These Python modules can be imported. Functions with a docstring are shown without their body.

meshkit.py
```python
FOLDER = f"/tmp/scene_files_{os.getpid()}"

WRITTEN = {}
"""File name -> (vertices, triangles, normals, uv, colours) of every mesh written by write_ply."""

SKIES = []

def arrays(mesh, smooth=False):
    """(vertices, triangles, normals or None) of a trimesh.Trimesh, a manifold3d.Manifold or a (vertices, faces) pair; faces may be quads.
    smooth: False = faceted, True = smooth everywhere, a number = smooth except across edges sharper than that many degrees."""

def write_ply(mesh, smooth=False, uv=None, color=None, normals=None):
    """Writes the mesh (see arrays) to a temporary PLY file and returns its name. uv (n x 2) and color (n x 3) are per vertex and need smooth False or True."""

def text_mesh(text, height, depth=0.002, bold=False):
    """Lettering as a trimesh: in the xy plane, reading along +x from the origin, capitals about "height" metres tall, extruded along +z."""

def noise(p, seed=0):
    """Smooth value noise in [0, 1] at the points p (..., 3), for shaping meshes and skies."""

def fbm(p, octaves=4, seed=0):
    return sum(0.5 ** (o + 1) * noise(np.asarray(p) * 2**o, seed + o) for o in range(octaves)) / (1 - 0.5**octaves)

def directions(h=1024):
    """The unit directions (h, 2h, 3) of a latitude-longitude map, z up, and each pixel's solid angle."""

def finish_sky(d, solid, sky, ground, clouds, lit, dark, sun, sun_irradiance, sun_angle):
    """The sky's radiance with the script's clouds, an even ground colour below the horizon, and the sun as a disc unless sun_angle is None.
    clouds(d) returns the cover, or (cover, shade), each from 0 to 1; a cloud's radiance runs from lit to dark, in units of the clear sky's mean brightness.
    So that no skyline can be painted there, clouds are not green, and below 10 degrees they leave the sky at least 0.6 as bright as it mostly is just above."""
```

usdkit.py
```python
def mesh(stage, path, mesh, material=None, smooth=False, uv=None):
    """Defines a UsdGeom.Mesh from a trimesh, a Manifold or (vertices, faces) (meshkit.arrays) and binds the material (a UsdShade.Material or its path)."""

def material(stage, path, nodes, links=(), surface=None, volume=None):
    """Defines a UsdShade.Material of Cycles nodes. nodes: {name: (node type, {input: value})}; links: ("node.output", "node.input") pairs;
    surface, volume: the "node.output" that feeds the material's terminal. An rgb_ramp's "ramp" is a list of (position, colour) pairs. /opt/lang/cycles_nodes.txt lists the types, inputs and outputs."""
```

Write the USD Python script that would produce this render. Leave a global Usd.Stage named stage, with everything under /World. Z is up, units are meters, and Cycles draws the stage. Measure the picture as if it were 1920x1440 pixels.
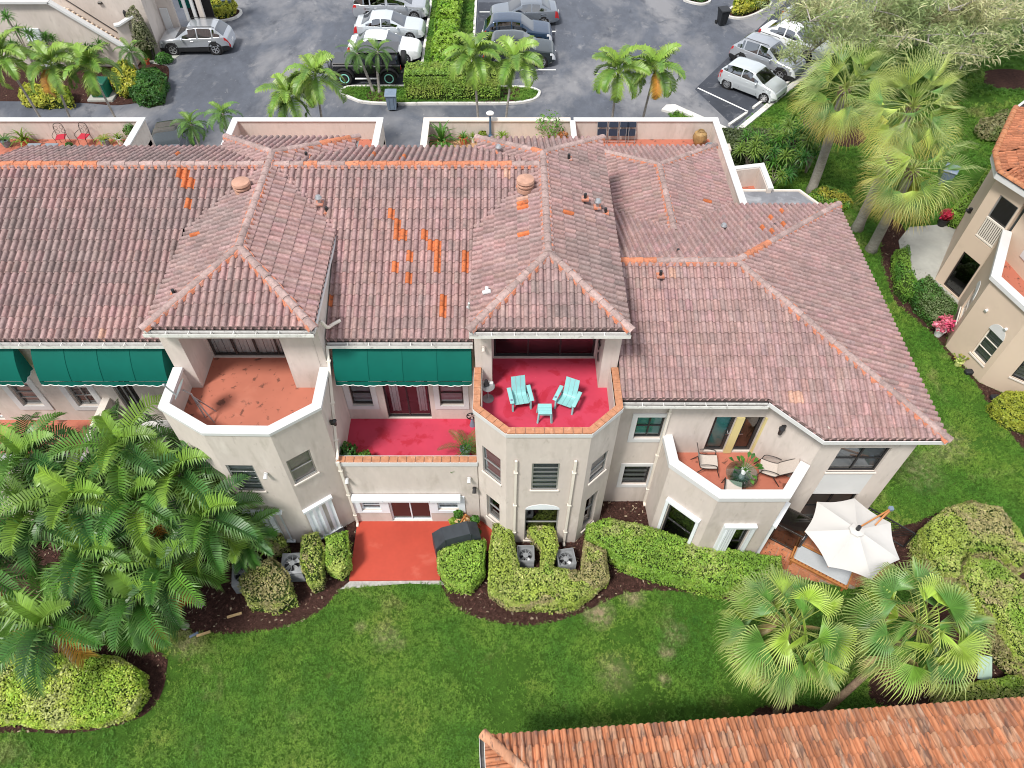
import math, random
import numpy as np
import trimesh
import usdkit, meshkit
from pxr import Usd, UsdGeom, UsdLux, UsdShade, Sdf, Gf, Vt
from shapely.geometry import Polygon, Point, LineString
from shapely.geometry.polygon import orient
from shapely.prepared import prep

stage = Usd.Stage.CreateInMemory()
UsdGeom.SetStageUpAxis(stage, 'Z')
UsdGeom.SetStageMetersPerUnit(stage, 1.0)
World = UsdGeom.Xform.Define(stage, '/World')
stage.SetDefaultPrim(World.GetPrim())
UsdGeom.Scope.Define(stage, '/World/Looks')
RNG = np.random.default_rng(7)
PI = math.pi

# ------------------------------------------------------------------ camera, sky, sun, exposure
EYE = 22.5                      # metres above the lawn
PITCH = math.radians(50.75)
FPX, CX, CY = 1360.0, 948.0, 720.0
cam = UsdGeom.Camera.Define(stage, '/World/camera')
cam.CreateProjectionAttr('perspective')
cam.CreateHorizontalApertureAttr(36.0)
cam.CreateVerticalApertureAttr(27.0)
cam.CreateFocalLengthAttr(36.0 * FPX / 1920.0)
cam.CreateHorizontalApertureOffsetAttr(36.0 * (960 - CX) / 1920.0)
cam.CreateClippingRangeAttr(Gf.Vec2f(0.1, 5000))
cam.AddTranslateOp().Set(Gf.Vec3d(0, 0, EYE))
cam.AddRotateXOp().Set(90 - math.degrees(PITCH))
EXPOSURE = 1.46
cam.CreateExposureAttr(EXPOSURE)

SUN_EL, SUN_AZ = math.radians(58), math.radians(222)       # azimuth from +y towards +x
sdir = np.array([math.cos(SUN_EL) * math.sin(SUN_AZ), math.cos(SUN_EL) * math.cos(SUN_AZ), math.sin(SUN_EL)])
sky_mat = usdkit.material(stage, '/World/Looks/sky_light', {
    'tc': ('texture_coordinate', {}),
    'sky': ('sky_texture', {'sky_type': 'single_scattering', 'sun_disc': False, 'sun_elevation': SUN_EL, 'sun_rotation': SUN_AZ,
                            'altitude': 10.0, 'air_density': 1.0, 'aerosol_density': 1.5, 'ozone_density': 1.0}),
    'n': ('noise_texture', {'scale': 3.0, 'detail': 5.0, 'roughness': 0.55}),
    'm': ('map_range', {'from_min': 0.32, 'from_max': 0.66, 'to_min': 0.55, 'to_max': 0.95, 'clamp': True}),
    'mx': ('mix_color', {'b': (5.6, 5.7, 5.95), 'use_clamp': False}),
    'bg': ('background_shader', {'strength': 0.07})},
    [('tc.generated', 'n.vector'), ('n.fac', 'm.value'), ('m.result', 'mx.fac'), ('sky.color', 'mx.a'), ('mx.result', 'bg.color')], surface='bg.background')
dome = UsdLux.DomeLight.Define(stage, '/World/sky')
UsdShade.MaterialBindingAPI.Apply(dome.GetPrim()).Bind(sky_mat)
dome.GetPrim().SetCustomDataByKey('kind', 'structure')
sun = UsdLux.DistantLight.Define(stage, '/World/sun')
sun.CreateIntensityAttr(0.4)
sun.CreateAngleAttr(11.0)
sun.CreateColorAttr(Gf.Vec3f(1.0, 0.96, 0.9))
sun.CreateNormalizeAttr(True)
_z = sdir / np.linalg.norm(sdir)
_x = np.cross([0, 0, 1.0], _z); _x /= np.linalg.norm(_x)
_y = np.cross(_z, _x)
sun.AddTransformOp().Set(Gf.Matrix4d(*_x, 0, *_y, 0, *_z, 0, 0, 0, 30, 1))

# ------------------------------------------------------------------ survey: where a sight line meets a known level or wall
_s, _c = math.sin(PITCH), math.cos(PITCH)
def sight(u, v):
    x, y = (u - CX) / FPX, (CY - v) / FPX
    return np.array([x, _c + y * _s, -_s + y * _c])
def at(u, v, z=None, y=None, x=None):
    d = sight(u, v)
    t = (z - EYE) / d[2] if z is not None else y / d[1] if y is not None else x / d[0]
    return np.array([0, 0, EYE]) + t * d
def on_plane(u, v, p0, n):
    d = sight(u, v); o = np.array([0, 0, EYE]); n = np.asarray(n, float)
    return o + d * (np.dot(np.asarray(p0) - o, n) / np.dot(d, n))
def pxm(p):
    """photograph pixels per metre at p"""
    return FPX / (p[1] * _c - (p[2] - EYE) * _s)

# ------------------------------------------------------------------ names, things, parts
_used = {}
def numbered(path):
    n = _used.get(path, 0); _used[path] = n + 1
    return path if n == 0 else f'{path}_{n:03d}'
LOC = {'/World': np.zeros(3)}
def data(prim, **kw):
    for k, v in kw.items():
        if v: prim.SetCustomDataByKey(k, v)
def thing(name, label, cat, loc=(0, 0, 0), group=None, kind=None):
    p = numbered('/World/' + name)
    x = UsdGeom.Xform.Define(stage, p)
    loc = np.asarray(loc, float); LOC[p] = loc
    x.AddTranslateOp().Set(Gf.Vec3d(*map(float, loc)))
    data(x.GetPrim(), label=label, category=cat, group=group, kind=kind)
    return p
def part(name, mb, m, parent='/World', smooth=False, label=None, kind=None, cat=None, group=None):
    if not mb.v: return None
    p = numbered(f'{parent}/{name}')
    off = LOC[parent]; LOC[p] = off
    v, f, t = mb.arrays()
    g = usdkit.mesh(stage, p, (v - off, f), M[m], smooth=smooth)
    if t is not None:
        if smooth is not False and smooth is not True: raise ValueError('tint needs plain smoothing')
        UsdGeom.PrimvarsAPI(g).CreatePrimvar('tint', Sdf.ValueTypeNames.Color3fArray, 'vertex').Set(Vt.Vec3fArray.FromNumpy(t.astype(np.float32)))
    g.CreateDoubleSidedAttr(True)
    data(g.GetPrim(), label=label, kind=kind, category=cat, group=group)
    return p
def single(name, mb, m, label, cat, smooth=False, group=None):
    return part(name, mb, m, '/World', smooth, label, None, cat, group)
def structure(name, mb, m, label=None, smooth=False):
    return part(name, mb, m, '/World', smooth, label, 'structure')

# ------------------------------------------------------------------ mesh builder
def rotz(a):
    c, s = math.cos(a), math.sin(a)
    return np.array([[c, -s, 0], [s, c, 0], [0, 0, 1.0]])
def unit(v):
    v = np.asarray(v, float); return v / (np.linalg.norm(v) + 1e-12)
def frame_of(d):
    d = unit(d); a = np.array([0, 0, 1.0]) if abs(d[2]) < 0.95 else np.array([1.0, 0, 0])
    x = unit(np.cross(a, d)); return x, np.cross(d, x), d
BOXV = np.array([[x, y, z] for x in (-.5, .5) for y in (-.5, .5) for z in (-.5, .5)])
BOXF = np.array([[0, 1, 3], [0, 3, 2], [4, 6, 7], [4, 7, 5], [0, 4, 5], [0, 5, 1], [2, 3, 7], [2, 7, 6], [0, 2, 6], [0, 6, 4], [1, 5, 7], [1, 7, 3]])
class MB:
    def __init__(self): self.v, self.f, self.t, self.n = [], [], [], 0
    def add(self, v, f, tint=None):
        v = np.asarray(v, float); f = np.asarray(f, int)
        if f.ndim == 2 and f.shape[1] == 4: f = np.vstack([f[:, [0, 1, 2]], f[:, [0, 2, 3]]])
        self.v.append(v); self.f.append(f + self.n); self.n += len(v)
        if tint is not None: self.t.append(np.broadcast_to(np.asarray(tint, float), (len(v), 3)))
        return self
    def arrays(self):
        return np.vstack(self.v), np.vstack(self.f), (np.vstack(self.t) if self.t else None)
    def tm(self, m, tint=None): return self.add(m.vertices, m.faces, tint)
    def box(self, c, s, rz=0.0, tint=None):
        return self.add((BOXV * np.asarray(s, float)) @ rotz(rz).T + np.asarray(c, float), BOXF, tint)
    def lohi(self, lo, hi, tint=None):
        lo, hi = np.asarray(lo, float), np.asarray(hi, float)
        return self.box((lo + hi) / 2, np.abs(hi - lo), 0, tint)
    def bar(self, p, q, w, h=None, tint=None, up=(0, 0, 1)):
        """a box beam from p to q, w across and h thick towards up"""
        p, q = np.asarray(p, float), np.asarray(q, float); h = w if h is None else h
        d = q - p; L = np.linalg.norm(d); d = d / L
        x = np.cross(d, up)
        if np.linalg.norm(x) < 1e-4: x = np.cross(d, [1, 0, 0])
        x = unit(x); z = np.cross(x, d)
        v = BOXV * np.array([w, L, h])
        return self.add(v @ np.stack([x, d, z]) + (p + q) / 2, BOXF, tint)
    def tube(self, pts, r, n=8, cap=True, tint=None):
        p = np.asarray(pts, float); k = len(p); r = np.broadcast_to(np.asarray(r, float), (k,))
        t = np.gradient(p, axis=0); t /= np.linalg.norm(t, axis=1, keepdims=True) + 1e-12
        a0 = frame_of(t[0])[0]; A = []
        for i in range(k):
            a0 = unit(a0 - t[i] * np.dot(a0, t[i])); A.append(a0)
        A = np.array(A); B = np.cross(t, A); ang = np.arange(n) * 2 * PI / n
        v = p[:, None] + r[:, None, None] * (np.cos(ang)[None, :, None] * A[:, None] + np.sin(ang)[None, :, None] * B[:, None])
        i, j = np.meshgrid(np.arange(k - 1), np.arange(n), indexing='ij')
        q = np.stack([i * n + j, i * n + (j + 1) % n, (i + 1) * n + (j + 1) % n, (i + 1) * n + j], -1).reshape(-1, 4)
        v = v.reshape(-1, 3); f = np.vstack([q[:, [0, 1, 2]], q[:, [0, 2, 3]]])
        if cap:
            v = np.vstack([v, p[0], p[-1]]); a, b = k * n, k * n + 1; j = np.arange(n)
            f = np.vstack([f, np.stack([np.full(n, a), (j + 1) % n, j], 1), np.stack([np.full(n, b), (k - 1) * n + j, (k - 1) * n + (j + 1) % n], 1)])
        return self.add(v, f, tint)
    def cyl(self, p, q, r0, r1=None, n=16, tint=None): return self.tube([p, q], [r0, r0 if r1 is None else r1], n, True, tint)
    def lathe(self, c, prof, n=20, tint=None):
        """prof: (radius, z) pairs"""
        prof = np.asarray(prof, float); k = len(prof); ang = np.arange(n) * 2 * PI / n
        v = np.stack([prof[:, None, 0] * np.cos(ang), prof[:, None, 0] * np.sin(ang), np.broadcast_to(prof[:, None, 1], (k, n))], -1).reshape(-1, 3) + np.asarray(c, float)
        i, j = np.meshgrid(np.arange(k - 1), np.arange(n), indexing='ij')
        q = np.stack([i * n + j, i * n + (j + 1) % n, (i + 1) * n + (j + 1) % n, (i + 1) * n + j], -1).reshape(-1, 4)
        return self.add(v, q, tint)
    def ball(self, c, r, tint=None, sub=2):
        s = trimesh.creation.icosphere(sub); return self.add(s.vertices * np.asarray(r, float) + np.asarray(c, float), s.faces, tint)
    def prism(self, poly, z0, z1, tint=None):
        """upright prism over a ground polygon (shapely, or a list of points)"""
        P = poly if isinstance(poly, Polygon) else Polygon(poly)
        for g in getattr(P.buffer(0), 'geoms', [P.buffer(0)]):
            m = trimesh.creation.extrude_polygon(g, z1 - z0, engine='earcut')
            self.add(m.vertices + [0, 0, z0], m.faces, tint)
        return self
    def sheet(self, poly, z):
        P = poly if isinstance(poly, Polygon) else Polygon(poly)
        for g in getattr(P.buffer(0), 'geoms', [P.buffer(0)]):
            v, f = trimesh.creation.triangulate_polygon(orient(g), engine='earcut')
            self.add(np.column_stack([v, np.full(len(v), z)]), f)
        return self
    def quad(self, a, b, c, d, tint=None): return self.add([a, b, c, d], [[0, 1, 2, 3]], tint)
    def rbox(self, lo, hi, r=0.02, tint=None):
        """box with chamfered edges"""
        lo, hi = np.asarray(lo, float), np.asarray(hi, float); r = min(r, (hi - lo).min() * 0.49); pts = []
        for k in range(3):
            s = np.array([r, r, r]); s[k] = 0
            a, b = lo + s, hi - s
            pts += [[x, y, z] for x in (a[0], b[0]) for y in (a[1], b[1]) for z in (a[2], b[2])]
        h = trimesh.convex.convex_hull(np.array(pts)); return self.add(h.vertices, h.faces, tint)
    def move(self, R=None, t=(0, 0, 0), i0=0):
        for k in range(i0, len(self.v)):
            self.v[k] = (self.v[k] @ (np.eye(3) if R is None else R).T) + np.asarray(t, float)
        return self
def spline(pts, n):
    p = np.asarray(pts, float); k = len(p)
    if k < 3: return np.linspace(p[0], p[-1], n)
    P = np.vstack([2 * p[0] - p[1], p, 2 * p[-1] - p[-2]]); out = []
    for t in np.linspace(0, k - 1 - 1e-9, n):
        i = int(t); x = t - i; a, b, c, d = P[i:i + 4]
        out.append(0.5 * ((2 * b) + (c - a) * x + (2 * a - 5 * b + 4 * c - d) * x * x + (3 * b - a - 3 * c + d) * x ** 3))
    return np.array(out)
def closed_spline(pts, n):
    p = np.asarray(pts, float)
    q = spline(np.vstack([p[-2:], p, p[:2]]), (len(p) + 3) * 40 + 1)
    q = q[80:-80]
    return q[np.linspace(0, len(q) - 1, n).astype(int)]

# ------------------------------------------------------------------ materials
M = {}
def mat(name, base=(.5, .5, .5), rough=.7, var=(), stain=(), bump=None, metal=0.0, spec=.4, transl=None, coat=0.0, stretch=None, worn=None):
    """base: a colour, or 'tint' for the mesh's own; var: (noise scale, darkest, brightest) factors; stain: (scale, from, to, colour, most); bump: (scale, strength)"""
    n = {'g': ('geometry', {}), 'p': ('principled_bsdf', {'roughness': rough, 'metallic': metal, 'specular_ior_level': spec, 'coat_weight': coat})}
    l = []
    pos = 'g.position'
    if stretch:
        n['mp'] = ('mapping', {'scale': stretch}); l.append((pos, 'mp.vector')); pos = 'mp.vector'
    if base == 'tint':
        n['b'] = ('attribute', {'attribute': 'tint'}); cur = 'b.color'
    else:
        n['b'] = ('color', {'value': base}); cur = 'b.color'
    for i, (sc, lo, hi) in enumerate(var):
        n[f'n{i}'] = ('noise_texture', {'scale': sc, 'detail': 4.0, 'roughness': .6})
        n[f'r{i}'] = ('map_range', {'from_min': .3, 'from_max': .7, 'to_min': lo, 'to_max': hi, 'clamp': True})
        n[f'm{i}'] = ('mix_color', {'blend_type': 'multiply', 'fac': 1.0, 'use_clamp': False})
        l += [(pos, f'n{i}.vector'), (f'n{i}.fac', f'r{i}.value'), (cur, f'm{i}.a'), (f'r{i}.result', f'm{i}.b')]; cur = f'm{i}.result'
    for i, (sc, a, b, col, most) in enumerate(stain):
        n[f's{i}'] = ('noise_texture', {'scale': sc, 'detail': 6.0, 'roughness': .62, 'distortion': .4})
        n[f'so{i}'] = ('vector_math', {'math_type': 'add', 'vector2': (17.3 * (i + 1), 5.1 * i + 3, 2.7 * i)})
        n[f't{i}'] = ('map_range', {'from_min': a, 'from_max': b, 'to_min': 0.0, 'to_max': most, 'clamp': True})
        n[f'x{i}'] = ('mix_color', {'b': col, 'use_clamp': False})
        l += [(pos, f'so{i}.vector1'), (f'so{i}.vector', f's{i}.vector'), (f's{i}.fac', f't{i}.value'), (f't{i}.result', f'x{i}.fac'), (cur, f'x{i}.a')]; cur = f'x{i}.result'
    if worn: cur = worn_nodes(n, l, cur, worn)
    l.append((cur, 'p.base_color'))
    if bump:
        n['bn'] = ('noise_texture', {'scale': bump[0], 'detail': 5.0, 'roughness': .6})
        n['bu'] = ('bump', {'strength': bump[1], 'distance': bump[2] if len(bump) > 2 else .02})
        l += [(pos, 'bn.vector'), ('bn.fac', 'bu.height'), ('bu.normal', 'p.normal')]
    out = 'p.BSDF'
    if transl:
        n['tr'] = ('translucent_bsdf', {}); n['mc'] = ('mix_closure', {'fac': transl})
        l += [(cur, 'tr.color'), ('p.BSDF', 'mc.closure1'), ('tr.BSDF', 'mc.closure2')]; out = 'mc.closure'
    M[name] = usdkit.material(stage, '/World/Looks/' + name, n, l, surface=out)
def glass_mat(name, tintc, gloss=.05, base=.06, boost=1.0):
    M[name] = usdkit.material(stage, '/World/Looks/' + name, {
        'f': ('fresnel', {'IOR': 1.55}), 'mr': ('map_range', {'from_min': 0.0, 'from_max': 1.0, 'to_min': base, 'to_max': boost}),
        't': ('transparent_bsdf', {'color': tintc}), 'g': ('glossy_bsdf', {'color': (.95, .97, 1), 'roughness': gloss}), 'm': ('mix_closure', {})},
        [('f.fac', 'mr.value'), ('mr.result', 'm.fac'), ('t.BSDF', 'm.closure1'), ('g.BSDF', 'm.closure2')], surface='m.closure')

WORN = [(2.95, 8.95, .5, .8), (4.1, 9.5, .4, .6), (4.95, 7.75, .28, .6), (4.75, 6.9, .22, .6), (3.3, 7.1, .6, .35), (-3.75, 8.2, .45, .4), (-3.3, 8.0, .25, .35), (-4.55, 8.5, .22, .4), (15.0, 14.3, .9, .3), (16.5, 15.5, .9, .35), (-9.9, 8.05, .5, .45), (5.3, 8.3, .4, .35)]
def worn_nodes(n, l, cur, col):
    n['wn'] = ('noise_texture', {'scale': 4.5, 'detail': 5.0, 'roughness': .65}); l.append(('g.position', 'wn.vector')); last = None
    for i, (x, y, r, a) in enumerate(WORN):
        n[f'wd{i}'] = ('vector_math', {'math_type': 'distance', 'vector2': (x, y, 0.0)}); n[f'wm{i}'] = ('map_range', {'from_min': r * 1.25, 'from_max': r * .15, 'to_min': 0.0, 'to_max': a, 'clamp': True}); l += [('g.position', f'wd{i}.vector1'), (f'wd{i}.value', f'wm{i}.value')]
        if last is None: last = f'wm{i}.result'
        else: n[f'wx{i}'] = ('math', {'math_type': 'maximum'}); l += [(last, f'wx{i}.value1'), (f'wm{i}.result', f'wx{i}.value2')]; last = f'wx{i}.value'
    n['wq'] = ('map_range', {'from_min': .36, 'from_max': .60, 'to_min': 0.0, 'to_max': 1.35, 'clamp': False}); n['wz'] = ('math', {'math_type': 'multiply', 'use_clamp': True}); n['wc'] = ('mix_color', {'b': col, 'use_clamp': False})
    l += [('wn.fac', 'wq.value'), (last, 'wz.value1'), ('wq.result', 'wz.value2'), ('wz.value', 'wc.fac'), (cur, 'wc.a')]; return 'wc.result'
mat('stucco', (.575, .51, .46), .85, var=[(.6, .93, 1.05), (5, .96, 1.03)], stain=[(1.3, .54, .74, (.40, .355, .30), .6), (.9, .58, .74, (.74, .68, .62), .55), (3.2, .63, .74, (.33, .29, .25), .45)], bump=(60, .25, .01), spec=.2, stretch=(1.7, 1.7, .55))
mat('stucco_pale', (.66, .60, .54), .85, var=[(.7, .92, 1.06)], stain=[(1.6, .55, .75, (.45, .41, .36), .45)], bump=(60, .25, .01), spec=.2)
mat('stucco_tan', (.60, .48, .375), .85, var=[(.5, .95, 1.04)], stain=[(1.1, .6, .78, (.45, .37, .29), .35)], bump=(60, .25, .01), spec=.2)
mat('white_paint', (.60, .60, .595), .6, var=[(1.5, .94, 1.02)], stain=[(5, .6, .75, (.5, .49, .45), .5)], spec=.3)
mat('shutter_white', (.76, .80, .83), .45, var=[(2, .93, 1.02)], spec=.4)
mat('cream_pipe', (.72, .66, .58), .5, var=[(2, .93, 1.03)])
mat('coping', (.43, .195, .105), .75, var=[(9, .78, 1.15)], stain=[(4, .55, .72, (.68, .42, .28), .6)], bump=(30, .2))
mat('tile_clay', 'tint', .82, var=[(2.2, .8, 1.12), (13, .74, 1.18)], stain=[(8.5, .55, .70, (.13, .11, .105), .58), (1.1, .58, .72, (.12, .10, .10), .3), (21, .63, .72, (.55, .48, .45), .5)], bump=(45, .35, .015), spec=.2)
mat('tile_orange', 'tint', .8, var=[(3, .85, 1.1), (14, .75, 1.15)], stain=[(5, .57, .66, (.13, .075, .06), .75), (16, .60, .69, (.08, .05, .045), .7)], bump=(45, .35, .015), spec=.2)
mat('tile_front', 'tint', .8, var=[(2, .85, 1.12), (9, .8, 1.15)], stain=[(7, .52, .64, (.13, .08, .065), .8), (3.1, .56, .68, (.52, .40, .31), .6), (16, .60, .68, (.07, .05, .045), .7)], bump=(45, .35, .015), spec=.2, stretch=(1, .22, 1))
mat('board_green', (.33, .46, .38), .6)
mat('mortar_orange', (.52, .19, .11), .85, var=[(6, .75, 1.15), (25, .8, 1.15)], stain=[(5, .47, .62, (.36, .255, .235), .9)], bump=(35, .7, .03), spec=.2)
mat('roof_deck', (.045, .036, .034), .95, var=[(8, .7, 1.2)], spec=.1)
mat('floor_magenta', (.49, .045, .085), .55, var=[(.8, .93, 1.06), (7, .96, 1.03)], stain=[(1.6, .54, .60, (.40, .018, .036), .75), (.7, .52, .7, (.52, .05, .10), .6), (14, .68, .74, (.62, .3, .3), .4)], spec=.3)
mat('floor_red', (.41, .058, .034), .5, var=[(.7, .92, 1.08), (9, .96, 1.04)], stain=[(1.0, .58, .72, (.50, .12, .08), .6), (18, .67, .74, (.35, .05, .03), .5)], spec=.35)
mat('floor_terracotta', (.41, .140, .092), .6, var=[(.8, .92, 1.08)], stain=[(1.9, .58, .68, (.34, .10, .07), .6), (3.4, .585, .64, (.12, .05, .036), .85), (1.1, .58, .75, (.48, .19, .13), .6)], spec=.3)
mat('canvas_green', (.0, .098, .074), .75, var=[(1.5, .93, 1.05)], stain=[(3.2, .64, .72, (.004, .05, .05), .75)], spec=.2)
mat('canvas_trim', (.75, .75, .72), .8)
mat('gutter', (.70, .69, .66), .5, var=[(4, .85, 1.05)], stain=[(6, .55, .7, (.2, .18, .16), .6)])
mat('bird_stop', (.20, .135, .125), .9, var=[(9, .7, 1.2)])
mat('gutter_inside', (.09, .085, .08), .8, var=[(9, .6, 1.3)])
mat('frame_dark', (.022, .021, .022), .4)
mat('frame_bronze', (.04, .034, .031), .4)
mat('frame_grey', (.33, .33, .32), .4, metal=.4)
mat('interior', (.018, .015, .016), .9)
mat('interior_brown', (.10, .055, .02), .8, var=[(3, .6, 1.3)])
mat('blind', (.60, .58, .56), .7, var=[(2, .9, 1.05)])
mat('blind_pink', (.55, .45, .43), .7, var=[(2, .9, 1.05)])
mat('blind_dark', (.36, .36, .38), .7, var=[(2, .85, 1.1)])
mat('curtain_teal', (.10, .42, .40), .8, var=[(3, .85, 1.1)])
mat('curtain_white', (.66, .67, .67), .8, var=[(3, .9, 1.05)])
mat('door_yellow', (.62, .52, .24), .6)
glass_mat('glass', (.86, .90, .90), .02, .05, .9)
glass_mat('glass_dark', (.25, .26, .27), .03, .06, .9)
glass_mat('glass_car', (.16, .20, .23), .02, .22, 1.0)
glass_mat('glass_table', (.80, .90, .88), .02, .10, 1.0)
mat('screen_mesh', (.022, .022, .026), .6)
mat('asphalt', (.088, .097, .118), .8, var=[(.5, .84, 1.14), (2.2, .9, 1.1), (40, .86, 1.14)],
    stain=[(.20, .47, .62, (.235, .232, .238), .75), (.55, .57, .70, (.048, .054, .07), .6), (1.1, .60, .74, (.30, .295, .295), .5), (.9, .62, .70, (.04, .046, .06), .55), (6, .66, .74, (.42, .41, .40), .5)], bump=(70, .3, .01), spec=.3, stretch=(1, .6, 1))
mat('asphalt_dark', (.042, .047, .06), .8, var=[(.5, .8, 1.2), (45, .85, 1.15)], stain=[(1.2, .56, .72, (.17, .175, .19), .7), (5, .66, .74, (.3, .3, .3), .5)], bump=(70, .3, .01), spec=.3)
mat('line_paint', (.80, .80, .78), .7, var=[(5, .85, 1.03)], stain=[(14, .6, .7, (.3, .3, .3), .5)])
mat('kerb', (.62, .60, .57), .8, var=[(1.5, .85, 1.1)], stain=[(3, .56, .7, (.22, .21, .2), .7)], bump=(50, .3, .01))
mat('concrete', (.34, .34, .31), .85, var=[(1.2, .88, 1.1), (9, .95, 1.04)], stain=[(.9, .56, .7, (.30, .31, .29), .6)], bump=(60, .2, .01))
mat('mulch', (.052, .026, .021), .95, var=[(9, .6, 1.5), (55, .45, 1.7)], stain=[(30, .66, .72, (.25, .19, .15), .7)], bump=(55, 1.0, .05), spec=.1)
mat('chip', 'tint', .9, spec=.1)
mat('soil_grass', (.052, .12, .016), .95, var=[(.5, .8, 1.2), (4, .8, 1.2), (26, .6, 1.45)], stain=[(.42, .585, .72, (.15, .14, .05), .65), (2.2, .63, .74, (.17, .15, .06), .6)], bump=(60, 1.0, .05), spec=.1, worn=(.34, .27, .17))
mat('leaf', 'tint', .45, var=[(1.6, .8, 1.2)], transl=.3, spec=.4)
mat('leaf_glossy', 'tint', .42, var=[(1.2, .75, 1.2)], transl=.10, spec=.4)
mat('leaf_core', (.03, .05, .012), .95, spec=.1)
mat('bark_grey', (.36, .33, .30), .9, var=[(4, .75, 1.2), (22, .75, 1.2)], bump=(30, .6, .03), stretch=(1, 1, 2.5), spec=.1)
mat('bark_brown', (.20, .145, .10), .9, var=[(4, .75, 1.2), (22, .7, 1.25)], bump=(30, .6, .03), spec=.1)
mat('twig', (.30, .26, .22), .9, var=[(6, .7, 1.2)], spec=.1)
mat('tyre', (.014, .014, .015), .75)
mat('alloy', (.62, .63, .64), .28, metal=.8)
mat('rim_teal', (.30, .72, .62), .35)
mat('black_paint', (.008, .008, .010), .12, coat=1.0)
mat('black_plastic', (.02, .02, .021), .55)
mat('silver_paint', (.46, .48, .51), .22, metal=.55, coat=1.0)
mat('silver_light', (.62, .66, .68), .22, metal=.45, coat=1.0)
mat('white_car', (.78, .80, .81), .2, coat=1.0)
mat('blue_grey_paint', (.06, .075, .10), .2, metal=.4, coat=1.0)
mat('navy_paint', (.022, .045, .085), .16, metal=.3, coat=1.0)
mat('green_black_paint', (.015, .024, .026), .16, metal=.3, coat=1.0)
mat('grey_paint', (.20, .225, .26), .2, metal=.5, coat=1.0)
mat('lamp_red', (.45, .012, .012), .2, coat=1.0)
mat('lamp_clear', (.70, .72, .74), .1, coat=1.0)
mat('chrome', (.75, .75, .76), .15, metal=1.0)
mat('metal_grey', (.42, .43, .44), .4, metal=.7, var=[(5, .85, 1.1)])
mat('ac_grey', (.24, .25, .26), .55, var=[(5, .85, 1.08)])
mat('ac_dark', (.03, .03, .032), .6)
mat('iron', (.02, .019, .018), .5)
mat('turquoise', (.26, .55, .55), .5, var=[(5, .93, 1.04)])
mat('sling', (.50, .44, .39), .8, var=[(20, .93, 1.05)])
mat('cushion_red', (.42, .02, .04), .8)
mat('cushion_grey', (.42, .44, .46), .85, var=[(30, .95, 1.04)])
mat('teak', (.42, .17, .05), .6, var=[(5, .8, 1.15)])
mat('pine_wood', (.58, .40, .20), .7, var=[(7, .8, 1.12)])
mat('umbrella_cloth', (.54, .525, .505), .85, var=[(1.2, .97, 1.02)])
mat('grill_cover', (.035, .042, .05), .5, var=[(4, .8, 1.2)])
mat('plastic_blue', (.16, .21, .28), .5, var=[(4, .9, 1.1)])
mat('plastic_black', (.018, .02, .023), .5)
mat('plastic_green', (.0, .085, .05), .5)
mat('pot_terracotta', (.45, .14, .06), .8, var=[(6, .8, 1.1)])
mat('pot_grey', (.20, .23, .26), .6)
mat('pot_white', (.76, .76, .75), .5)
mat('pot_green', (.015, .055, .045), .2, coat=.8)
mat('pot_ochre', (.40, .25, .11), .8, var=[(5, .6, 1.2)])
mat('pot_lime', (.55, .60, .22), .6)
mat('navy_plastic', (.018, .028, .05), .5)
mat('lamp_blue', (.05, .11, .19), .5)
mat('membrane', (.185, .19, .21), .8, var=[(1.2, .75, 1.2)], stain=[(.8, .54, .66, (.40, .41, .43), .6)])
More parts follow.
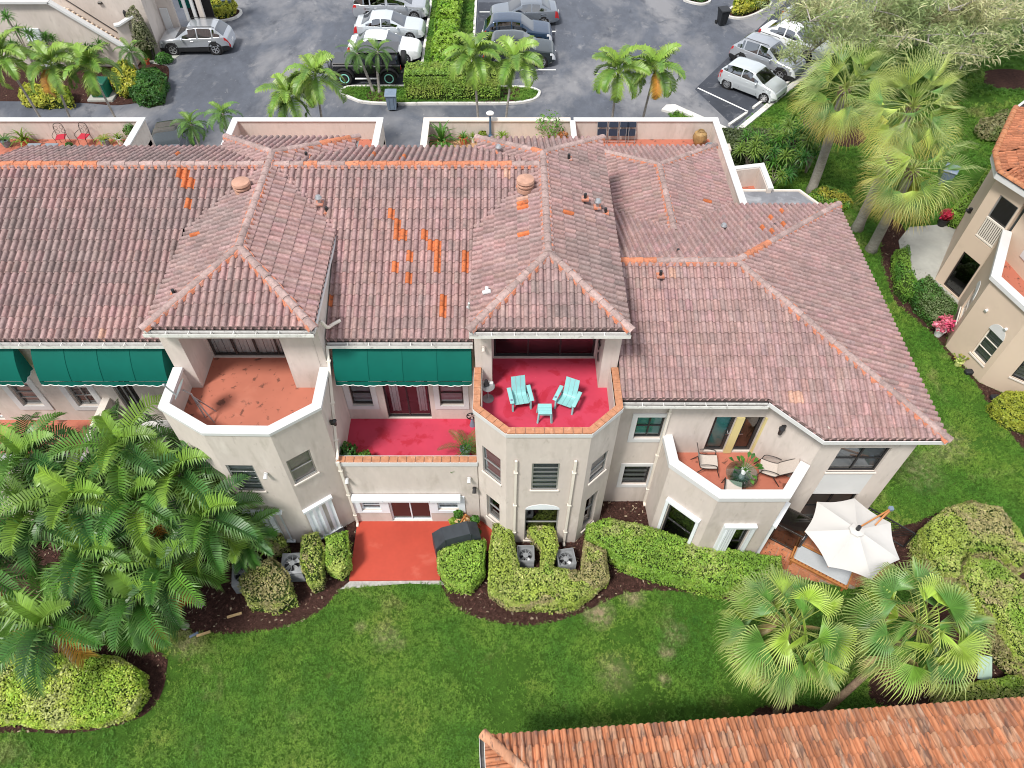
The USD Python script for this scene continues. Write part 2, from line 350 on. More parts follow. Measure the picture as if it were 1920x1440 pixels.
mat('paver', 'tint', .8, var=[(5, .82, 1.12), (20, .9, 1.1)], bump=(40, .3, .01), spec=.25)
mat('grout', (.30, .24, .18), .9, var=[(9, .8, 1.2)])
mat('stone', (.38, .37, .35), .9, var=[(6, .7, 1.2)], bump=(25, .5, .03))
mat('urn_clay', (.30, .19, .075), .6, var=[(4, .5, 1.3)], stain=[(6, .55, .65, (.05, .03, .02), .7)])
mat('digit_white', (.8, .8, .8), .6)
# ------------------------------------------------------------------ the ground, the car park and the beds
def poly(pts): return Polygon(pts).buffer(0)
def smooth_poly(pts, n=90): return Polygon(closed_spline(pts, n)).buffer(0)
structure('lawn', MB().lohi((-400, -400, -2), (400, 400, 0)), 'soil_grass', 'green lawn with pale worn patches around the townhouses')

LOT = poly([(-90, 22), (9.4, 22), (9.4, 38.6), (9.85, 39.15), (12.68, 36.5), (17.6, 42.3), (25, 51), (34, 62), (34, 110), (-90, 110)])
structure('car_park', MB().sheet(LOT, .004), 'asphalt', 'grey worn asphalt car park with paler scuffed lanes behind the townhouses')
BAY_R = poly([(11.35, 41.2), (12.9, 37.05), (17.4, 42.5), (24, 50.5), (20, 53.5)])
BAY_L = poly([(-9.9, 41.5), (-5.35, 41.5), (-5.35, 54), (-7.4, 54)])
BAY_M = poly([(-1.9, 41.5), (2.4, 43.0), (3.1, 46), (3.6, 53), (-1.9, 53)])
DRIVE = poly([(-60, 36.9), (-9.5, 36.9), (3, 36.8), (3, 38.7), (-4, 39.1), (-9.9, 39.2), (-20, 39.0), (-60, 39.6)])
for b in (BAY_R, BAY_L, BAY_M): structure('parking_bay', MB().sheet(b, .008), 'asphalt_dark')
def line_between(a, b, w=.11):
    a, b = np.array(a), np.array(b); d = unit(b - a); n = np.array([-d[1], d[0]]) * w / 2
    return Polygon([a + n, b + n, b - n, a - n])
sd, sw = np.array([.684, -.73]), np.array([.73, .684])
stall = [((1.75, 48.63), (3.33, 48.63)), ((1.7, 45.99), (3.22, 45.99)), ((.3, 43.53), (3.11, 43.53)), ((-1.8, 51.5), (-1.0, 51.5)), ((-9.6, 44.0), (-5.4, 44.0)), ((-9.9, 46.7), (-8.6, 46.7)), ((-9.9, 49.2), (-8.6, 49.2))]
for k in range(-1, 5):
    a = np.array([11.54, 41.35]) + sw * 2.66 * k
    stall.append((tuple(a), tuple(a + sd * 3.6)))
for a, b in stall[:7] + stall[8:]: structure('bay_line', MB().sheet(line_between(a, b), .012), 'line_paint')
for a, b in [((12.6, 37.2), (13.85, 38.45)), ((14.35, 39.0), (15.6, 40.35)), ((16.2, 41.0), (17.4, 42.2))]:
    mb = MB(); mb.bar((*a, .065), (*b, .065), .15, .12)
    single('wheel_stop', mb, 'kerb', {0: 'white concrete wheel stop of the empty bay beside the small silver hatchback', 1: 'white concrete wheel stop in front of the small silver hatchback'}.get(round(a[0] - 12.6) // 2, 'white concrete wheel stop in front of the grey crossover'), 'wheel stop')

def bordered(name, P, fill, w=.16, h=.13, top='soil_grass', z=.10, kerb_label=None):
    inner = P.buffer(-w)
    mb = MB().prism(P.difference(inner), 0, h)
    structure(name + '_kerb', mb, 'kerb')
    structure(name, MB().prism(inner, 0, z), top)
    return inner
ISLAND = poly(list(closed_spline([(-9.85, 40.5), (-9.6, 41.35), (-8.5, 41.5), (-6.2, 41.5), (-2, 41.45), (1.0, 41.4), (1.95, 41.0), (2.05, 40.45), (1.6, 39.8), (.4, 39.45), (-2, 39.4), (-4.4, 39.4), (-6.8, 39.38), (-8.6, 39.65)], 100)))
ISL_G = bordered('planted_island', ISLAND, None)
STRIP = poly([(-5.3, 41.3), (-5.3, 56), (-2.0, 56), (-2.0, 44), (-2.0, 41.3)])
STR_G = bordered('grass_strip', STRIP, None)
TRI = poly([(9.0, 38.75), (9.35, 39.25), (9.85, 39.3), (12.75, 36.55), (17.7, 42.3), (25.1, 51), (25.4, 50.8), (17.9, 42.0), (12.75, 36.1), (9.9, 38.7), (9.6, 38.4)])
structure('lawn_kerb', MB().prism(TRI, 0, .13), 'kerb')
TOPI = smooth_poly([(12.5, 53.2), (13.6, 52.5), (14.4, 53.0), (14.2, 54), (12.8, 54.2)])
TOPJ = smooth_poly([(15.1, 50.7), (16.0, 50.35), (17.3, 51.1), (18.6, 52.6), (18.2, 53.8), (16.5, 53), (15.3, 51.6)])
for P in (TOPI, TOPJ): bordered('planting_kerb', P, None, top='mulch')
TOPL = smooth_poly([(-21.0, 50.2), (-19.4, 49.9), (-18.3, 50.5), (-18.2, 51.6), (-19.5, 52.2), (-21.2, 52)])
bordered('planting_kerb', TOPL, None, top='mulch')

BED_TL = poly(list(spline([(-60, 40.1), (-29.7, 39.85), (-25, 39.66), (-22.6, 39.4), (-20.9, 40.1), (-20.5, 41.7), (-20.9, 43.6), (-21.6, 44.4)], 60)) + [(-23, 45), (-60, 46)])
structure('mulch_bed', MB().prism(BED_TL, 0, .03), 'mulch')
PATH_TL = poly([(-22.9, 44.5), (-21.2, 44.0), (-20.7, 45.4), (-21.5, 46.6), (-23, 46.6)])
structure('entry_path', MB().prism(PATH_TL, 0, .04), 'concrete')
structure('mulch_bed', MB().prism(Point(-7.5, 40.35).buffer(.72).intersection(ISL_G), .1, .115), 'mulch')
structure('mulch_bed', MB().prism(ISL_G.intersection(poly([(-1.8, 39), (1.0, 39), (.8, 41.3), (-1.8, 41.3)])), .1, .115), 'mulch')

BED_L = poly(list(spline([(-27, 9.4), (-18, 9.1), (-14, 8.75), (-11.2, 8.45), (-9.3, 8.3), (-8.5, 8.3), (-7.2, 8.42), (-6.1, 8.87), (-5.4, 9.65), (-5.12, 10.0)], 60)) + [(-5.12, 12.6), (-9, 12.6), (-27, 13.2)])
BED_R = poly(list(spline([(-2.2, 10.1), (-1.72, 9.25), (-.81, 8.76), (.62, 8.55), (1.89, 8.76), (3.12, 9.29), (3.9, 9.62), (5.24, 9.70), (6.6, 9.52), (7.4, 9.3), (8.9, 9.2), (9.5, 10.1)], 70)) + [(9.2, 12.6), (3.2, 13.4), (-.9, 12.6), (-2.2, 10.9)])
BED_BL = smooth_poly([(-16.5, 7.7), (-13.2, 7.95), (-10.7, 7.75), (-10.25, 7.1), (-10.3, 6.2), (-10.95, 5.7), (-12.4, 5.42), (-13.9, 5.45), (-16.5, 5.5)])
BED_RR = poly(list(closed_spline([(12.75, 11.2), (13.3, 11.9), (14.2, 12.2), (15.7, 12.75), (17.1, 12.7), (18.0, 10.8), (18.2, 8.5), (17.4, 6.4), (14.5, 5.6), (11.0, 6.2), (11.3, 7.2), (13.2, 7.4), (13.4, 9.3), (12.75, 10.2)], 90)))
BED_P = smooth_poly([(6.9, 5.4), (7.4, 6.1), (8.6, 6.2), (9.6, 5.9), (9.5, 5.2), (8, 4.9)])
BED_N = poly([(17.9, 27.3), (17.35, 25.4), (17.15, 23.0), (18.0, 21.3), (18.2, 20.6), (18.3, 19.8), (18.75, 18.9), (18.85, 17.6), (19.15, 15.8), (19.4, 14.5), (22, 14.5), (20.2, 17.5), (19.0, 18.5), (18.4, 20.4), (20.0, 23.1), (18.9, 25.5), (19.4, 28.3), (18.8, 29.2)])
BEDS = [BED_L, BED_R, BED_BL, BED_RR, BED_P, BED_N]
for b, nm in zip(BEDS, ['mulch_bed'] * 6): structure(nm, MB().sheet(b, .012), 'mulch')
CIRC = [smooth_poly([(29.0, 42.0), (30.0, 41.2), (32.5, 41.3), (33.2, 42.6), (31.5, 43.6), (29.6, 43.3)]), Point(18.8, 36.3).buffer(1.2), Point(29, 50.5).buffer(1.6)]
for c in CIRC: structure('mulch_bed', MB().sheet(c, .012), 'mulch')
PATIO_N = poly([(18.39, 25.6), (18.75, 27.2), (19.6, 28.2), (22.1, 28.5), (20.2, 24.6), (20.3, 22.8), (19.5, 22.2), (18.37, 23.95)])
structure('patio', MB().prism(PATIO_N, 0, .04), 'concrete', 'grey concrete patio slab beside the tan building')
PATIO_M = poly([(-5.12, 10.03), (-2.15, 10.05), (-2.1, 10.8), (-.95, 10.9), (-.45, 11.2), (-.45, 12.15), (-.9, 12.26), (-5.12, 12.26)])
structure('red_patio', MB().prism(PATIO_M, 0, .07), 'floor_red', 'glossy red painted concrete patio')
structure('gravel_edge', MB().sheet(poly([(-5.4, 9.75), (-5.1, 10.03), (-2.1, 10.05), (-2.0, 9.9), (-3.2, 9.95), (-4.4, 9.85)]), .016), 'stone')
PATIO_T = poly([(8.75, 11.95), (8.35, 11.2), (9.1, 10.25), (11.3, 9.75), (12.9, 10.4), (12.9, 11.6), (11.85, 11.95)])
structure('tile_patio_base', MB().prism(PATIO_T, 0, .03), 'grout')
# the square clay tiles of that patio, one by one, laid on the slant
pt = thing('tile_patio', 'terracotta tile patio of square mottled tiles under the cream umbrella', 'patio', (10.5, 11, 0))
r = np.random.default_rng(3)
ang = math.radians(-33); R2 = rotz(ang)[:2, :2]; TS = .34
for i in range(-12, 12):
    for j in range(-12, 12):
        c = np.array([10.5, 11]) + R2 @ np.array([(i + .5 * (j % 2)) * TS, j * TS])
        q = Polygon([c + R2 @ np.array(o) * (TS / 2 - .008) for o in ((-1, -1), (1, -1), (1, 1), (-1, 1))])
        if PATIO_T.contains(q.centroid) and q.intersection(PATIO_T).area > .4 * q.area:
            g = q.intersection(PATIO_T)
            base = np.array([.42, .15, .075]) * r.uniform(.72, 1.2) + np.array([.10, .07, .04]) * r.uniform(0, 1)
            part('tile', MB().prism(g, .03, .042 + r.uniform(0, .004), tint=base), 'paver', pt)

# ------------------------------------------------------------------ grass blades over the lawn (instanced tufts)
def tuft(seed, n=11, h=.065):
    r = np.random.default_rng(seed); mb = MB()
    for _ in range(n):
        a, o = r.uniform(0, 2 * PI), r.normal(0, .022, 2); d = np.array([math.cos(a), math.sin(a), 0]); s = np.array([-d[1], d[0], 0])
        hh = h * r.uniform(.6, 1.3); lean = r.uniform(.5, 1.5); w = r.uniform(.0035, .006)
        b = np.array([o[0], o[1], 0.0]); m = b + d * hh * .35 * lean + [0, 0, hh * .7]; t = b + d * hh * lean + [0, 0, hh * .8]
        mb.add([b - s * w, b + s * w, m + s * w * .9, m - s * w * .9, t], [[0, 1, 2], [0, 2, 3], [3, 2, 4]])
    return mb
def mat_grass():
    n = {'g': ('geometry', {}), 'n1': ('noise_texture', {'scale': .42, 'detail': 5.0, 'roughness': .6}), 'n2': ('noise_texture', {'scale': 3.4, 'detail': 3.0}), 'n3': ('noise_texture', {'scale': 24.0, 'detail': 2.0}),
        'o': ('vector_math', {'math_type': 'add', 'vector2': (17.3, 3.0, 0)}), 'n4': ('noise_texture', {'scale': .42, 'detail': 6.0, 'roughness': .62, 'distortion': .4}),
        'r1': ('rgb_ramp', {'ramp': [(.28, (.055, .168, .020)), (.45, (.098, .232, .028)), (.58, (.158, .28, .038)), (.72, (.24, .31, .06))]}),
        'm4': ('map_range', {'from_min': .585, 'from_max': .72, 'to_min': 0.0, 'to_max': .6, 'clamp': True}), 'x4': ('mix_color', {'b': (.38, .36, .15)}),
        'a2': ('map_range', {'from_min': .3, 'from_max': .7, 'to_min': .82, 'to_max': 1.18}), 'a3': ('map_range', {'from_min': .3, 'from_max': .7, 'to_min': .5, 'to_max': 1.5}),
        'x2': ('mix_color', {'blend_type': 'multiply', 'fac': 1.0, 'use_clamp': False}), 'x3': ('mix_color', {'blend_type': 'multiply', 'fac': 1.0, 'use_clamp': False}),
        'p': ('principled_bsdf', {'roughness': .6, 'specular_ior_level': .25}), 't': ('translucent_bsdf', {}), 'mc': ('mix_closure', {'fac': .2})}
    l = [('g.position', 'n1.vector'), ('g.position', 'n2.vector'), ('g.position', 'n3.vector'), ('g.position', 'o.vector1'), ('o.vector', 'n4.vector'), ('n1.fac', 'r1.fac'), ('n4.fac', 'm4.value'), ('m4.result', 'x4.fac'), ('r1.color', 'x4.a')]
    cur = worn_nodes(n, l, 'x4.result', (.52, .44, .27))
    l += [('n2.fac', 'a2.value'), ('n3.fac', 'a3.value'), (cur, 'x2.a'), ('a2.result', 'x2.b'), ('x2.result', 'x3.a'), ('a3.result', 'x3.b'), ('x3.result', 'p.base_color'), ('x3.result', 't.color'), ('p.BSDF', 'mc.closure1'), ('t.BSDF', 'mc.closure2')]
    M['grass'] = usdkit.material(stage, '/World/Looks/grass', n, l, surface='mc.closure')
mat_grass()
HARD = [LOT.difference(ISL_G).difference(STR_G)] + BEDS + CIRC + [PATIO_N, PATIO_M, PATIO_T, BED_TL, poly([(-5.4, 9.75), (-5.1, 10.1), (-2.1, 10.1), (-2.0, 9.95)])]
BUILT = poly([(-30, 12.3), (-5.2, 12.3), (-.9, 12.3), (0, 11.4), (2.4, 11.4), (3.3, 12.3), (5, 12), (6.2, 10.7), (8.2, 10.7), (9, 11.8), (11.9, 11.8), (11.9, 22), (14, 26), (11.5, 28), (9.9, 31.3), (-30, 31.3)])
solid = BUILT
for h in HARD: solid = solid.union(h.buffer(-.03))
GZ = {}
inst = UsdGeom.PointInstancer.Define(stage, '/World/grass')
data(inst.GetPrim(), label='short green grass blades of the lawns, yellowing in patches', category='grass', kind='stuff')
protos = []
UsdGeom.Scope.Define(stage, '/World/grass/tufts')
for k in range(6):
    mb = tuft(40 + k); v, f, _ = mb.arrays()
    g = usdkit.mesh(stage, f'/World/grass/tufts/tuft_{k + 1:03d}', (v, f), M['grass']); g.CreateDoubleSidedAttr(True); protos.append(g.GetPath())
inst.CreatePrototypesRel().SetTargets(protos)
r = np.random.default_rng(11); pts = []; scl = []
from shapely import contains_xy
for (x0, x1, y0, y1, dens, sc) in [(-15.5, 13.5, 3.2, 11, 260, 1.0), (11.8, 21, 8, 22, 240, 1.05), (13.5, 19, 3, 8, 150, 1.1), (11, 24, 22, 33, 110, 1.35), (9, 30, 33, 48, 40, 2.0), (30, 42, 38, 52, 22, 2.2), (20, 40, 48, 60, 12, 2.6), (-10, 2.3, 39.3, 41.5, 70, 1.6), (-5.3, -2, 41, 56, 60, 1.8)]:
    n = int((x1 - x0) * (y1 - y0) * dens); P = np.column_stack([r.uniform(x0, x1, n), r.uniform(y0, y1, n)])
    ok = ~contains_xy(solid, P[:, 0], P[:, 1]); P = P[ok]
    bare = meshkit.fbm(np.column_stack([P * .55, np.full(len(P), 3.0)]), 4, 5)
    P = P[r.uniform(0, 1, len(P)) > np.clip((bare - .60) * 7, 0, .85)]
    wr = np.max([a * np.clip(1.3 - np.hypot(P[:, 0] - x, P[:, 1] - y) / q_, 0, 1) for x, y, q_, a in WORN], 0); P = P[r.uniform(0, 1, len(P)) > wr * .9]
    isl = contains_xy(ISL_G.union(STR_G), P[:, 0], P[:, 1])
    pts.append(np.column_stack([P, np.where(isl, .1, 0)])); scl.append(np.full(len(P), sc) * r.uniform(.75, 1.25, len(P)))
pts = np.vstack(pts); scl = np.concatenate(scl)
a = r.uniform(0, 2 * PI, len(pts)); qs = np.zeros((len(pts), 4), np.float32); qs[:, 3] = np.cos(a / 2); qs[:, 2] = np.sin(a / 2)
inst.CreatePositionsAttr(Vt.Vec3fArray.FromNumpy(pts.astype(np.float32)))
inst.CreateProtoIndicesAttr(Vt.IntArray.FromNumpy(r.integers(0, 6, len(pts)).astype(np.int32)))
inst.CreateOrientationsAttr(Vt.QuathArray([Gf.Quath(float(q[3]), 0.0, 0.0, float(q[2])) for q in qs]))
inst.CreateScalesAttr(Vt.Vec3fArray.FromNumpy(np.repeat(scl[:, None], 3, 1).astype(np.float32)))
print('tufts', len(pts))
# loose wood chips and dry leaves on the beds: one scatter
mb = MB(); r = np.random.default_rng(5); V, F, T = [], [], []
for P, dens in [(BED_L, 90), (BED_R, 120), (BED_BL, 110), (BED_RR, 60), (BED_N, 70), (BED_TL.intersection(poly([(-31, 39), (-20, 39), (-20, 46), (-31, 46)])), 25)]:
    x0, y0, x1, y1 = P.bounds; x0 = max(x0, -17) if y0 < 30 else x0; n = int((x1 - x0) * (y1 - y0) * dens)
    Q = np.column_stack([r.uniform(x0, x1, n), r.uniform(y0, y1, n)]); Q = Q[contains_xy(P, Q[:, 0], Q[:, 1])]
    for q in Q:
        a = r.uniform(0, PI); L = r.uniform(.015, .045); w = L * r.uniform(.25, .6); d = np.array([math.cos(a), math.sin(a), r.uniform(-.3, .3)]); s = np.array([-d[1], d[0], r.uniform(-.2, .4)])
        c = np.array([*q, .028 + r.uniform(0, .02)])
        pale = r.uniform() < .13
        col = np.array([.30, .24, .17]) * r.uniform(.6, 1.4) if pale else np.array([.07, .034, .027]) * r.uniform(.5, 1.8)
        V.append(np.array([c - d * L - s * w, c + d * L - s * w, c + d * L + s * w, c - d * L + s * w])); T.append(np.repeat(col[None], 4, 0))
V = np.array(V); k = len(V); F = (np.arange(k) * 4)[:, None] + np.array([[0, 1, 2, 3]])
mb.add(V.reshape(-1, 3), F, np.array(T).reshape(-1, 3))
part('wood_chips', mb, 'chip', '/World', False, 'loose bark chips and dry leaves scattered over the planting beds', 'stuff', 'wood chips')
# ------------------------------------------------------------------ tools for roofs and walls
def proj(p):
    dep = p[1] * _c - (p[2] - EYE) * _s; up = p[1] * _s + (p[2] - EYE) * _c
    return np.array([CX + FPX * p[0] / dep, CY - FPX * up / dep])
def tile_shape(w, L, hump=.088, thick=.030, lift=.034):
    k = 7; a = np.linspace(PI, 0, k); bw = .66 * w
    s = np.concatenate([bw / 2 + bw / 2 * np.cos(a), bw + (w - bw) * np.array([.3, .7, 1.0])])
    h = np.concatenate([hump * np.sin(a) ** .8, [-.016, -.016, 0]])
    n = len(s)
    low = np.column_stack([s, np.zeros(n), h + lift]); up = np.column_stack([s, np.full(n, L), h])
    lip_t = low.copy(); lip_b = low - [0, 0, thick]; lip_b[:, 1] += .004
    i = np.arange(n - 1)
    f = np.vstack([np.stack([i, i + 1, n + i + 1, n + i], 1), np.stack([2 * n + i, 3 * n + i, 3 * n + i + 1, 2 * n + i + 1], 1)])
    return np.vstack([low, up, lip_t, lip_b]), np.vstack([f[:, [0, 1, 2]], f[:, [0, 2, 3]]])
def clip(v, f, p, n):
    """keeps what lies on the side of the upright plane through plan point p that n points to"""
    d = (v[:, :2] - p) @ n
    if (d >= -1e-9).all(): return v, f
    if (d <= 1e-9).all(): return None, None
    V, F = list(v), []
    for tri in f:
        pts = []
        for k in range(3):
            a, b = tri[k], tri[(k + 1) % 3]
            if d[a] >= 0: pts.append(a)
            if (d[a] >= 0) != (d[b] >= 0):
                t = d[a] / (d[a] - d[b]); V.append(v[a] + (v[b] - v[a]) * t); pts.append(len(V) - 1)
        for k in range(1, len(pts) - 1): F.append([pts[0], pts[k], pts[k + 1]])
    return np.array(V), np.array(F)
def facet_tiles(p0, a, m, pieces, w=.207, e=.36, s_off=0.0):
    """tiles of one roof slope. p0: a point (x, y, z) of its eave line, a: plan direction along the eave with the slope rising to its left; pieces: [(plan points, edges left open)]"""
    p0 = np.asarray(p0, float); a = unit(np.array([*a, 0.0])); b = np.array([-a[1], a[0], 0.0]); k = math.sqrt(1 + m * m)
    U = np.array([b[0] / k, b[1] / k, m / k]); Nn = np.cross(a, U); tv, tf = tile_shape(w, e + .045)
    out = []
    for pts, opened in pieces:
        P = np.array(pts, float)
        if Polygon(P).exterior.is_ccw is False: raise ValueError('plan points run clockwise')
        S = (P - p0[:2]) @ a[:2]; T = (P - p0[:2]) @ b[:2] * k
        for i in range(int(math.floor((S.min() - s_off) / w)) - 1, int(math.ceil((S.max() - s_off) / w)) + 1):
            for j in range(int(math.floor(T.min() / e)) - 1, int(math.ceil(T.max() / e)) + 1):
                s0, l0 = i * w + s_off, j * e
                c = p0[:2] + a[:2] * (s0 + w / 2) + b[:2] * (l0 + e / 2) / k
                v = p0 + s_off * 0 + a * (s0 + tv[:, :1]) + U * (l0 + tv[:, 1:2]) + Nn * tv[:, 2:3]; f = tf; ok = True
                for q in range(len(P)):
                    A, B = P[q], P[(q + 1) % len(P)]; n = np.array([-(B - A)[1], (B - A)[0]]) / np.linalg.norm(B - A)
                    if q in opened:
                        if (c - A) @ n < 0: ok = False; break
                        continue
                    v, f = clip(v, f, A, n)
                    if v is None: ok = False; break
                if ok and len(f): out.append((v, f, np.array([*c, p0[2] + m * (l0 + e / 2) / k])))
    return out
def ridge_caps(A, B, r=.115, L=.40, lift=.03):
    """half-round caps from A down (or along) to B, each overlapping the next; and the mortar they sit on"""
    A, B = np.asarray(A, float), np.asarray(B, float); D = np.linalg.norm(B - A); n = max(1, int(round(D / L))); d = (B - A) / D
    x = unit(np.cross(d, [0, 0, 1.0])); z = np.cross(x, d); out = []
    ang = np.linspace(-.12, PI + .12, 9)
    for i in range(n):
        p = A + d * (D * i / n); q = A + d * (D * (i + 1) / n + .05)
        r0, r1 = r * .90, r * 1.06
        R0 = p + x * (np.cos(ang) * r0)[:, None] + z * (np.sin(ang) * r0 * .8 + lift)[:, None]
        R1 = q + x * (np.cos(ang) * r1)[:, None] + z * (np.sin(ang) * r1 * .8 + lift + .012)[:, None]
        R2 = q + x * (np.cos(ang) * (r1 - .022))[:, None] + z * (np.sin(ang) * (r1 * .8 - .022) + lift)[:, None]
        i9 = np.arange(8); f = np.vstack([np.stack([i9, i9 + 9, i9 + 10, i9 + 1], 1), np.stack([18 + i9, 27 + i9, 28 + i9, 19 + i9], 1)])
        out.append((np.vstack([R0, R1, R1, R2]), np.vstack([f[:, [0, 1, 2]], f[:, [0, 2, 3]]]), (p + q) / 2))
    mb = MB(); k = max(2, int(D / .12)); rr = np.random.default_rng(int(abs(A[0] * 100 + B[1] * 37)))
    t = np.linspace(0, 1, k)[:, None]; C = A + (B - A) * t
    w = .165 + rr.uniform(-.02, .03, (k, 1)); g = z * .0
    rows = [C - x * w + z * -.03, C - x * (w - .045) + z * (.062 + rr.uniform(-.01, .012, (k, 1))), C + x * (w - .045) + z * (.062 + rr.uniform(-.01, .012, (k, 1))), C + x * w + z * -.03]
    v = np.concatenate(rows); i = np.arange(k - 1)
    mb.add(v, np.vstack([np.stack([i + k * j, i + 1 + k * j, i + 1 + k * (j + 1), i + k * (j + 1)], 1) for j in range(3)]))
    return out, mb

class Wall:
    """an upright wall from p0 to p1, named from its left to its right end as seen from outside"""
    def __init__(self, parent, p0, p1, z0, z1, m='stucco', T=.2, top=None):
        self.parent, self.z0, self.z1, self.m, self.T, self.top = parent, z0, z1, m, T, top
        self.p0, self.p1 = np.array([*p0, 0.0]), np.array([*p1, 0.0]); self.len = np.linalg.norm(self.p1 - self.p0)
        self.d = (self.p1 - self.p0) / self.len; self.n = np.array([self.d[1], -self.d[0], 0.0]); self.holes = []
    def L(self, s, z, o=0.0): return self.p0 + self.d * s + self.n * o + [0, 0, z]
    def at(self, u, v):
        p = on_plane(u, v, self.p0, self.n); return float(np.dot(p - self.p0, self.d)), float(p[2])
    def rect(self, u0, v0, u1, v1):
        s0, z1 = self.at(u0, v0); s1, z0 = self.at(u1, v1); return [max(s0, .02), max(z0, self.z0 + .03), min(s1, self.len - .02), min(z1, self.z1 - .02)]
    def hole(self, r, arch=None):
        P = Polygon([(r[0], r[1]), (r[2], r[1]), (r[2], r[3]), (r[0], r[3])]); self.holes.append(P); return r
    def build(self, name='wall'):
        P = Polygon(self.top) if self.top else Polygon([(0, self.z0), (self.len, self.z0), (self.len, self.z1), (0, self.z1)])
        for h in self.holes: P = P.difference(h)
        mb = MB()
        for g in getattr(P, 'geoms', [P]):
            m = trimesh.creation.extrude_polygon(g, self.T, engine='earcut'); v = m.vertices
            mb.add(self.p0 + np.outer(v[:, 0], self.d) - np.outer(v[:, 2], self.n) + np.outer(v[:, 1], [0, 0, 1.0]), m.faces[:, ::-1])
        return part(name, mb, self.m, self.parent)
    def lbox(self, mb, s0, s1, z0, z1, o0, o1, tint=None):
        i0 = len(mb.v); v = BOXV + .5; v = np.array([s0, o0, z0]) + v * np.array([s1 - s0, o1 - o0, z1 - z0])
        mb.add(self.p0 + np.outer(v[:, 0], self.d) + np.outer(v[:, 1], self.n) + np.outer(v[:, 2], [0, 0, 1.0]), BOXF, tint); return mb
    def ring(self, mb, r, w, o0, o1, inside=True):
        s0, z0, s1, z1 = r
        if not inside: s0, z0, s1, z1 = s0 - w, z0 - w, s1 + w, z1 + w
        self.lbox(mb, s0, s0 + w, z0, z1, o0, o1); self.lbox(mb, s1 - w, s1, z0, z1, o0, o1)
        self.lbox(mb, s0 + w, s1 - w, z0, z0 + w, o0, o1); self.lbox(mb, s0 + w, s1 - w, z1 - w, z1, o0, o1); return mb
    def window(self, r, frame='frame_bronze', fw=.045, cols=1, rows=2, blind='blind', slats=8, glass='glass', trim=0, depth=.10, sill=True, name='window', louvre=False, handle=False, label=None):
        """an opening with its frame, panes, whatever hangs behind them, and a dark room behind"""
        self.hole(r); s0, z0, s1, z1 = r; o = -depth
        fr = self.ring(MB(), r, fw, o - .03, o + .03)
        ws, hz = (s1 - s0 - 2 * fw) / cols, (z1 - z0 - 2 * fw) / rows
        for i in range(1, cols): self.lbox(fr, s0 + fw + ws * i - fw * .4, s0 + fw + ws * i + fw * .4, z0 + fw, z1 - fw, o - .025, o + .035)
        for j in range(1, rows): self.lbox(fr, s0 + fw, s1 - fw, z0 + fw + hz * j - fw * .3, z0 + fw + hz * j + fw * .3, o - .025, o + .028)
        w = part(name, fr, frame, self.parent, label=label)
        for i in range(cols):
            for j in range(rows):
                a, b, c, d = s0 + fw + ws * i, s0 + fw + ws * (i + 1), z0 + fw + hz * j, z0 + fw + hz * (j + 1)
                g = MB()
                if louvre: g.quad(self.L(a, c, o + .02), self.L(b, c, o + .02), self.L(b, d, o - .02), self.L(a, d, o - .02))
                else: g.quad(self.L(a, c, o), self.L(b, c, o), self.L(b, d, o), self.L(a, d, o))
                part('pane', g, glass, w)
        if blind:
            if slats > 0:
                n = slats; hh = (z1 - z0) / n
                for j in range(n):
                    g = MB(); zc = z0 + hh * (j + .5); self.lbox(g, s0 + .02, s1 - .02, zc - hh * .44, zc + hh * .40, o - .075 - .01 * (j % 2), o - .055 - .01 * (j % 2))
                    part('blind_slat', g, blind, w)
            elif slats < 0:                                   # upright strips
                n = -slats; ww = (s1 - s0) / n
                for j in range(n):
                    g = MB(); self.lbox(g, s0 + ww * (j + .04), s0 + ww * (j + .93), z0 + .03, z1 - .03, o - .085 - .015 * (j % 2), o - .065 - .015 * (j % 2))
                    part('blind_strip', g, blind, w)
            else:
                g = MB(); self.lbox(g, s0 + .02, s1 - .02, z0 + .02, z1 - .02, o - .09, o - .07); part('curtain', g, blind, w)
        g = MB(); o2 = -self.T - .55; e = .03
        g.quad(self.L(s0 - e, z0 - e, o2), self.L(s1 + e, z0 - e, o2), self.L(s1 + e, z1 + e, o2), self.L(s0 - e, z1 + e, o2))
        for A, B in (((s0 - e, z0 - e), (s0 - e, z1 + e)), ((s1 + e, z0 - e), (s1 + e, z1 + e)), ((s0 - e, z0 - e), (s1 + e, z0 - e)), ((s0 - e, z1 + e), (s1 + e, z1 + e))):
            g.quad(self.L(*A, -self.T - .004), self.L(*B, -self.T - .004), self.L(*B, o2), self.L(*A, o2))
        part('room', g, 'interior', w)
        if trim: part('trim', self.ring(MB(), r, trim, 0.0, .035, False), 'white_paint', w)
        elif sill: part('sill', self.lbox(MB(), s0 - .04, s1 + .04, z0 - .06, z0, -.02, .045), 'stucco_pale', w)
        return w
def cap_strip(poly2, z, w, h, off=0.0):
    """a strip of width w centred on a plan polyline (offset to its right), as an upright band from z to z + h"""
    ls = LineString(poly2)
    if off: ls = ls.parallel_offset(abs(off), 'right' if off > 0 else 'left', join_style=2)
    return MB().prism(ls.buffer(w / 2, cap_style=2, join_style=2), z, z + h)
def pipe(parent, top, bot, name='downspout', m='cream_pipe', w=.075):
    mb = MB(); top, bot = np.array(top), np.array(bot)
    mb.bar(top, bot, w, w * .8, up=(0, 1, 0)); mb.bar(bot, bot + [0, -.14, -.02], w, w * .8)
    for t in (.12, .5, .85): mb.box(top + (bot - top) * t, (w + .05, w + .02, .03))
    return part(name, mb, m, parent)

# ================================================================== the townhouse row
HR = thing('townhouse_row', 'long beige stucco townhouse row with weathered pinkish barrel tile roofs and red terraces', 'townhouses', (0, 14, 0))
TH = np.array([.355, .228, .216])
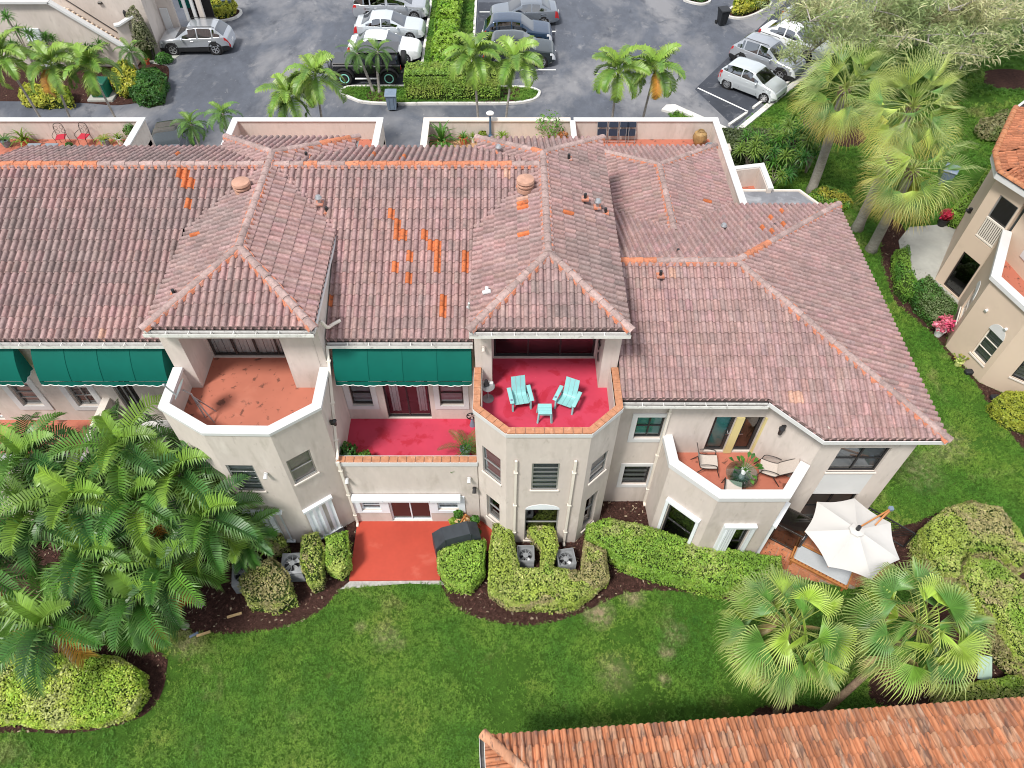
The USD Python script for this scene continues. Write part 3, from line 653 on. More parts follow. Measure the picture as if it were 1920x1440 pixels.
# ---- roof slopes
roofs, caps, mort = [], [], []
Z1, MT = 8.46, .39
def hip_block(x0, x1, y0, y1, z, m, which='flrb'):
    h = (x1 - x0) / 2; xc = (x0 + x1) / 2; a, b = (xc, y0 + h), (xc, y1 - h); zr = z + m * h; out = []
    if 'f' in which: out += facet_tiles((x0, y0, z), (1, 0), m, [([(x0, y0), (x1, y0), a], ())])
    if 'r' in which: out += facet_tiles((x1, y0, z), (0, 1), m, [([(x1, y0), (x1, y1), b, a], ())])
    if 'l' in which: out += facet_tiles((x0, y1, z), (0, -1), m, [([(x0, y1), (x0, y0), a, b], ())])
    if 'b' in which: out += facet_tiles((x1, y1, z), (-1, 0), m, [([(x1, y1), (x0, y1), b], ())])
    return out, (np.array([*a, zr]), np.array([*b, zr]))
def deck(pts3, name='roof'):
    mb = MB(); P = np.array(pts3, float) - [0, 0, .05]
    v2, f2 = trimesh.creation.triangulate_polygon(orient(Polygon(P[:, :2])), engine='earcut')
    idx = np.array([int(np.argmin(((P[:, :2] - v) ** 2).sum(1))) for v in v2]); f2 = idx[np.asarray(f2)]
    mb.add(P, f2); mb.add(P - [0, 0, .14], f2[:, ::-1])
    return part(name, mb, 'roof_deck', HR)
TLx = (-9.64, -5.10, 13.35, 22.45); TRx = (-.97, 3.33, 13.30, 22.40)
MM, EY, EZ, RY, RZ = .38, 14.08, 7.2, 19.6, 9.30
all_tiles = []                      # (roof prim, tile)
def add_roof(dk, tiles):
    p = deck(dk); all_tiles.extend((p, t) for t in tiles)
ml = facet_tiles((-16, EY, EZ), (1, 0), MM, [([(-16.3, EY), (-9.7, EY), (-9.7, 17.35), (-16.3, 17.35)], (2,)), ([(-16.3, 17.35), (-9.5, 17.35), (-7.3, RY), (-16.3, RY)], (0, 1))])
mm_ = facet_tiles((-16, EY, EZ), (1, 0), MM, [([(-5.13, EY), (-.93, EY), (-.93, 17.35), (-5.13, 17.35)], (2,)), ([(-5.2, 17.35), (-.8, 17.35), (1.2, RY), (-7.4, RY)], (0, 1, 3))])
zz = lambda y: EZ + MM * (y - EY)
add_roof([(-16.3, EY, EZ), (-9.6, EY, EZ), (-9.6, 17.35, zz(17.35)), (-7.3, RY, RZ), (-16.3, RY, RZ)], ml)
add_roof([(-5.13, EY, EZ), (-.93, EY, EZ), (-.93, 17.35, zz(17.35)), (1.2, RY, RZ), (-7.4, RY, RZ), (-5.13, 17.35, zz(17.35))], mm_)
REY, REZ = 21.93, 8.41
add_roof([(-.9, REY, REZ), (-16.3, REY, REZ), (-16.3, RY, RZ), (1.12, RY, RZ)], facet_tiles((3.2, REY, REZ), (-1, 0), (RZ - REZ) / (REY - RY), [([(-.9, REY), (-16.3, REY), (-16.3, RY), (1.12, RY)], ())]))
for X in (TLx, TRx):
    t, (a, b) = hip_block(*X, Z1, MT); x0, x1, y0, y1 = X
    p = part('roof', MB().add([[x0, y0, Z1 - .05], [x1, y0, Z1 - .05], [x1, y1, Z1 - .05], [x0, y1, Z1 - .05], a - [0, 0, .05], b - [0, 0, .05]], [[0, 1, 4], [1, 2, 5], [1, 5, 4], [2, 3, 5], [3, 0, 4], [3, 4, 5], [0, 2, 1], [0, 3, 2]]), 'roof_deck', HR)
    all_tiles.extend((p, q) for q in t)
    for q, lowx, lowy in ((a, x0, y0), (a, x1, y0), (b, x0, y1), (b, x1, y1)):
        c_, m_ = ridge_caps(q, (lowx, lowy, Z1 + .02)); caps += c_; mort.append(m_)
    c_, m_ = ridge_caps(b, a); caps += c_; mort.append(m_)
# the lower wing: hip roof with a notch in its front eave over the corner balcony
B0, BM, BX0, BX1, BY0, BY1 = 5.85, .358, 3.28, 12.33, 11.57, 22.17
bh = (BY1 - BY0) / 2; BA = (BX1 - bh, BY0 + bh); BZ = B0 + BM * bh
front = [([(7.45, 12.66), (8.87, BY0), (BX1, BY0), BA, (7.45, BA[1])], (4,)), ([(BX0, 12.68), (7.45, 12.66), (7.45, BA[1]), (BX0, BA[1])], (1,))]
front[0] = ([(7.45, 12.66), (8.87, BY0), (BX1, BY0), (7.45, BY0 + BX1 - 7.45)], (3,))
front[1] = ([(BX0, 12.68), (7.45, 12.66), (7.45, BY0 + BX1 - 7.45), BA, (BX0, BA[1])], (1,))
bz = lambda y: B0 + BM * (y - BY0)
add_roof([(BX0, 12.68, bz(12.68)), (7.45, 12.66, bz(12.66)), (8.87, BY0, B0), (BX1, BY0, B0), (*BA, BZ), (BX0, BA[1], BZ)], facet_tiles((BX0, BY0, B0), (1, 0), BM, front))
add_roof([(BX1, BY0, B0), (BX1, BY1, B0), (*BA, BZ)], facet_tiles((BX1, BY0, B0), (0, 1), BM, [([(BX1, BY0), (BX1, BY1), BA], ())]))
add_roof([(BX1, BY1, B0), (BX0, BY1, B0), (BX0, BA[1], BZ), (*BA, BZ)], facet_tiles((BX1, BY1, B0), (-1, 0), BM, [([(BX1, BY1), (BX0, BY1), (BX0, BA[1]), BA], ())]))
for A, B in (((*BA, BZ), (BX1, BY0, B0 + .02)), ((*BA, BZ), (BX1, BY1, B0 + .02)), ((BX0, BA[1], BZ), (*BA, BZ))):
    c_, m_ = ridge_caps(A, B); caps += c_; mort.append(m_)
# the small hipped wing behind it
S0, SM, SX0, SX1, SY1, SXR, SYR = 5.75, .36, 2.95, 8.51, 26.16, 5.71, 23.36
SZ = S0 + SM * (SX1 - SXR)
add_roof([(SX1, 19.0, S0), (SX1, SY1, S0), (SXR, SYR, SZ), (SXR, 19.0, SZ)], facet_tiles((SX1, 20, S0), (0, 1), SM, [([(SX1, 19.6), (SX1, SY1), (SXR, SYR), (SXR, 19.2)], (3,))]))
add_roof([(SX0, SY1, S0), (SX0, 19.0, S0), (SXR, 19.0, SZ), (SXR, SYR, SZ)], facet_tiles((SX0, SY1, S0), (0, -1), SM, [([(SX0, SY1), (SX0, 19.2), (SXR, 19.2), (SXR, SYR)], (1,))]))
add_roof([(SX1, SY1, S0), (SX0, SY1, S0), (SXR, SYR, SZ)], facet_tiles((SX1, SY1, S0), (-1, 0), SM, [([(SX1, SY1), (SX0, SY1), (SXR, SYR)], ())]))
for A, B in (((SXR, SYR, SZ), (SX1, SY1, S0 + .02)), ((SXR, SYR, SZ), (SX0, SY1, S0 + .02)), ((SXR, SYR, SZ), (SXR, 19.55, SZ))):
    c_, m_ = ridge_caps(A, B); caps += c_; mort.append(m_)
for A, B in (((-16.2, RY, RZ), (-7.55, RY, RZ)), ((-7.2, RY, RZ), (1.0, RY, RZ))):
    c_, m_ = ridge_caps(A, B, L=.43); caps += c_; mort.append(m_)
# ---- which tiles were replaced by new orange ones
NEW = [(735, 411), (746, 430), (745, 449), (757, 449), (796, 449), (869, 451), (807, 469), (819, 469), (819, 487), (819, 506), (769, 486), (742, 505), (767, 525), (869, 487), (869, 507), (619, 562), (829, 565), (829, 585),
       (352, 376), (365, 376), (377, 376), (369, 440), (337, 322), (350, 322), (346, 341), (357, 340), (1060, 397), (976, 441), (1326, 380), (1430, 432), (1465, 400), (1469, 420), (1444, 439), (1445, 407), (702, 295), (760, 298), (333, 290), (990, 385), (985, 395), (990, 352)]
PALE = [(189, 627), (1264, 520), (1486, 748), (1500, 748), (952, 322), (965, 318), (985, 375)]
C = np.array([proj(t[2]) for _, t in all_tiles])
special = {}
for lst, nm in ((NEW, 'new'), (PALE, 'pale')):
    for q in lst:
        k = int(np.argmin(((C - q) ** 2).sum(1)))
        if ((C[k] - q) ** 2).sum() < 500: special[k] = nm
r = np.random.default_rng(21)
size = np.array([pxm(t[2]) * (1 if len(t[1]) > 30 else .6) for _, t in all_tiles])
seen = (C[:, 0] > 0) & (C[:, 0] < 1920) & (C[:, 1] > 0)
order = [k for k in np.argsort(-size) if seen[k]]
own = set(special) | set(order[:300 - len(special)])
rest = {}
def tile_tint(c, k):
    g = meshkit.fbm(np.array([[c[0] * .35, c[1] * .35, 1.0]]), 3, 9)[0]
    base = TH * r.uniform(.88, 1.10) * (1 + .035 * r.normal(0, 1, 3) * [1, .5, .5])
    grey = np.array([.235, .182, .172])
    mix = np.clip((g - .42) * 2.2 + r.uniform(-.2, .3), 0, .85)
    if c[0] > 3.3: mix *= .35
    return base * (1 - mix) + grey * mix * r.uniform(.85, 1.15)
for k, (p, (v, f, c)) in enumerate(all_tiles):
    tint = tile_tint(c, k)
    if special.get(k) == 'new': tint = np.array([.50, .145, .055]) * r.uniform(.85, 1.1)
    if special.get(k) == 'pale': tint = np.array([.48, .29, .22])
    if k in own:
        lab = {'new': 'bright orange replacement tile', 'pale': 'pale cleaned tile'}.get(special.get(k))
        part('tile', MB().add(v, f, tint), 'tile_orange' if special.get(k) == 'new' else 'tile_clay', p, True, label=lab)
    else:
        rest.setdefault(p, MB()).add(v, f, tint)
for p, mb in rest.items(): part('tile', mb, 'tile_clay', p, True, kind='stuff')
# caps: orange along parts of the main ridge and at a few hips, pinkish grey elsewhere
rc = part('ridge', MB().box((0, 14, 3), (.01, .01, .01)), 'roof_deck', HR)
for v, f, c in caps:
    u, w_ = proj(c)
    orange = (abs(c[1] - RY) < .3 and c[2] > 9 and ((u < 110) or (110 <= u < 200 and r.uniform() < .5) or (565 < u < 585) or (645 < u < 965))) or (595 < u < 656 and w_ < 275) or (1160 < u < 1220 and 480 < w_ < 500) or (1390 < u < 1440 and 450 < w_ < 492) or (1005 < u < 1025 and w_ < 292)
    tint = np.array([.50, .19, .105]) * r.uniform(.85, 1.15) if orange else np.array([.36, .26, .24]) * r.uniform(.8, 1.15)
    part('ridge_cap', MB().add(v, f, tint), 'tile_orange' if orange else 'tile_clay', rc, True, label='orange ridge cap' if orange else None)
for m_ in mort: part('mortar', m_, 'mortar_orange', rc)
print('tiles', len(all_tiles), 'caps', len(caps))

# ---- gutters and fascias
def gutter(parent, A, B, out, w=.13, h=.12, name='gutter'):
    A, B, out = np.asarray(A, float), np.asarray(B, float), unit([*out, 0.0]); mb, mi = MB(), MB()
    mb.bar(A + out * w + [0, 0, -h / 2], B + out * w + [0, 0, -h / 2], .012, h); mb.bar(A + out * .01 + [0, 0, -h / 2], B + out * .01 + [0, 0, -h / 2], .014, h)
    mb.bar(A + out * w / 2 + [0, 0, -h + .01], B + out * w / 2 + [0, 0, -h + .01], w, .012)
    g = part(name, mb, 'gutter', parent)
    mi.bar(A + out * w / 2 + [0, 0, -h + .022], B + out * w / 2 + [0, 0, -h + .022], w - .014, .008); part('gutter_bed', mi, 'gutter_inside', g)
    d = unit(B - A); n = int(np.linalg.norm(B - A) / .6)
    for i in range(1, n): mb2 = MB().bar(A + d * .6 * i, A + d * .6 * i + out * w, .02, .008); part('gutter_strap', mb2, 'gutter', g)
    return g
gutter(HR, (-16.3, EY - .02, EZ - .03), (-9.7, EY - .02, EZ - .03), (0, -1)); gutter(HR, (-5.12, EY - .02, EZ - .03), (-.94, EY - .02, EZ - .03), (0, -1))
gutter(HR, (TLx[0], TLx[2] - .02, Z1 - .03), (TLx[1], TLx[2] - .02, Z1 - .03), (0, -1)); gutter(HR, (TRx[0], TRx[2] - .02, Z1 - .03), (TRx[1], TRx[2] - .02, Z1 - .03), (0, -1))
gutter(HR, (BX0, 12.64, bz(12.66) - .03), (7.45, 12.62, bz(12.66) - .03), (0, -1))
def bird(A, B, inn):
    A, B = np.asarray(A, float), np.asarray(B, float); o = unit([*inn, 0]) * .05; part('bird_stop', MB().bar(A + o + [0, 0, .025], B + o + [0, 0, .025], .03, .10), 'bird_stop', HR)
bird((BX0, 12.68, bz(12.68)), (7.45, 12.66, bz(12.66)), (0, 1)); bird((7.45, 12.66, bz(12.66)), (8.87, BY0, B0), (.6, .8)); bird((8.87, BY0, B0), (BX1 - .1, BY0, B0), (0, 1)); bird((BX1, BY0 + .1, B0), (BX1, BY1 - .1, B0), (-1, 0))
for X in (TLx, TRx): bird((X[0] + .1, X[2], Z1), (X[1] - .1, X[2], Z1), (0, 1)); bird((X[0], X[2] + .1, Z1), (X[0], X[3] - .1, Z1), (1, 0)); bird((X[1], X[2] + .1, Z1), (X[1], X[3] - .1, Z1), (-1, 0))
bird((-16.3, EY, EZ), (-9.7, EY, EZ), (0, 1)); bird((-5.12, EY, EZ), (-.94, EY, EZ), (0, 1))
mb = MB(); mb.bar((7.47, 12.62, bz(12.66) - .09), (8.89, 11.54, B0 - .08), .03, .14); mb.bar((8.89, 11.55, B0 - .09), (BX1, 11.55, B0 - .09), .03, .14); mb.bar((BX1 + .01, 11.55, B0 - .09), (BX1 + .01, BY1, B0 - .09), .03, .14)
part('fascia', mb, 'white_paint', HR)
mb = MB()
for X in (TLx, TRx):
    mb.bar((X[0] + .01, X[2], Z1 - .09), (X[0] + .01, X[3], Z1 - .09), .03, .13); mb.bar((X[1] - .01, X[2], Z1 - .09), (X[1] - .01, X[3], Z1 - .09), .03, .13)
part('fascia', mb, 'white_paint', HR)

# ---- levels
F2, F3, P3 = 2.95, 5.5, 6.4
# mid unit
w = Wall(HR, (-5.18, 12.2), (-.88, 12.2), 0, 3.62)
white = []
rl = w.rect(671, 930, 716, 957); rd = w.rect(725, 930, 811, 977); rr_ = w.rect(818, 929, 861, 956); rd[1] = .08
w.window(rl, 'shutter_white', .05, 1, 4, 'blind', 7, louvre=True, sill=False); w.window(rr_, 'shutter_white', .05, 1, 4, 'blind', 7, louvre=True, sill=False)
d = w.window(rd, 'shutter_white', .05, 2, 1, None, 0, 'glass', name='sliding_door', sill=False)
part('floor_reflection_rug', MB().quad(w.L(rd[0], .1, -.24), w.L((rd[0] + rd[2]) / 2, .1, -.24), w.L((rd[0] + rd[2]) / 2, 1.7, -1.05), w.L(rd[0], 1.7, -1.05)), 'floor_red', d) if False else None
s0, zt = w.at(651, 915); s1, zb = w.at(873, 960)
for a, b in ((s0, rl[0]), (rl[2], rd[0]), (rd[2], rr_[0]), (rr_[2], s1)): part("white_surround", w.lbox(MB(), a, b, zb, rl[3], 0, .04), "shutter_white", HR)
for q in (rl, rr_): part('white_surround', w.lbox(MB(), q[0], q[2], zb, q[1], 0, .038), 'shutter_white', HR)
pass
for a, b, zz_ in ((s0 + .1, rd[0] - .10, rl[3] - .03), (rd[0] - .09, rd[2] + .05, rl[3] - .02), (rd[2] + .06, s1 - .12, rl[3] - .03)):
    bx = MB(); q = w.L(a, zz_, .035); sx = b - a
    prof = np.array([[0, 0], [.20, 0], [.20, .12], [.13, .20], [0, .20]])
    k = len(prof); v = np.vstack([w.p0 + w.d * s + np.outer(prof[:, 0] + .035, w.n) + np.outer(prof[:, 1] + zz_, [0, 0, 1]) for s in (a, b)])
    f = [[i, (i + 1) % k, k + (i + 1) % k] for i in range(k)] + [[i, k + (i + 1) % k, k + i] for i in range(k)] + [[0, i + 1, i] for i in range(1, k - 1)] + [[k, k + i, k + i + 1] for i in range(1, k - 1)]
    part('shutter_box', bx.add(v, f), 'shutter_white', HR)
w.build()
part('terrace_floor', MB().lohi((-5.18, 12.3, F2 - .2), (-.88, 14.47, F2)), 'floor_magenta', HR, label='magenta painted floor of the middle terrace')
part('white_band', MB().lohi((-5.2, 12.155, 3.62), (-.86, 12.43, 3.80)), 'white_paint', HR)
n = 16
for i in range(n): part('coping_tile', MB().rbox((-5.18 + 4.3 / n * i + .006, 12.17, 3.80), (-5.18 + 4.3 / n * (i + 1) - .006, 12.39, 3.845), .012), 'coping', HR)
w = Wall(HR, (-5.18, 14.47), (-.88, 14.47), F2 - .3, 7.15)
rl, rd, rr_ = w.rect(646, 700, 701, 760), w.rect(711, 700, 810, 783), w.rect(819, 700, 870, 760); rd[1] = F2 + .03
w.window(rl, 'frame_bronze', .045, 1, 3, 'blind_dark', 9, trim=.17); w.window(rr_, 'frame_bronze', .045, 1, 3, 'blind_dark', 9, trim=.17)
d = w.window(rd, 'frame_dark', .06, 2, 1, None, 0, name='sliding_door', sill=False)
for a in (rd[0] + .15, rd[2] - .42):
    for q in range(4): g = MB(); w.lbox(g, a + q * .07, a + q * .07 + .06, rd[1] + .08, rd[3] - .05, -.27 - .02 * (q % 2), -.25 - .02 * (q % 2)); part('curtain', g, 'curtain_white', d)
w.build()
# unit further along
w = Wall(HR, (-17, 14.42), (-9.65, 14.42), F2 - .3, 7.15)
w.window(w.rect(8, 716, 85, 760), 'frame_grey', .045, 1, 4, 'blind_pink', 10, trim=.2)
w.window(w.rect(112, 712, 188, 761), 'frame_grey', .045, 2, 3, 'blind_pink', 10, trim=.2)
rd = w.rect(180, 712, 285, 783); rd[1] = F2 + .03
rd = [rd[0] + .35, rd[1], min(rd[2], w.len - .35), rd[3]]
w.window(rd, 'frame_grey', .06, 3, 1, 'blind_pink', 0, 'glass_dark', name='sliding_door', sill=False)
rd = w.rect(-60, 712, 8, 783); rd[1] = F2 + .03; rd[0] = max(rd[0], .3); rd[2] = rd[2] - .5
w.window(rd, 'frame_grey', .06, 2, 1, 'blind_pink', -14, name='sliding_door', sill=False)
w.build()
Wall(HR, (-17, 12.2), (-9.5, 12.2), 0, 3.8).build()
part('white_band', MB().lohi((-17, 12.13, 3.8), (-9.5, 12.43, 3.92)), 'white_paint', HR)
part('terrace_floor', MB().lohi((-17, 12.4, F2 - .2), (-12.95, 14.42, F2)), 'floor_terracotta', HR, label='terracotta floor beyond the dividing wall')
part('terrace_floor', MB().lohi((-12.75, 12.4, F2 - .2), (-9.65, 14.42, F2)), 'white_paint', HR, label='white painted terrace floor')
part('dividing_wall', MB().lohi((-12.95, 12.43, F2 - .2), (-12.75, 14.42, 4.1)), 'stucco', HR)
part('dividing_wall', MB().lohi((-12.97, 12.43, 4.1), (-12.73, 14.42, 4.16)), 'stucco_pale', HR)

def awning(x0, x1, label, sag=0.0, endflap=True):
    y0, z0, y1, z1 = 14.2, 7.0, 13.6, 5.98
    a = thing('awning', label, 'awning', ((x0 + x1) / 2, 14.3, 6.0), 'green canvas awnings')
    n, k = 10, max(4, int(round((x1 - x0) / .9))); th = np.linspace(0, PI / 2, n)
    sl = np.linspace(0, 1, n); prof = np.column_stack([y0 - (y0 - y1) * (sl * .55 + .45 * np.sin(sl * PI / 2)), z0 - (z0 - z1) * (sl * .55 + .45 * (1 - np.cos(sl * PI / 2)))])
    for i in range(k):
        xa, xb = x0 + (x1 - x0) * i / k, x0 + (x1 - x0) * (i + 1) / k
        xs = np.linspace(xa, xb, 5); V = []
        for x in xs:
            q = .025 * math.sin(PI * (x - xa) / (xb - xa)); V.append(np.column_stack([np.full(n, x), prof[:, 0] + q, prof[:, 1] - q * .5]))
        V = np.vstack(V); ii, jj = np.meshgrid(np.arange(4), np.arange(n - 1), indexing='ij'); q = np.stack([ii * n + jj, (ii + 1) * n + jj, (ii + 1) * n + jj + 1, ii * n + jj + 1], -1).reshape(-1, 4)
        part('canvas_panel', MB().add(V, q), 'canvas_green', a, True)
        part('frame_bow', MB().tube(np.column_stack([np.full(n, xb - .002), prof[:, 0] - .006, prof[:, 1] + .006]), .009, 5), 'canvas_green', a)
    # scalloped valance along the front and the curved end cloths
    m = int((x1 - x0) / .24); xs = np.linspace(x0, x1, m * 8 + 1); dz = .15 + .03 * np.abs(np.sin((xs - x0) / (x1 - x0) * m * PI))
    top = np.column_stack([xs, np.full(len(xs), y1 - .012), np.full(len(xs), z1)]); bot = np.column_stack([xs, np.full(len(xs), y1 - .02 + .02 * np.sin(xs * 5)), z1 - dz])
    i = np.arange(len(xs) - 1); L = len(xs)
    part('valance', MB().add(np.vstack([top, bot]), np.stack([i, i + 1, L + i + 1, L + i], 1)), 'canvas_green', a)
    part('valance_trim', MB().tube(bot - [0, .004, 0], .012, 4), 'canvas_trim', a)
    for x in (x0, x1):
        P = np.column_stack([np.full(n, x), prof]); c = np.array([x, y0, z1])
        ys = np.linspace(y1, y0, 22); bz = z1 - .10 - .05 * np.abs(np.sin(np.linspace(0, 2.5 * PI, 22)))
        ed = np.column_stack([np.full(22, x), ys, bz])
        V = np.vstack([c[None], P]); mb = MB().add(V, [[0, q, q + 1] for q in range(1, n)])
        tp = ed.copy(); tp[:, 2] = z1; q = np.arange(21); mb.add(np.vstack([tp, ed]), np.stack([q, q + 1, 22 + q + 1, 22 + q], 1))
        part('end_cloth', mb, 'canvas_green', a); part('end_trim', MB().tube(ed, .012, 4), 'canvas_trim', a)
    return a
awning(-5.02, -1.0, 'dark green barrel awning with scalloped edge over the doors of the magenta terrace')
awning(-13.75, -9.95, 'stained dark green barrel awning over the windows above the large palm clump')
awning(-18.0, -14.25, 'dark green barrel awning cut off by the picture edge, its curved end showing')

# ---- the two towers with their open roof terraces
def tower(poly, xl, xr, fl, lint_z, pier_l, pier_r, yback, door, coping, blind, floor_mat, label):
    (x0, y0), (x1, y1), (x2, y2), (x3, y3) = poly
    side_r = Wall(HR, (x3, y3 + .01), (x3, 22), 0, 8.3); side_l = Wall(HR, (x0, 22), (x0, y0 + .01), 0, 8.3)
    yf = 13.75
    side_r.top = [(0, 0), (side_r.len, 0), (side_r.len, 8.3), (yf - y3, 8.3), (yf - y3, P3), (0, P3)]
    side_l.top = [(0, 0), (side_l.len, 0), (side_l.len, P3), (side_l.len - (yf - y0), P3), (side_l.len - (yf - y0), 8.3), (0, 8.3)]
    side_r.build(); side_l.build()
    part('terrace_floor', MB().prism([(x0 + .1, yback), (x0 + .1, y0), (x1, y1 + .1), (x2, y2 + .1), (x3 - .1, y3), (x3 - .1, yback)], fl - .25, fl), floor_mat, HR, label=label)
    part('pier', MB().lohi((x0 + .202, yf, fl), (pier_l, yback, 8.32)), 'stucco', HR); part('pier', MB().lohi((pier_r, yf, fl), (x3 - .202, yback, 8.32)), 'stucco', HR)
    part('lintel', MB().lohi((pier_l, yf, lint_z), (pier_r, yf + .25, 8.31)), 'stucco', HR)
    part('soffit', MB().lohi((x0 - .05, yf - .4, 8.28), (x3 + .05, yback, 8.34)), 'stucco_pale', HR)
    w = Wall(HR, (pier_l, yback), (pier_r, yback), fl, 8.3)
    r_ = [.04, fl + .03, w.len - .04, fl + 2.15]
    d = w.window(r_, 'frame_dark' if door == 3 else 'frame_bronze', .06, door, 1, blind, -22 if blind else 0, name='sliding_door', sill=False)
    w.build()
    # parapet
    line = [(x0, yf), (x0, y0), (x1, y1), (x2, y2), (x3, y3), (x3, yf)]
    lm = LineString(line)
    if coping:
        inner = lm.parallel_offset(.12, 'left', join_style=2)
        part('white_band', MB().prism(lm.parallel_offset(.075, 'left', join_style=2).buffer(.115, cap_style=2, join_style=2), P3 - .16, P3), 'white_paint', HR)
        for i in range(len(line) - 1):
            A, B = np.array(line[i]), np.array(line[i + 1]); D = np.linalg.norm(B - A); k = max(2, int(round(D / .27))); d_ = (B - A) / D; nrm = np.array([-d_[1], d_[0]])
            for j in range(k):
                a, b = A + d_ * (D * j / k + .006), A + d_ * (D * (j + 1) / k - .006)
                q = Polygon([a - nrm * .05, b - nrm * .05, b + nrm * .25, a + nrm * .25])
                body = lm.parallel_offset(.07, 'left', join_style=2).buffer(.10, cap_style=2, join_style=2)
                q = q.intersection(body)
                if q.area > .004: part('coping_tile', MB().prism(q, P3 + .001 * (i % 2), P3 + .045 + .001 * (i % 2)), 'coping', HR)
    else:
        part('white_band', MB().prism(lm.parallel_offset(.10, 'left', join_style=2).buffer(.14, cap_style=2, join_style=2), P3 - .06, P3 + .05), 'white_paint', HR)
    return line
TRp = [(-.88, 12.25), (.02, 11.43), (2.35, 11.43), (3.25, 12.28)]
TLp = [(-9.65, 12.29), (-8.23, 11.43), (-6.41, 11.40), (-5.18, 12.29)]
tower(TRp, -.88, 3.25, F3, 7.66, -.40, 2.78, 14.92, 3, True, None, 'floor_magenta', 'magenta floor of the terrace with turquoise chairs')
tower(TLp, -9.65, -5.18, F3, 7.66, -9.12, -6.30, 14.95, 4, False, 'blind', 'floor_terracotta', 'stained terracotta floor of the terrace with the satellite dish')
# bay walls
w = Wall(HR, TRp[0], TRp[1], 0, P3 - .16)
w.window(w.rect(904, 835, 939, 908), 'frame_grey', .04, 1, 2, 'blind_dark', 9, depth=.06); w.window(w.rect(912, 926, 937, 986), 'frame_grey', .04, 1, 2, None, 0, depth=.14); w.build()
w = Wall(HR, TRp[1], TRp[2], 0, P3 - .16)
w.window(w.rect(998, 869, 1045, 918), 'frame_grey', .045, 1, 6, 'blind_dark', 6, louvre=True, depth=.05)
q = w.rect(985, 955, 1043, 1012); w.window(q, 'frame_grey', .045, 1, 2, None, 0, depth=.14)
mb = MB(); k = 17; a = np.linspace(0, PI, k); sc_ = (q[0] + q[2]) / 2; rw = (q[2] - q[0]) / 2
arc = np.array([w.L(sc_ + rw * math.cos(t), q[3] + .30 * math.sin(t), .012) for t in a]); arc2 = arc - w.n * .02
mb.add(np.vstack([w.L(sc_, q[3], .012)[None], arc]), [[0, i, i + 1] for i in range(1, k)]); mb.add(np.vstack([arc, arc2]), [[i, i + 1, k + i + 1, k + i] for i in range(k - 1)])
part('arch_panel', mb, 'shutter_white', HR); w.build()
w = Wall(HR, TRp[2], TRp[3], 0, P3 - .16)
w.window(w.rect(1110, 870, 1134, 880), 'frame_grey', .04, 1, 2, 'blind_dark', 9, depth=.06); w.window(w.rect(1100, 938, 1111, 977), 'frame_grey', .04, 1, 2, None, 0, depth=.14); w.build()
def accordion(w, q, gap=None):
    """white folding storm shutter: pleated leaves between a head and a sill rail"""
    p = part('storm_shutter', w.lbox(MB(), q[0] - .05, q[2] + .05, q[3], q[3] + .1, 0, .12), 'shutter_white', HR); part('sill_rail', w.lbox(MB(), q[0] - .05, q[2] + .05, q[1] - .05, q[1], 0, .10), 'shutter_white', p)
    n = max(6, int((q[2] - q[0]) / .11)); ws = (q[2] - q[0]) / n
    for i in range(n):
        if gap is not None and i == gap: continue
        a, b = q[0] + ws * i, q[0] + ws * (i + 1); o = (.02, .09) if i % 2 else (.09, .02)
        part('shutter_leaf', MB().quad(w.L(a, q[1], o[0]), w.L(b, q[1], o[1]), w.L(b, q[3], o[1]), w.L(a, q[3], o[0])), 'shutter_white', p)
w = Wall(HR, TLp[2], TLp[3], 0, P3 - .1)
w.window(w.rect(536, 866, 596, 885), 'frame_grey', .045, 1, 2, 'blind_pink', 0, depth=.06)
q = w.rect(564, 944, 639, 988); q = [q[0], .25, q[2], 2.15]; accordion(w, q, 5); w.build()
w = Wall(HR, TLp[1], TLp[2], 0, P3 - .1)
w.window(w.rect(422, 872, 497, 920), 'frame_grey', .045, 1, 4, 'blind_dark', 8, louvre=True, depth=.05)
q = w.rect(470, 944, 556, 1020); q = [q[0] - .3, .25, min(q[2], w.len - .1), 2.15]; accordion(w, q, 8); w.build()
Wall(HR, TLp[0], TLp[1], 0, P3 - .1).build()

# ---- the lower wing
w = Wall(HR, (3.25, 13.02), (4.92, 13.02), 0, 6.2)
w.window(w.rect(1196, 781, 1237, 822), 'frame_dark', .05, 2, 2, 'curtain_teal', 0, trim=.16); w.window(w.rect(1172, 873, 1211, 908), 'frame_dark', .05, 1, 4, 'blind', 5, trim=.14, louvre=True); w.build()
FB = 3.2
w = Wall(HR, (4.9, 12.95), (7.78, 12.95), FB - .3, 6.15)
r1, r2 = w.rect(1342, 782, 1358, 842), w.rect(1395, 782, 1408, 842)
s_a, _z0 = w.at(1319, 842); s_b, _ = w.at(1357, 842); s_c, _ = w.at(1372, 842); s_d, _ = w.at(1407, 842)
zt = w.at(1360, 782)[1]
for a, b, cur, ob in ((s_a, s_b, 'curtain_teal', 0), (s_c, s_d, 'interior_brown', 0)):
    w.window([a, FB + .06, b, zt], 'frame_dark', .095, 1, 1, cur, 0, name='glass_door', sill=False)
part('door_post', w.lbox(w.lbox(MB(), s_b + .01, s_c - .01, FB + .03, zt, -.05, .05), s_d + .01, s_d + .1, FB + .03, zt, -.05, .05), 'door_yellow', HR)
for s_ in (s_b - .05, s_c + .05): part('door_handle', MB().cyl(w.L(s_, FB + 1.0, -.07), w.L(s_, FB + 1.0, .0), .018, n=8).bar(w.L(s_, FB + 1.0, .0), w.L(s_ + (.1 if s_ > s_b else -.1), FB + 1.0, .0), .022), 'chrome', HR)
w.build()
w = Wall(HR, (7.78, 12.95), (9.1, 11.85), FB - .3, 6.0); w.build()
w = Wall(HR, (9.1, 11.85), (11.85, 11.85), 0, 5.72)
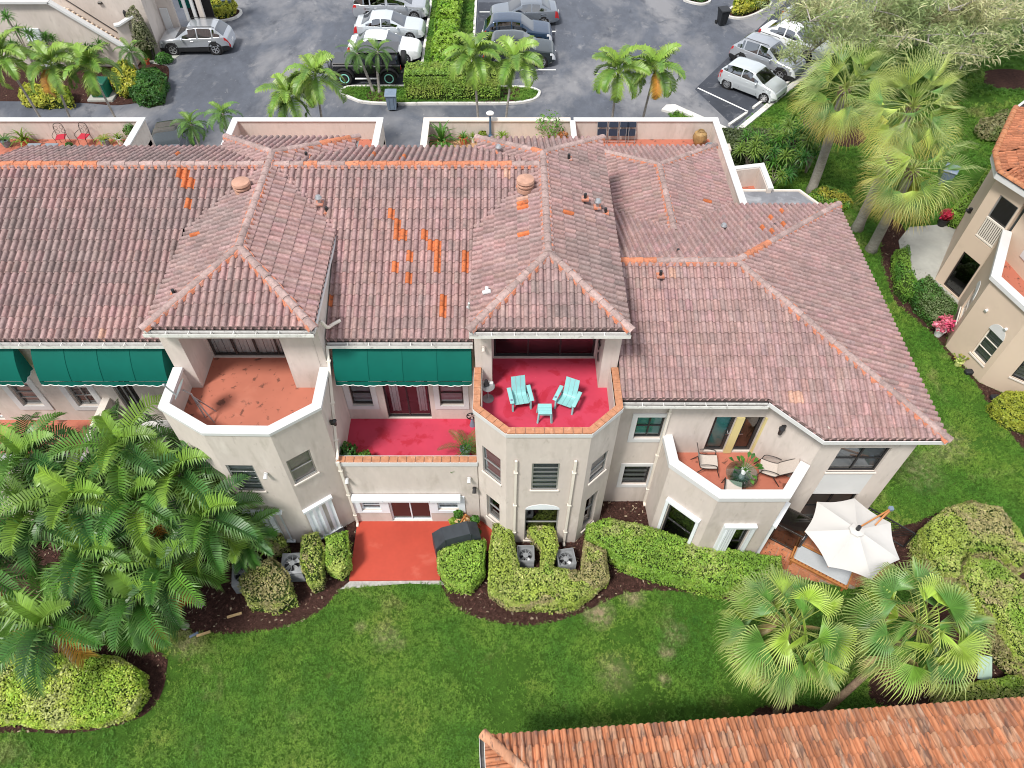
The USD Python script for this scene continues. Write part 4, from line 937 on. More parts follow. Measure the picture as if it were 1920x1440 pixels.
q = w.rect(1575, 840, 1641, 885); q2 = w.rect(1526, 926, 1590, 985)
s0, s1 = w.at(1549, 885)[0], w.at(1640, 885)[0]
q = [s0, q[1], s1, q[3]]; q2 = [s0, .75, s1, w.at(1560, 926)[1]]
w.window(q, 'frame_dark', .05, 2, 2, 'blind_dark', 0); w.window(q2, 'frame_dark', .05, 2, 2, 'blind_dark', 0)
part('infill_panel', w.lbox(MB(), s0, s1, q2[3] + .02, q[1] - .07, 0, .008), 'white_paint', HR); w.build()
Wall(HR, (11.85, 12.06), (11.85, 22), 0, 5.72).build()
Wall(HR, (11.64, 22), (3.4, 22), 0, 5.72).build()
BAYp = [(4.9, 13.0), (4.96, 11.9), (6.2, 10.75), (8.2, 10.75), (9.05, 11.85)]
PB = 4.15
Wall(HR, BAYp[0], BAYp[1], 0, PB - .15).build()
def track_door(w, q, leaves=0):
    part('shutter_track', w.lbox(w.lbox(MB(), q[0] - .12, q[2] + .12, q[3] + .02, q[3] + .12, 0, .14), q[0] - .12, q[0] - .02, q[1], q[3] + .02, 0, .1), 'shutter_white', HR)
    part('shutter_track', w.lbox(MB(), q[2] + .02, q[2] + .12, q[1], q[3] + .02, 0, .1), 'shutter_white', HR)
    for i in range(leaves): part('shutter_leaf', w.lbox(MB(), q[0] - .02 + i * .075, q[0] + .03 + i * .075, q[1], q[3], .02, .13), 'shutter_white', HR)
    w.window(q, 'frame_dark', .05, 1, 2, None, 0, 'glass', name='patio_door', sill=False)
w = Wall(HR, BAYp[1], BAYp[2], 0, PB - .15)
sa, za = w.at(1258, 939); sb, _ = w.at(1307, 974); track_door(w, [sa, .12, sb, za]); w.build()
w = Wall(HR, BAYp[2], BAYp[3], 0, PB - .15)
sa, za = w.at(1363, 987); sb, _ = w.at(1409, 987); track_door(w, [max(.45, sa), .12, sb, za + .05], 4); w.build()
w = Wall(HR, BAYp[3], BAYp[4], 0, PB - .15); track_door(w, [.3, .12, w.len - .25, 2.1]); w.build()
part('terrace_floor', MB().prism([(5.0, 12.95), (5.05, 11.95), (6.25, 10.85), (8.15, 10.85), (8.95, 11.9), (7.78, 12.95)], FB - .3, FB), 'floor_terracotta', HR, label='terracotta floor of the corner balcony')
lm = LineString(BAYp)
part('white_band', MB().prism(lm.parallel_offset(.09, 'left', join_style=2).buffer(.15, cap_style=2, join_style=2), PB - .15, PB + .04), 'white_paint', HR)
inn = MB().prism(lm.parallel_offset(.11, 'left', join_style=2).buffer(.09, cap_style=2, join_style=2), FB, PB - .15); part('parapet', inn, 'stucco', HR)
# downspouts
pipe(HR, (2.0, 11.38, 5.1), (1.97, 11.38, .12)); pipe(HR, (.3, 11.38, 5.1), (.28, 11.38, .12)); pipe(HR, (4.85, 12.92, 6.05), (4.87, 12.92, .12)); pipe(HR, (-5.10, 12.12, 3.9), (-5.10, 12.12, .1)); pipe(HR, (-5.12, 14.0, 7.05), (-5.12, 12.3, 4.0))
mb = MB().tube(spline([(-5.06, 13.9, 8.2), (-5.0, 14.1, 7.75), (-4.95, 14.4, 7.55), (-4.75, 14.6, 7.52)], 8), .05, 8); part('downspout', mb, 'cream_pipe', HR, True)
part('downspout', MB().tube([(-1.02, 14.6, 8.2), (-1.02, 14.9, 7.72), (-1.1, 15.0, 7.66)], .045, 8), 'white_paint', HR, True)
# wall lamps
def wall_lamp(p, n, m='white_paint', s=1.0, name='flood_light'):
    p, n = np.array(p), unit([*n, 0]); mb = MB().cyl(p, p + n * .03, .06 * s, n=12); mb.cyl(p + n * .03 + [0, 0, -.0], p + n * .16 * s + [0, 0, -.06], .05 * s, .065 * s, 12); part(name, mb, m, HR)
wall_lamp((-7.0, 11.38, 4.45), (0, -1)); wall_lamp((-5.0, 12.16, 2.9), (0, -1)); wall_lamp((-1.15, 12.16, 2.95), (0, -1)); wall_lamp((-1.0, 12.16, 2.35), (0, -1), 'frame_dark', 1.1, 'wall_lamp'); wall_lamp((.35, 13.72, 7.6), (0, -1), name='flood_light') if False else None
wall_lamp((-.62, 13.72, 7.35), (0, -1), 'stucco_pale', .8)
def lantern(p, n, s=1.0):
    p, n = np.array(p), unit([*n, 0]); c = p + n * .1 * s
    mb = MB().box(p + n * .02, (.1 * s, .05, .2 * s)); mb.lathe(c - [0, 0, .14 * s], [(.0, 0), (.045 * s, .0), (.065 * s, .2 * s), (.08 * s, .21 * s), (.0, .3 * s)], 6); part('wall_lantern', mb, 'frame_dark', HR)
lantern((8.2, 12.55, 5.1), (-.65, -.76), 1.3); lantern((-5.12, 12.6, 5.3), (1, 0), 1.0)

# ---- rear decks over the garages
PD, FD, RYD = 4.0, 3.0, 31.28
def rear_deck(x0, x1, y0, floor_m, cap, label, xl=True, xr=True):
    part('rear_terrace_floor', MB().lohi((x0, y0, FD - .25), (x1, RYD - .2, FD)), floor_m, HR, label=label)
    Wall(HR, (x1, RYD), (x0, RYD), 0, PD - .06).build()
    line = []
    if xl: Wall(HR, (x0, RYD - .21), (x0, y0), 0, PD - .06).build(); line.append((x0, y0))
    line += [(x0, RYD), (x1, RYD)]
    if xr: Wall(HR, (x1, y0), (x1, RYD - .21), 0, PD - .06).build(); line.append((x1, y0))
    part('parapet_cap', MB().prism(LineString(line).parallel_offset(.1, 'right', join_style=2).buffer(.15, cap_style=2, join_style=2), PD - .06, PD), cap, HR)
rear_deck(-30, -17.0, 22.0, 'floor_terracotta', 'white_paint', 'terracotta floor of the rear terrace with iron chairs', xl=False)
rear_deck(-12.8, -5.80, 22.0, 'floor_terracotta', 'white_paint', 'brown floor of the rear terrace beside the driveway gap')
rear_deck(-3.81, 3.05, 22.0, 'grout', 'stucco_pale', 'tan tiled floor of the rear terrace with the potted plants', xr=False)
rear_deck(3.2, 9.95, 22.0, 'floor_terracotta', 'white_paint', 'terracotta floor of the rear terrace with folding chairs', xl=False)
for i in range(12):
    for j in range(9):
        x, y = -3.6 + i * .55, 31.05 - (j + 1) * .55
        if x < 2.9: part('floor_tile', MB().lohi((x, y, FD), (x + .535, y + .535, FD + .012), tint=np.array([.50, .30, .17]) * r.uniform(.85, 1.15)), 'paver', HR)
part('party_wall', MB().lohi((3.05, 22, FD), (3.2, RYD - .2, PD - .02)), 'stucco', HR); part('parapet_cap', MB().lohi((3.0, 22, PD - .02), (3.25, RYD - .27, PD + .04)), 'white_paint', HR)
Wall(HR, (3.4, 26.0), (-30, 26.0), 0, .5).build()
for a, b in ((-30, -17), (-12.8, -5.8), (-3.8, 3.3)): Wall(HR, (b, 21.6), (a, 21.6), 2.9, 8.35).build()
Wall(HR, (8.4, 25.9), (3.2, 25.9), 2.9, 5.65).build(); Wall(HR, (8.4, 20), (8.4, 25.9), 2.9, 5.65).build()
part('driveway_lintel', MB().lohi((-5.1, 27.6, 3.2), (-3.9, 28.3, 3.4)), 'white_paint', HR)
# dark membrane roof and the little side court
part('flat_roof', MB().prism([(9.95, 25.6), (10.55, 27.0), (13.0, 27.0), (14.2, 25.0), (12.6, 22.0), (8.6, 22.0)], 2.6, 2.95), 'membrane', HR)
part('flat_roof_edge', MB().prism(LineString([(9.9, 25.5), (10.5, 27.05), (13.05, 27.05), (14.25, 25.0)]).buffer(.05, cap_style=2, join_style=2), 2.7, 3.02), 'stucco_pale', HR)
Wall(HR, (14.2, 25.0), (13.0, 27.0), 0, 2.6).build(); Wall(HR, (13.0, 27.0), (10.5, 27.0), 0, 2.6).build(); Wall(HR, (12.6, 22), (14.2, 25.0), 0, 2.6).build()
Wall(HR, (11.75, 28.75), (9.95, 28.4), 0, 3.15).build(); Wall(HR, (11.75, 26.9), (11.75, 28.75), 0, 3.15).build()
part('parapet_cap', MB().prism(LineString([(9.95, 28.35), (11.7, 28.68), (11.7, 26.9)]).buffer(.12, cap_style=2, join_style=2), 3.15, 3.22), 'white_paint', HR)
part('court_floor', MB().prism([(9.95, 26.5), (11.6, 26.5), (11.6, 28.5), (9.95, 28.3)], 1.9, 2.2), 'floor_terracotta', HR)
part('pier', MB().lohi((9.95, 29.9, 0), (10.55, 30.4, 3.2)), 'stucco', HR)
# roof vents
def dome_vent(u, v, y, z):
    p = at(u, v, z=z); mb = MB(); mb.lathe(p + [0, 0, -.25], [(.25, 0), (.25, .12), (.20, .13), (.20, .2), (.27, .21), (.27, .25), (.20, .27), (.20, .32), (.28, .33), (.26, .40), (.12, .45), (0, .46)], 20)
    part('roof_vent', mb, 'tile_vent', HR, 35, label='round terracotta roof vent')
mat('tile_vent', (.44, .25, .18), .8, var=[(5, .8, 1.15)], stain=[(7, .55, .7, (.30, .2, .17), .6)])
dome_vent(453, 348, 18.9, 9.35); dome_vent(985, 343, 18.9, 9.4)
def cap_vent(u, v, z, white=True):
    p = at(u, v, z=z); mb = MB().cyl(p - [0, 0, .3], p, .045, n=10)
    if white: mb.lathe(p, [(.0, .0), (.10, .0), (.11, .03), (.07, .10), (.0, .12)], 14)
    part('vent_pipe', mb, 'metal_grey' if white else 'black_plastic', HR, 35); part('vent_flashing', MB().box(p - [0, 0, .18], (.22, .22, .05)), 'mortar_orange', HR)
for u, v, z, wh in [(597, 372, 9.1, True), (611, 388, 8.9, False), (1121, 379, 9.0, True), (1136, 390, 8.8, False), (1098, 363, 9.2, False), (1357, 424, 6.9, True), (1346, 435, 6.9, False), (1272, 467, 7.6, False), (1182, 426, 6.6, False), (1240, 508, 7.9, False), (1067, 289, 9.2, False), (573, 285, 9.2, False), (323, 543, 8.9, False), (1453, 420, 6.8, False), (935, 277, 9.0, True)]: cap_vent(u, v, z, wh)
p = at(905, 549, z=8.75); part('vent_pipe', MB().cyl(p, p + [.22, .02, .05], .06, n=10).cyl(p + [.1, 0, .02], p + [.12, .12, .12], .05, n=10), 'white_paint', HR, 35)
# ------------------------------------------------------------------ plants
GREEN, DEEP, LIME, YEL = np.array([.075, .20, .028]), np.array([.035, .115, .022]), np.array([.20, .32, .035]), np.array([.42, .40, .05])
DEAD, STRAW = np.array([.50, .22, .04]), np.array([.40, .33, .17])
def strips(mb, B, Mid, T, wv, w0, w1, tint, tip=None):
    """many leaves at once: base, middle and tip points, a width direction each; tint per leaf"""
    n = len(B); w0 = np.broadcast_to(w0, (n,))[:, None]; w1 = np.broadcast_to(w1, (n,))[:, None]
    V = np.stack([B - wv * w0, B + wv * w0, Mid + wv * w1, Mid - wv * w1, T], 1).reshape(-1, 3)
    k = np.arange(n)[:, None] * 5; F = np.concatenate([k + [0, 1, 2], k + [0, 2, 3], k + [3, 2, 4]])
    C = np.repeat(np.broadcast_to(tint, (n, 3))[:, None], 5, 1).copy()
    if tip is not None: C[:, 4] = tip; C[:, 2:4] = C[:, 2:4] * .7 + np.broadcast_to(np.asarray(tip, float), (n, 3))[:, None] * .3
    mb.add(V, F, C.reshape(-1, 3)); return mb
def nrm(a): return a / (np.linalg.norm(a, axis=-1, keepdims=True) + 1e-9)
def feather(r, base, az, el, L, n, ll, lw, droop, tint, curl=.35, vee=.45, tip=None, forward=.55):
    """one feather frond: an arching midrib with leaflets on both sides"""
    k = 14; t = np.linspace(0, 1, k); e = el - droop * t ** 1.25; h = np.array([math.cos(az), math.sin(az), 0])
    az2 = az + r.normal(0, .10) * t
    D = np.column_stack([np.cos(az2) * np.cos(e), np.sin(az2) * np.cos(e), np.sin(e)])
    P = base + np.vstack([np.zeros(3), np.cumsum((D[1:] + D[:-1]) / 2, 0) * L / (k - 1)])
    mb = MB().tube(P, .017 * (1 - t * .85) * max(1, L / 1.6), 4, False, tint=tint * .9 + np.array([.05, .06, .01]))
    u = np.linspace(.14, .995, n); X = np.column_stack([np.interp(u, t, P[:, j]) for j in range(3)]); DT = nrm(np.column_stack([np.interp(u, t, D[:, j]) for j in range(3)]))
    S = nrm(np.cross(DT, [0, 0, 1.0])); Z = np.cross(S, DT)
    roll = r.normal(0, .25); S, Z = S * math.cos(roll) + Z * math.sin(roll), Z * math.cos(roll) - S * math.sin(roll)
    fw = forward + .9 * np.clip(u - .6, 0, 1)
    for sgn in (-1, 1):
        ln = ll * (np.sin(np.clip(u, 0, 1) * PI * .86 + .32) ** .7) * r.uniform(.88, 1.08, n)
        d = nrm(S * sgn + DT * fw[:, None] + Z * (vee + r.normal(0, .07, n))[:, None])
        mid = X + d * (ln * .55)[:, None]; d2 = nrm(d + np.array([0, 0, -1.0]) * (curl * r.uniform(.6, 1.7, n))[:, None])
        tp = mid + d2 * (ln * .5)[:, None]
        c = tint * r.uniform(.8, 1.22, (n, 1))
        strips(mb, X, mid, tp, DT, lw * .35, lw * .5, c, tip)
    return mb
def feather_palm(name, label, base, top, nf=13, L=1.8, n=30, ll=.42, lw=.045, group=None, tints=(GREEN, DEEP, GREEN, LIME), dead=1, seed=1, shaft=True, trunk_r=.075, curl=.4, droop=1.6, el=(-.25, 1.35), trunkm='bark_grey', vee=.45, tip=None, forward=.55, leafm='leaf'):
    r = np.random.default_rng(seed); base, top = np.asarray(base, float), np.asarray(top, float)
    p = thing(name, label, 'palm', base, group)
    H_ = np.linalg.norm(top - base); bend = np.array([*r.normal(0, .03 * H_, 2), 0])
    pts = spline([base, base * .65 + top * .35 + bend * .6 + (top - base) * [-.10, -.10, 0], base * .3 + top * .7 + bend * .4 + (top - base) * [-.08, -.08, 0], top], 14)
    rad = trunk_r * (1.25 - .45 * np.linspace(0, 1, 14)) * (1 + .05 * np.sin(np.arange(14) * 2.5)); rad[0] *= 1.5
    part('trunk', MB().tube(pts, rad, 10), trunkm, p, True)
    up = unit(pts[-1] - pts[-3]); s = MB()
    if shaft:
        sh = min(.55, .3 * H_); s.tube([top, top + up * sh * .5, top + up * sh], [trunk_r * .95, trunk_r * 1.05, trunk_r * .5], 10, True, tint=np.array([.18, .28, .05])); part('crownshaft', s, 'leaf', p, True); c = top + up * sh * .85
    else: c = top
    for i in range(nf):
        q = (i + .5) / nf; az = i * 2.39996 + r.normal(0, .15); e = el[1] + (el[0] - el[1]) * q ** .8 + r.normal(0, .08)
        t = tints[r.integers(len(tints))] * r.uniform(.85, 1.15); lab = None
        if i >= nf - dead: t = DEAD * r.uniform(.7, 1.1); lab = 'dead orange brown frond'
        elif i < 2: t = t * .5 + LIME * .6
        Lf = L * r.uniform(.85, 1.1) * (.8 if i < 2 else 1)
        part('frond', feather(r, c - up * q * .15, az, e, Lf, n, ll, lw, droop * r.uniform(.8, 1.15) * (.7 + .4 * q), t, curl, vee, tip if tip is not None else None, forward), leafm, p, False, label=lab)
    return p
def fan(r, base, az, el, pet, R, nseg, tint, tip, droop=.9, spread=2.45, fold=.35, fuse=.52):
    """one fan frond: a stalk and a pleated blade whose tips hang"""
    k = 6; t = np.linspace(0, 1, k); e = el - .45 * t; D = np.column_stack([np.cos(az) * np.cos(e), np.sin(az) * np.cos(e), np.sin(e)])
    P = base + np.vstack([np.zeros(3), np.cumsum((D[1:] + D[:-1]) / 2, 0) * pet / (k - 1)])
    mb = MB().tube(P, [.018] * 3 + [.014, .012, .012], 4, False, tint=np.array([.24, .30, .06]))
    c, d = P[-1], D[-1]; s = unit(np.cross(d, [0, 0, 1.0])); z = np.cross(s, d)
    ro = r.normal(0, .75); s, z = s * math.cos(ro) + z * math.sin(ro), z * math.cos(ro) - s * math.sin(ro)
    d = unit(d + z * r.normal(-.05, .35)); z = np.cross(s, d)
    ph = np.linspace(-spread, spread, nseg); dp = ph[1] - ph[0]; Rr = R * (1 - .16 * (np.abs(ph) / spread) ** 2) * r.uniform(.94, 1.06, nseg)
    dirs = np.cos(ph)[:, None] * d + np.sin(ph)[:, None] * s
    lift = (fold * 1.6 * np.abs(np.sin(ph)))[:, None] * z
    W = np.cos(ph)[:, None] * s - np.sin(ph)[:, None] * d
    m1 = c + (dirs + lift) * (Rr * fuse)[:, None] + np.array([0, 0, -.05]) * R
    hw = fuse * R * math.tan(dp / 2) * .98
    m2 = c + (dirs + lift) * (Rr * .78)[:, None] + np.array([0, 0, -1.0]) * (Rr * .10 * droop)[:, None]
    d3 = nrm(dirs + np.array([0, 0, -1.0]) * (droop * r.uniform(.8, 1.9, nseg))[:, None] + W * r.normal(0, .12, (nseg, 1)))
    tp = m2 + d3 * (Rr * .42)[:, None]
    pl = z * (hw * .55)
    n = nseg; V = np.stack([np.repeat(c[None], n, 0), m1 - W * hw - pl, m1 + W * hw - pl, m1 + pl * .9, m2 - W * hw * .62, m2 + W * hw * .62, tp], 1).reshape(-1, 3)
    k = np.arange(n)[:, None] * 7; F = np.concatenate([k + q for q in ([0, 1, 3], [0, 3, 2], [1, 4, 3], [3, 4, 5], [3, 5, 2], [4, 6, 5])])
    C = np.repeat((tint * r.uniform(.85, 1.18, (n, 1)))[:, None], 7, 1); C[:, 6] = tip; C[:, 4:6] = C[:, 4:6] * .55 + np.asarray(tip) * .45; C[:, 0] *= 1.15
    mb.add(V, F, C.reshape(-1, 3)); return mb
def fan_palm(name, label, base, crown, nf, pet, R, seed, tints, tip, lowtip=None, group=None, trunk_r=.16, trunkm='bark_grey', nseg=40, el=(-1.0, 1.4), droop=.9, spread=2.45, fuse=.52):
    r = np.random.default_rng(seed); base, crown = np.asarray(base, float), np.asarray(crown, float)
    p = thing(name, label, 'palm', base, group)
    pts = spline([base, base * .6 + crown * .4 + (crown - base) * [-.15, -.15, 0], crown - [0, 0, .1]], 12); rad = trunk_r * (1.15 - .25 * np.linspace(0, 1, 12)); rad[0] *= 1.25
    part('trunk', MB().tube(pts, rad, 12), trunkm, p, True)
    bt = MB()
    for i in range(26):
        a, h = i * 2.4, .35 * (i / 26); q = crown + np.array([math.cos(a), math.sin(a), 0]) * trunk_r * .85 - [0, 0, .45 - h * 1.1]; bt.bar(q, q + np.array([math.cos(a) * .09, math.sin(a) * .09, .20]), .07, .02)
    part('leaf_bases', bt, 'bark_brown', p)
    for i in range(nf):
        q = (i + .5) / nf; az = i * 2.39996 + r.normal(0, .2); e = el[1] + (el[0] - el[1]) * q ** .85 + r.normal(0, .12)
        t = tints[r.integers(len(tints))] * r.uniform(.85, 1.15); tp = tip if (lowtip is None or q < .55) else lowtip
        if lowtip is not None and q > .72 and r.uniform() < .6: t = t * .55 + np.array([.50, .38, .06]) * .45
        if lowtip is None and q > .9: t = np.array([.36, .27, .12])
        part('frond', fan(r, crown, az, e, pet * r.uniform(.85, 1.15), R * r.uniform(.88, 1.1), nseg, t, tp, droop, spread, .35, fuse), 'leaf_glossy', p)
    return p
def leaf_cloud(r, P, N, size, tints, weights=None, patch=None, up=.25):
    """small leaves at points P facing roughly N; tint from the list, patchily mixed"""
    n = len(P); mb = MB(); a = nrm(r.normal(0, 1, (n, 3))); d = nrm(np.cross(N + r.normal(0, .75, (n, 3)), a)); wv = nrm(np.cross(d, N + r.normal(0, .35, (n, 3))))
    L = size * (.5 + r.gamma(2.2, .26, n).clip(0, 1.5))[:, None]; w = L[:, 0] * r.uniform(.22, .34, n)
    B = P - d * L * .5; T = P + d * L * .5; Mid = P + N * L * .10
    tints = np.array(tints); g = meshkit.fbm(P * 1.5, 3, 4) if patch is None else patch
    x = np.clip((g - .32) / .36 + r.normal(0, .18, n), 0, .999) * (len(tints) - 1); i = x.astype(int); f = (x - i)[:, None]
    c = (tints[i] * (1 - f) + tints[np.minimum(i + 1, len(tints) - 1)] * f) * r.uniform(.72, 1.3, (n, 1))
    return strips(mb, B, Mid, T, wv, w * .35, w, c)
HEDGE_T = [np.array([.23, .40, .055]), np.array([.33, .48, .075]), np.array([.19, .35, .045]), np.array([.44, .52, .13])]
def hedge(name, label, P, h, cat='hedge', tints=HEDGE_T, size=.054, dens=1250, z0=0.0, seed=1, group=None, soft=.22, bump=.07, brown=0.0, core=.9, stems=False):
    r = np.random.default_rng(seed); P = P if isinstance(P, Polygon) else poly(P); c = P.centroid
    t = thing(name, label, cat, (c.x, c.y, z0), group)
    def height(xy):
        d = np.array([P.exterior.distance(Point(q)) for q in xy]); g = meshkit.fbm(np.column_stack([xy * 1.6, np.full(len(xy), seed * 3.1)]), 3, seed)
        return h * (1 - .32 * np.clip(1 - d / soft, 0, 1) ** 2) + (g - .5) * bump * 3
    x0, y0, x1, y1 = P.bounds; n = int((x1 - x0) * (y1 - y0) * dens * 1.25); Q = np.column_stack([r.uniform(x0, x1, n), r.uniform(y0, y1, n)]); Q = Q[contains_xy(P, Q[:, 0], Q[:, 1])]
    if len(Q) > 22000: Q = Q[:22000]
    hz = height(Q); top = np.column_stack([Q, z0 + hz - np.abs(r.normal(0, .035, len(Q))) + np.where(r.uniform(0, 1, len(Q)) < .05, r.uniform(.02, .12, len(Q)), 0)]); Nt = nrm(np.column_stack([r.normal(0, .3, (len(Q), 2)), np.ones(len(Q))]))
    per = P.exterior.length; m = int(per * h * dens * .9); sft = r.uniform(0, per, m); pp = np.array([P.exterior.interpolate(s).coords[0] for s in sft]); pq = np.array([P.exterior.interpolate((s + .05) % per).coords[0] for s in sft])
    tg = nrm(pq - pp); out = np.column_stack([tg[:, 1], -tg[:, 0]]) * (1 if P.exterior.is_ccw else -1)
    zz_ = h * .9 * np.sqrt(r.uniform(0.0, 1, m)); g = meshkit.fbm(np.column_stack([pp * 1.8, zz_ * 2]), 3, seed + 2)
    off = (g - .5) * bump * 2.5 - .05 * (zz_ / h) ** 3 - np.abs(r.normal(0, .03, m)); side = np.column_stack([pp + out * off[:, None], z0 + zz_]); Ns = nrm(np.column_stack([out, np.full(m, .35)]))
    A, N = np.vstack([top, side]), np.vstack([Nt, Ns])
    if brown > 0:
        gb = meshkit.fbm(A * [.9, .9, 1.4] + 9, 3, seed + 7); tl = list(tints)
        mbk = gb + np.where(np.arange(len(A)) >= len(top), .06, 0) > 1 - brown
    else: mbk = np.zeros(len(A), bool)
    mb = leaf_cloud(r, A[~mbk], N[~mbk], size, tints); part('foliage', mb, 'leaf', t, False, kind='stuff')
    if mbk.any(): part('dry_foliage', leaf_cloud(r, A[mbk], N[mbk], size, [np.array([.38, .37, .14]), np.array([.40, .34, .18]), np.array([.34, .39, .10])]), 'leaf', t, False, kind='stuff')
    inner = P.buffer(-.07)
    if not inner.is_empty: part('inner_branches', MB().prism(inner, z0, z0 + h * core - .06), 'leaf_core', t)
    return t
def bush(name, label, c, rad, cat='shrub', tints=HEDGE_T, size=.07, n=2500, seed=1, group=None, flowers=None, hollow=True):
    """a rounded loose shrub standing on c"""
    r = np.random.default_rng(seed); c = np.asarray(c, float); rad = np.asarray(rad, float); t = thing(name, label, cat, c, group)
    D = nrm(r.normal(0, 1, (n, 3))); D[:, 2] = np.abs(D[:, 2]) * 1.0 - .15
    g = meshkit.fbm(D * 2.2 + seed, 3, seed); s = .72 + .55 * (g - .2) * r.uniform(.75, 1.05, n); P = c + [0, 0, rad[2] * .45] + D * rad * s[:, None]; P[:, 2] = np.maximum(P[:, 2], c[2] + .03)
    part('foliage', leaf_cloud(r, P, D, size, tints), 'leaf', t, False, kind='stuff')
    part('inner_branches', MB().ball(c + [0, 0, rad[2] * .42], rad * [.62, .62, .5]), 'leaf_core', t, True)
    st = MB()
    for i in range(5):
        a = i * 1.3; st.tube([c + [math.cos(a) * .03, math.sin(a) * .03, 0], c + [math.cos(a) * rad[0] * .5, math.sin(a) * rad[1] * .5, rad[2] * .7]], [.02, .008], 5)
    part('stems', st, 'twig', t)
    if flowers is not None:
        m = int(n * .14); k = r.choice(len(P), m); part('blossoms', leaf_cloud(r, P[k] + D[k] * .03, D[k], size * 1.5, [flowers, flowers * 1.15]), 'leaf', t, False, kind='stuff')
    return t
def rosette(mb, r, c, d, L, n, w, tint, arch=.8):
    """strap leaves spraying from c around direction d"""
    x, y, d = frame_of(d); a = np.arange(n) * 2.4; e = np.linspace(1.35, -.25, n) + r.normal(0, .1, n)
    D = np.cos(a)[:, None] * np.cos(e)[:, None] * x + np.sin(a)[:, None] * np.cos(e)[:, None] * y + np.sin(e)[:, None] * d
    ln = (L * r.uniform(.8, 1.1, n))[:, None]; B = np.repeat(np.asarray(c, float)[None], n, 0); Mid = B + D * ln * .55; T = Mid + nrm(D + np.array([0, 0, -arch])) * ln * .5
    wv = nrm(np.cross(D, d + r.normal(0, .1, (n, 3)))); return strips(mb, B, Mid, T, wv, w * .6, w, tint * r.uniform(.75, 1.25, (n, 1)))
def spiky(name, label, c, h, heads=5, L=.45, n=26, w=.018, tints=(DEEP, GREEN), seed=1, spread=.5, group=None, trunk=.02, cat='plant'):
    r = np.random.default_rng(seed); c = np.asarray(c, float); t = thing(name, label, cat, c, group)
    for i in range(heads):
        a = i * 2.4 + r.uniform(0, .5); q = r.uniform(.35, 1); tip = c + np.array([math.cos(a) * spread * q, math.sin(a) * spread * q, h * r.uniform(.6, 1.0)])
        mid = c + (tip - c) * [.35, .35, .55]
        if h > .1: part('stem', MB().tube(spline([c + [math.cos(a) * .04, math.sin(a) * .04, 0], mid, tip], 6), [trunk] * 6, 5), 'twig', t, True)
        part('leaf_head', rosette(MB(), r, tip, unit(tip - mid + [0, 0, .3]), L * r.uniform(.8, 1.15), n, w, tints[i % len(tints)]), 'leaf', t)
    return t
G = lambda pts, z=0: [tuple(at(*p, z=z)[:2]) for p in pts]

# ---- the big clump of feather palms by the stained terrace
clump = [((225, 832), 4.8, 13.0, 'feather palm reaching up to the parapet below the satellite dish'), ((250, 930), 4.1, 12.0, 'feather palm with a yellow young frond in the middle of the clump'),
         ((45, 850), 4.6, 11.0, 'feather palm with pale curled fronds in front of the terracotta floored terrace'), ((385, 965), 3.7, 12.0, 'feather palm nearest the wall with the white storm shutters'),
         ((60, 955), 4.0, 11.0, 'dark feather palm at the picture edge halfway down the clump'), ((160, 1030), 3.6, 13.0, 'broad deep green feather palm low in the clump'),
         ((305, 1055), 3.0, 12.0, 'feather palm with hanging orange dead fronds'), ((85, 1165), 3.0, 12.0, 'bright feather palm drooping over the lime green hedge'),
         ((255, 1115), 2.7, 11.0, 'low feather palm over the grass beside the bare mulch'), ((-40, 1060), 3.6, 11.0, 'feather palm cut off by the picture edge above the lime green hedge'), ((330, 880), 4.3, 11.0, 'feather palm with orange tipped fronds beside the tower wall'),
         ((140, 925), 4.4, 11.0, 'tall dark feather palm in front of the white terrace floor'), ((455, 1000), 2.2, 9.0, 'small feather palm beside the air conditioner')]
for i, (uv, z, nf, lab) in enumerate(clump):
    c = at(*uv, z=z); rb = np.random.default_rng(60 + i); base = np.array([c[0] + rb.normal(0, .25), c[1] + rb.uniform(-.5, .2), 0.0])
    feather_palm('feather_palm', lab, base, c - [0, 0, .25], int(nf) + 8, 2.0 if z > 2.5 else 1.3, 25, .60 if z > 2.5 else .4, .064, 'feather palms of the clump beside the tower', (np.array([.038, .135, .018]), np.array([.022, .085, .018]), np.array([.075, .19, .022]), np.array([.028, .105, .024]), np.array([.15, .26, .028])), dead=3 if i in (1, 6, 7, 10) else 1, seed=80 + i, shaft=False, curl=.9, droop=2.15, el=(-.2, 1.45), vee=.9, trunk_r=.07, tip=np.array([.12, .21, .05]), forward=.5, leafm='leaf_glossy')
# ---- feather palms behind the garages and on the parking islands
road = [((543, 178), 33.0, 'shorter feather palm of the pair in front of the black off-roader and the lane'), ((590, 140), 33.2, 'taller feather palm of the pair near the black off-roader, behind the rear terrace'), ((1160, 130), 33.0, 'slim feather palm on the open tarmac behind the folding chairs'), ((1228, 128), 33.2, 'feather palm with a brown hanging frond on the open tarmac behind the folding chairs'),
        ((888, 105), 33.2, 'feather palm before the clipped box hedge with a pink flower stalk'), ((962, 112), 33.3, 'feather palm at the end of the clipped box hedge beside the dark parked cars'), ((5, 105), 33.2, 'feather palm at the picture corner by the tan stair wall'), ((92, 120), 33.3, 'feather palm with a leaning white trunk above the yellow shrubs'), ((168, 125), 33.3, 'feather palm in front of the green utility box')]
for i, (uv, y, lab) in enumerate(road):
    c = at(*uv, y=y); feather_palm('feather_palm', lab, (c[0] + (-.2 if i % 2 else .25), y + .1, 0), c - [0, 0, .45], 16, 1.75, 25, .50, .072, 'feather palms along the garages', (np.array([.11, .235, .03]), np.array([.085, .19, .028]), np.array([.15, .28, .035])), dead=1 if i in (3, 7) else 0, seed=120 + i, leafm='leaf_glossy', trunk_r=.06, curl=.7, droop=2.0, el=(-.1, 1.45), tip=np.array([.25, .33, .06]))
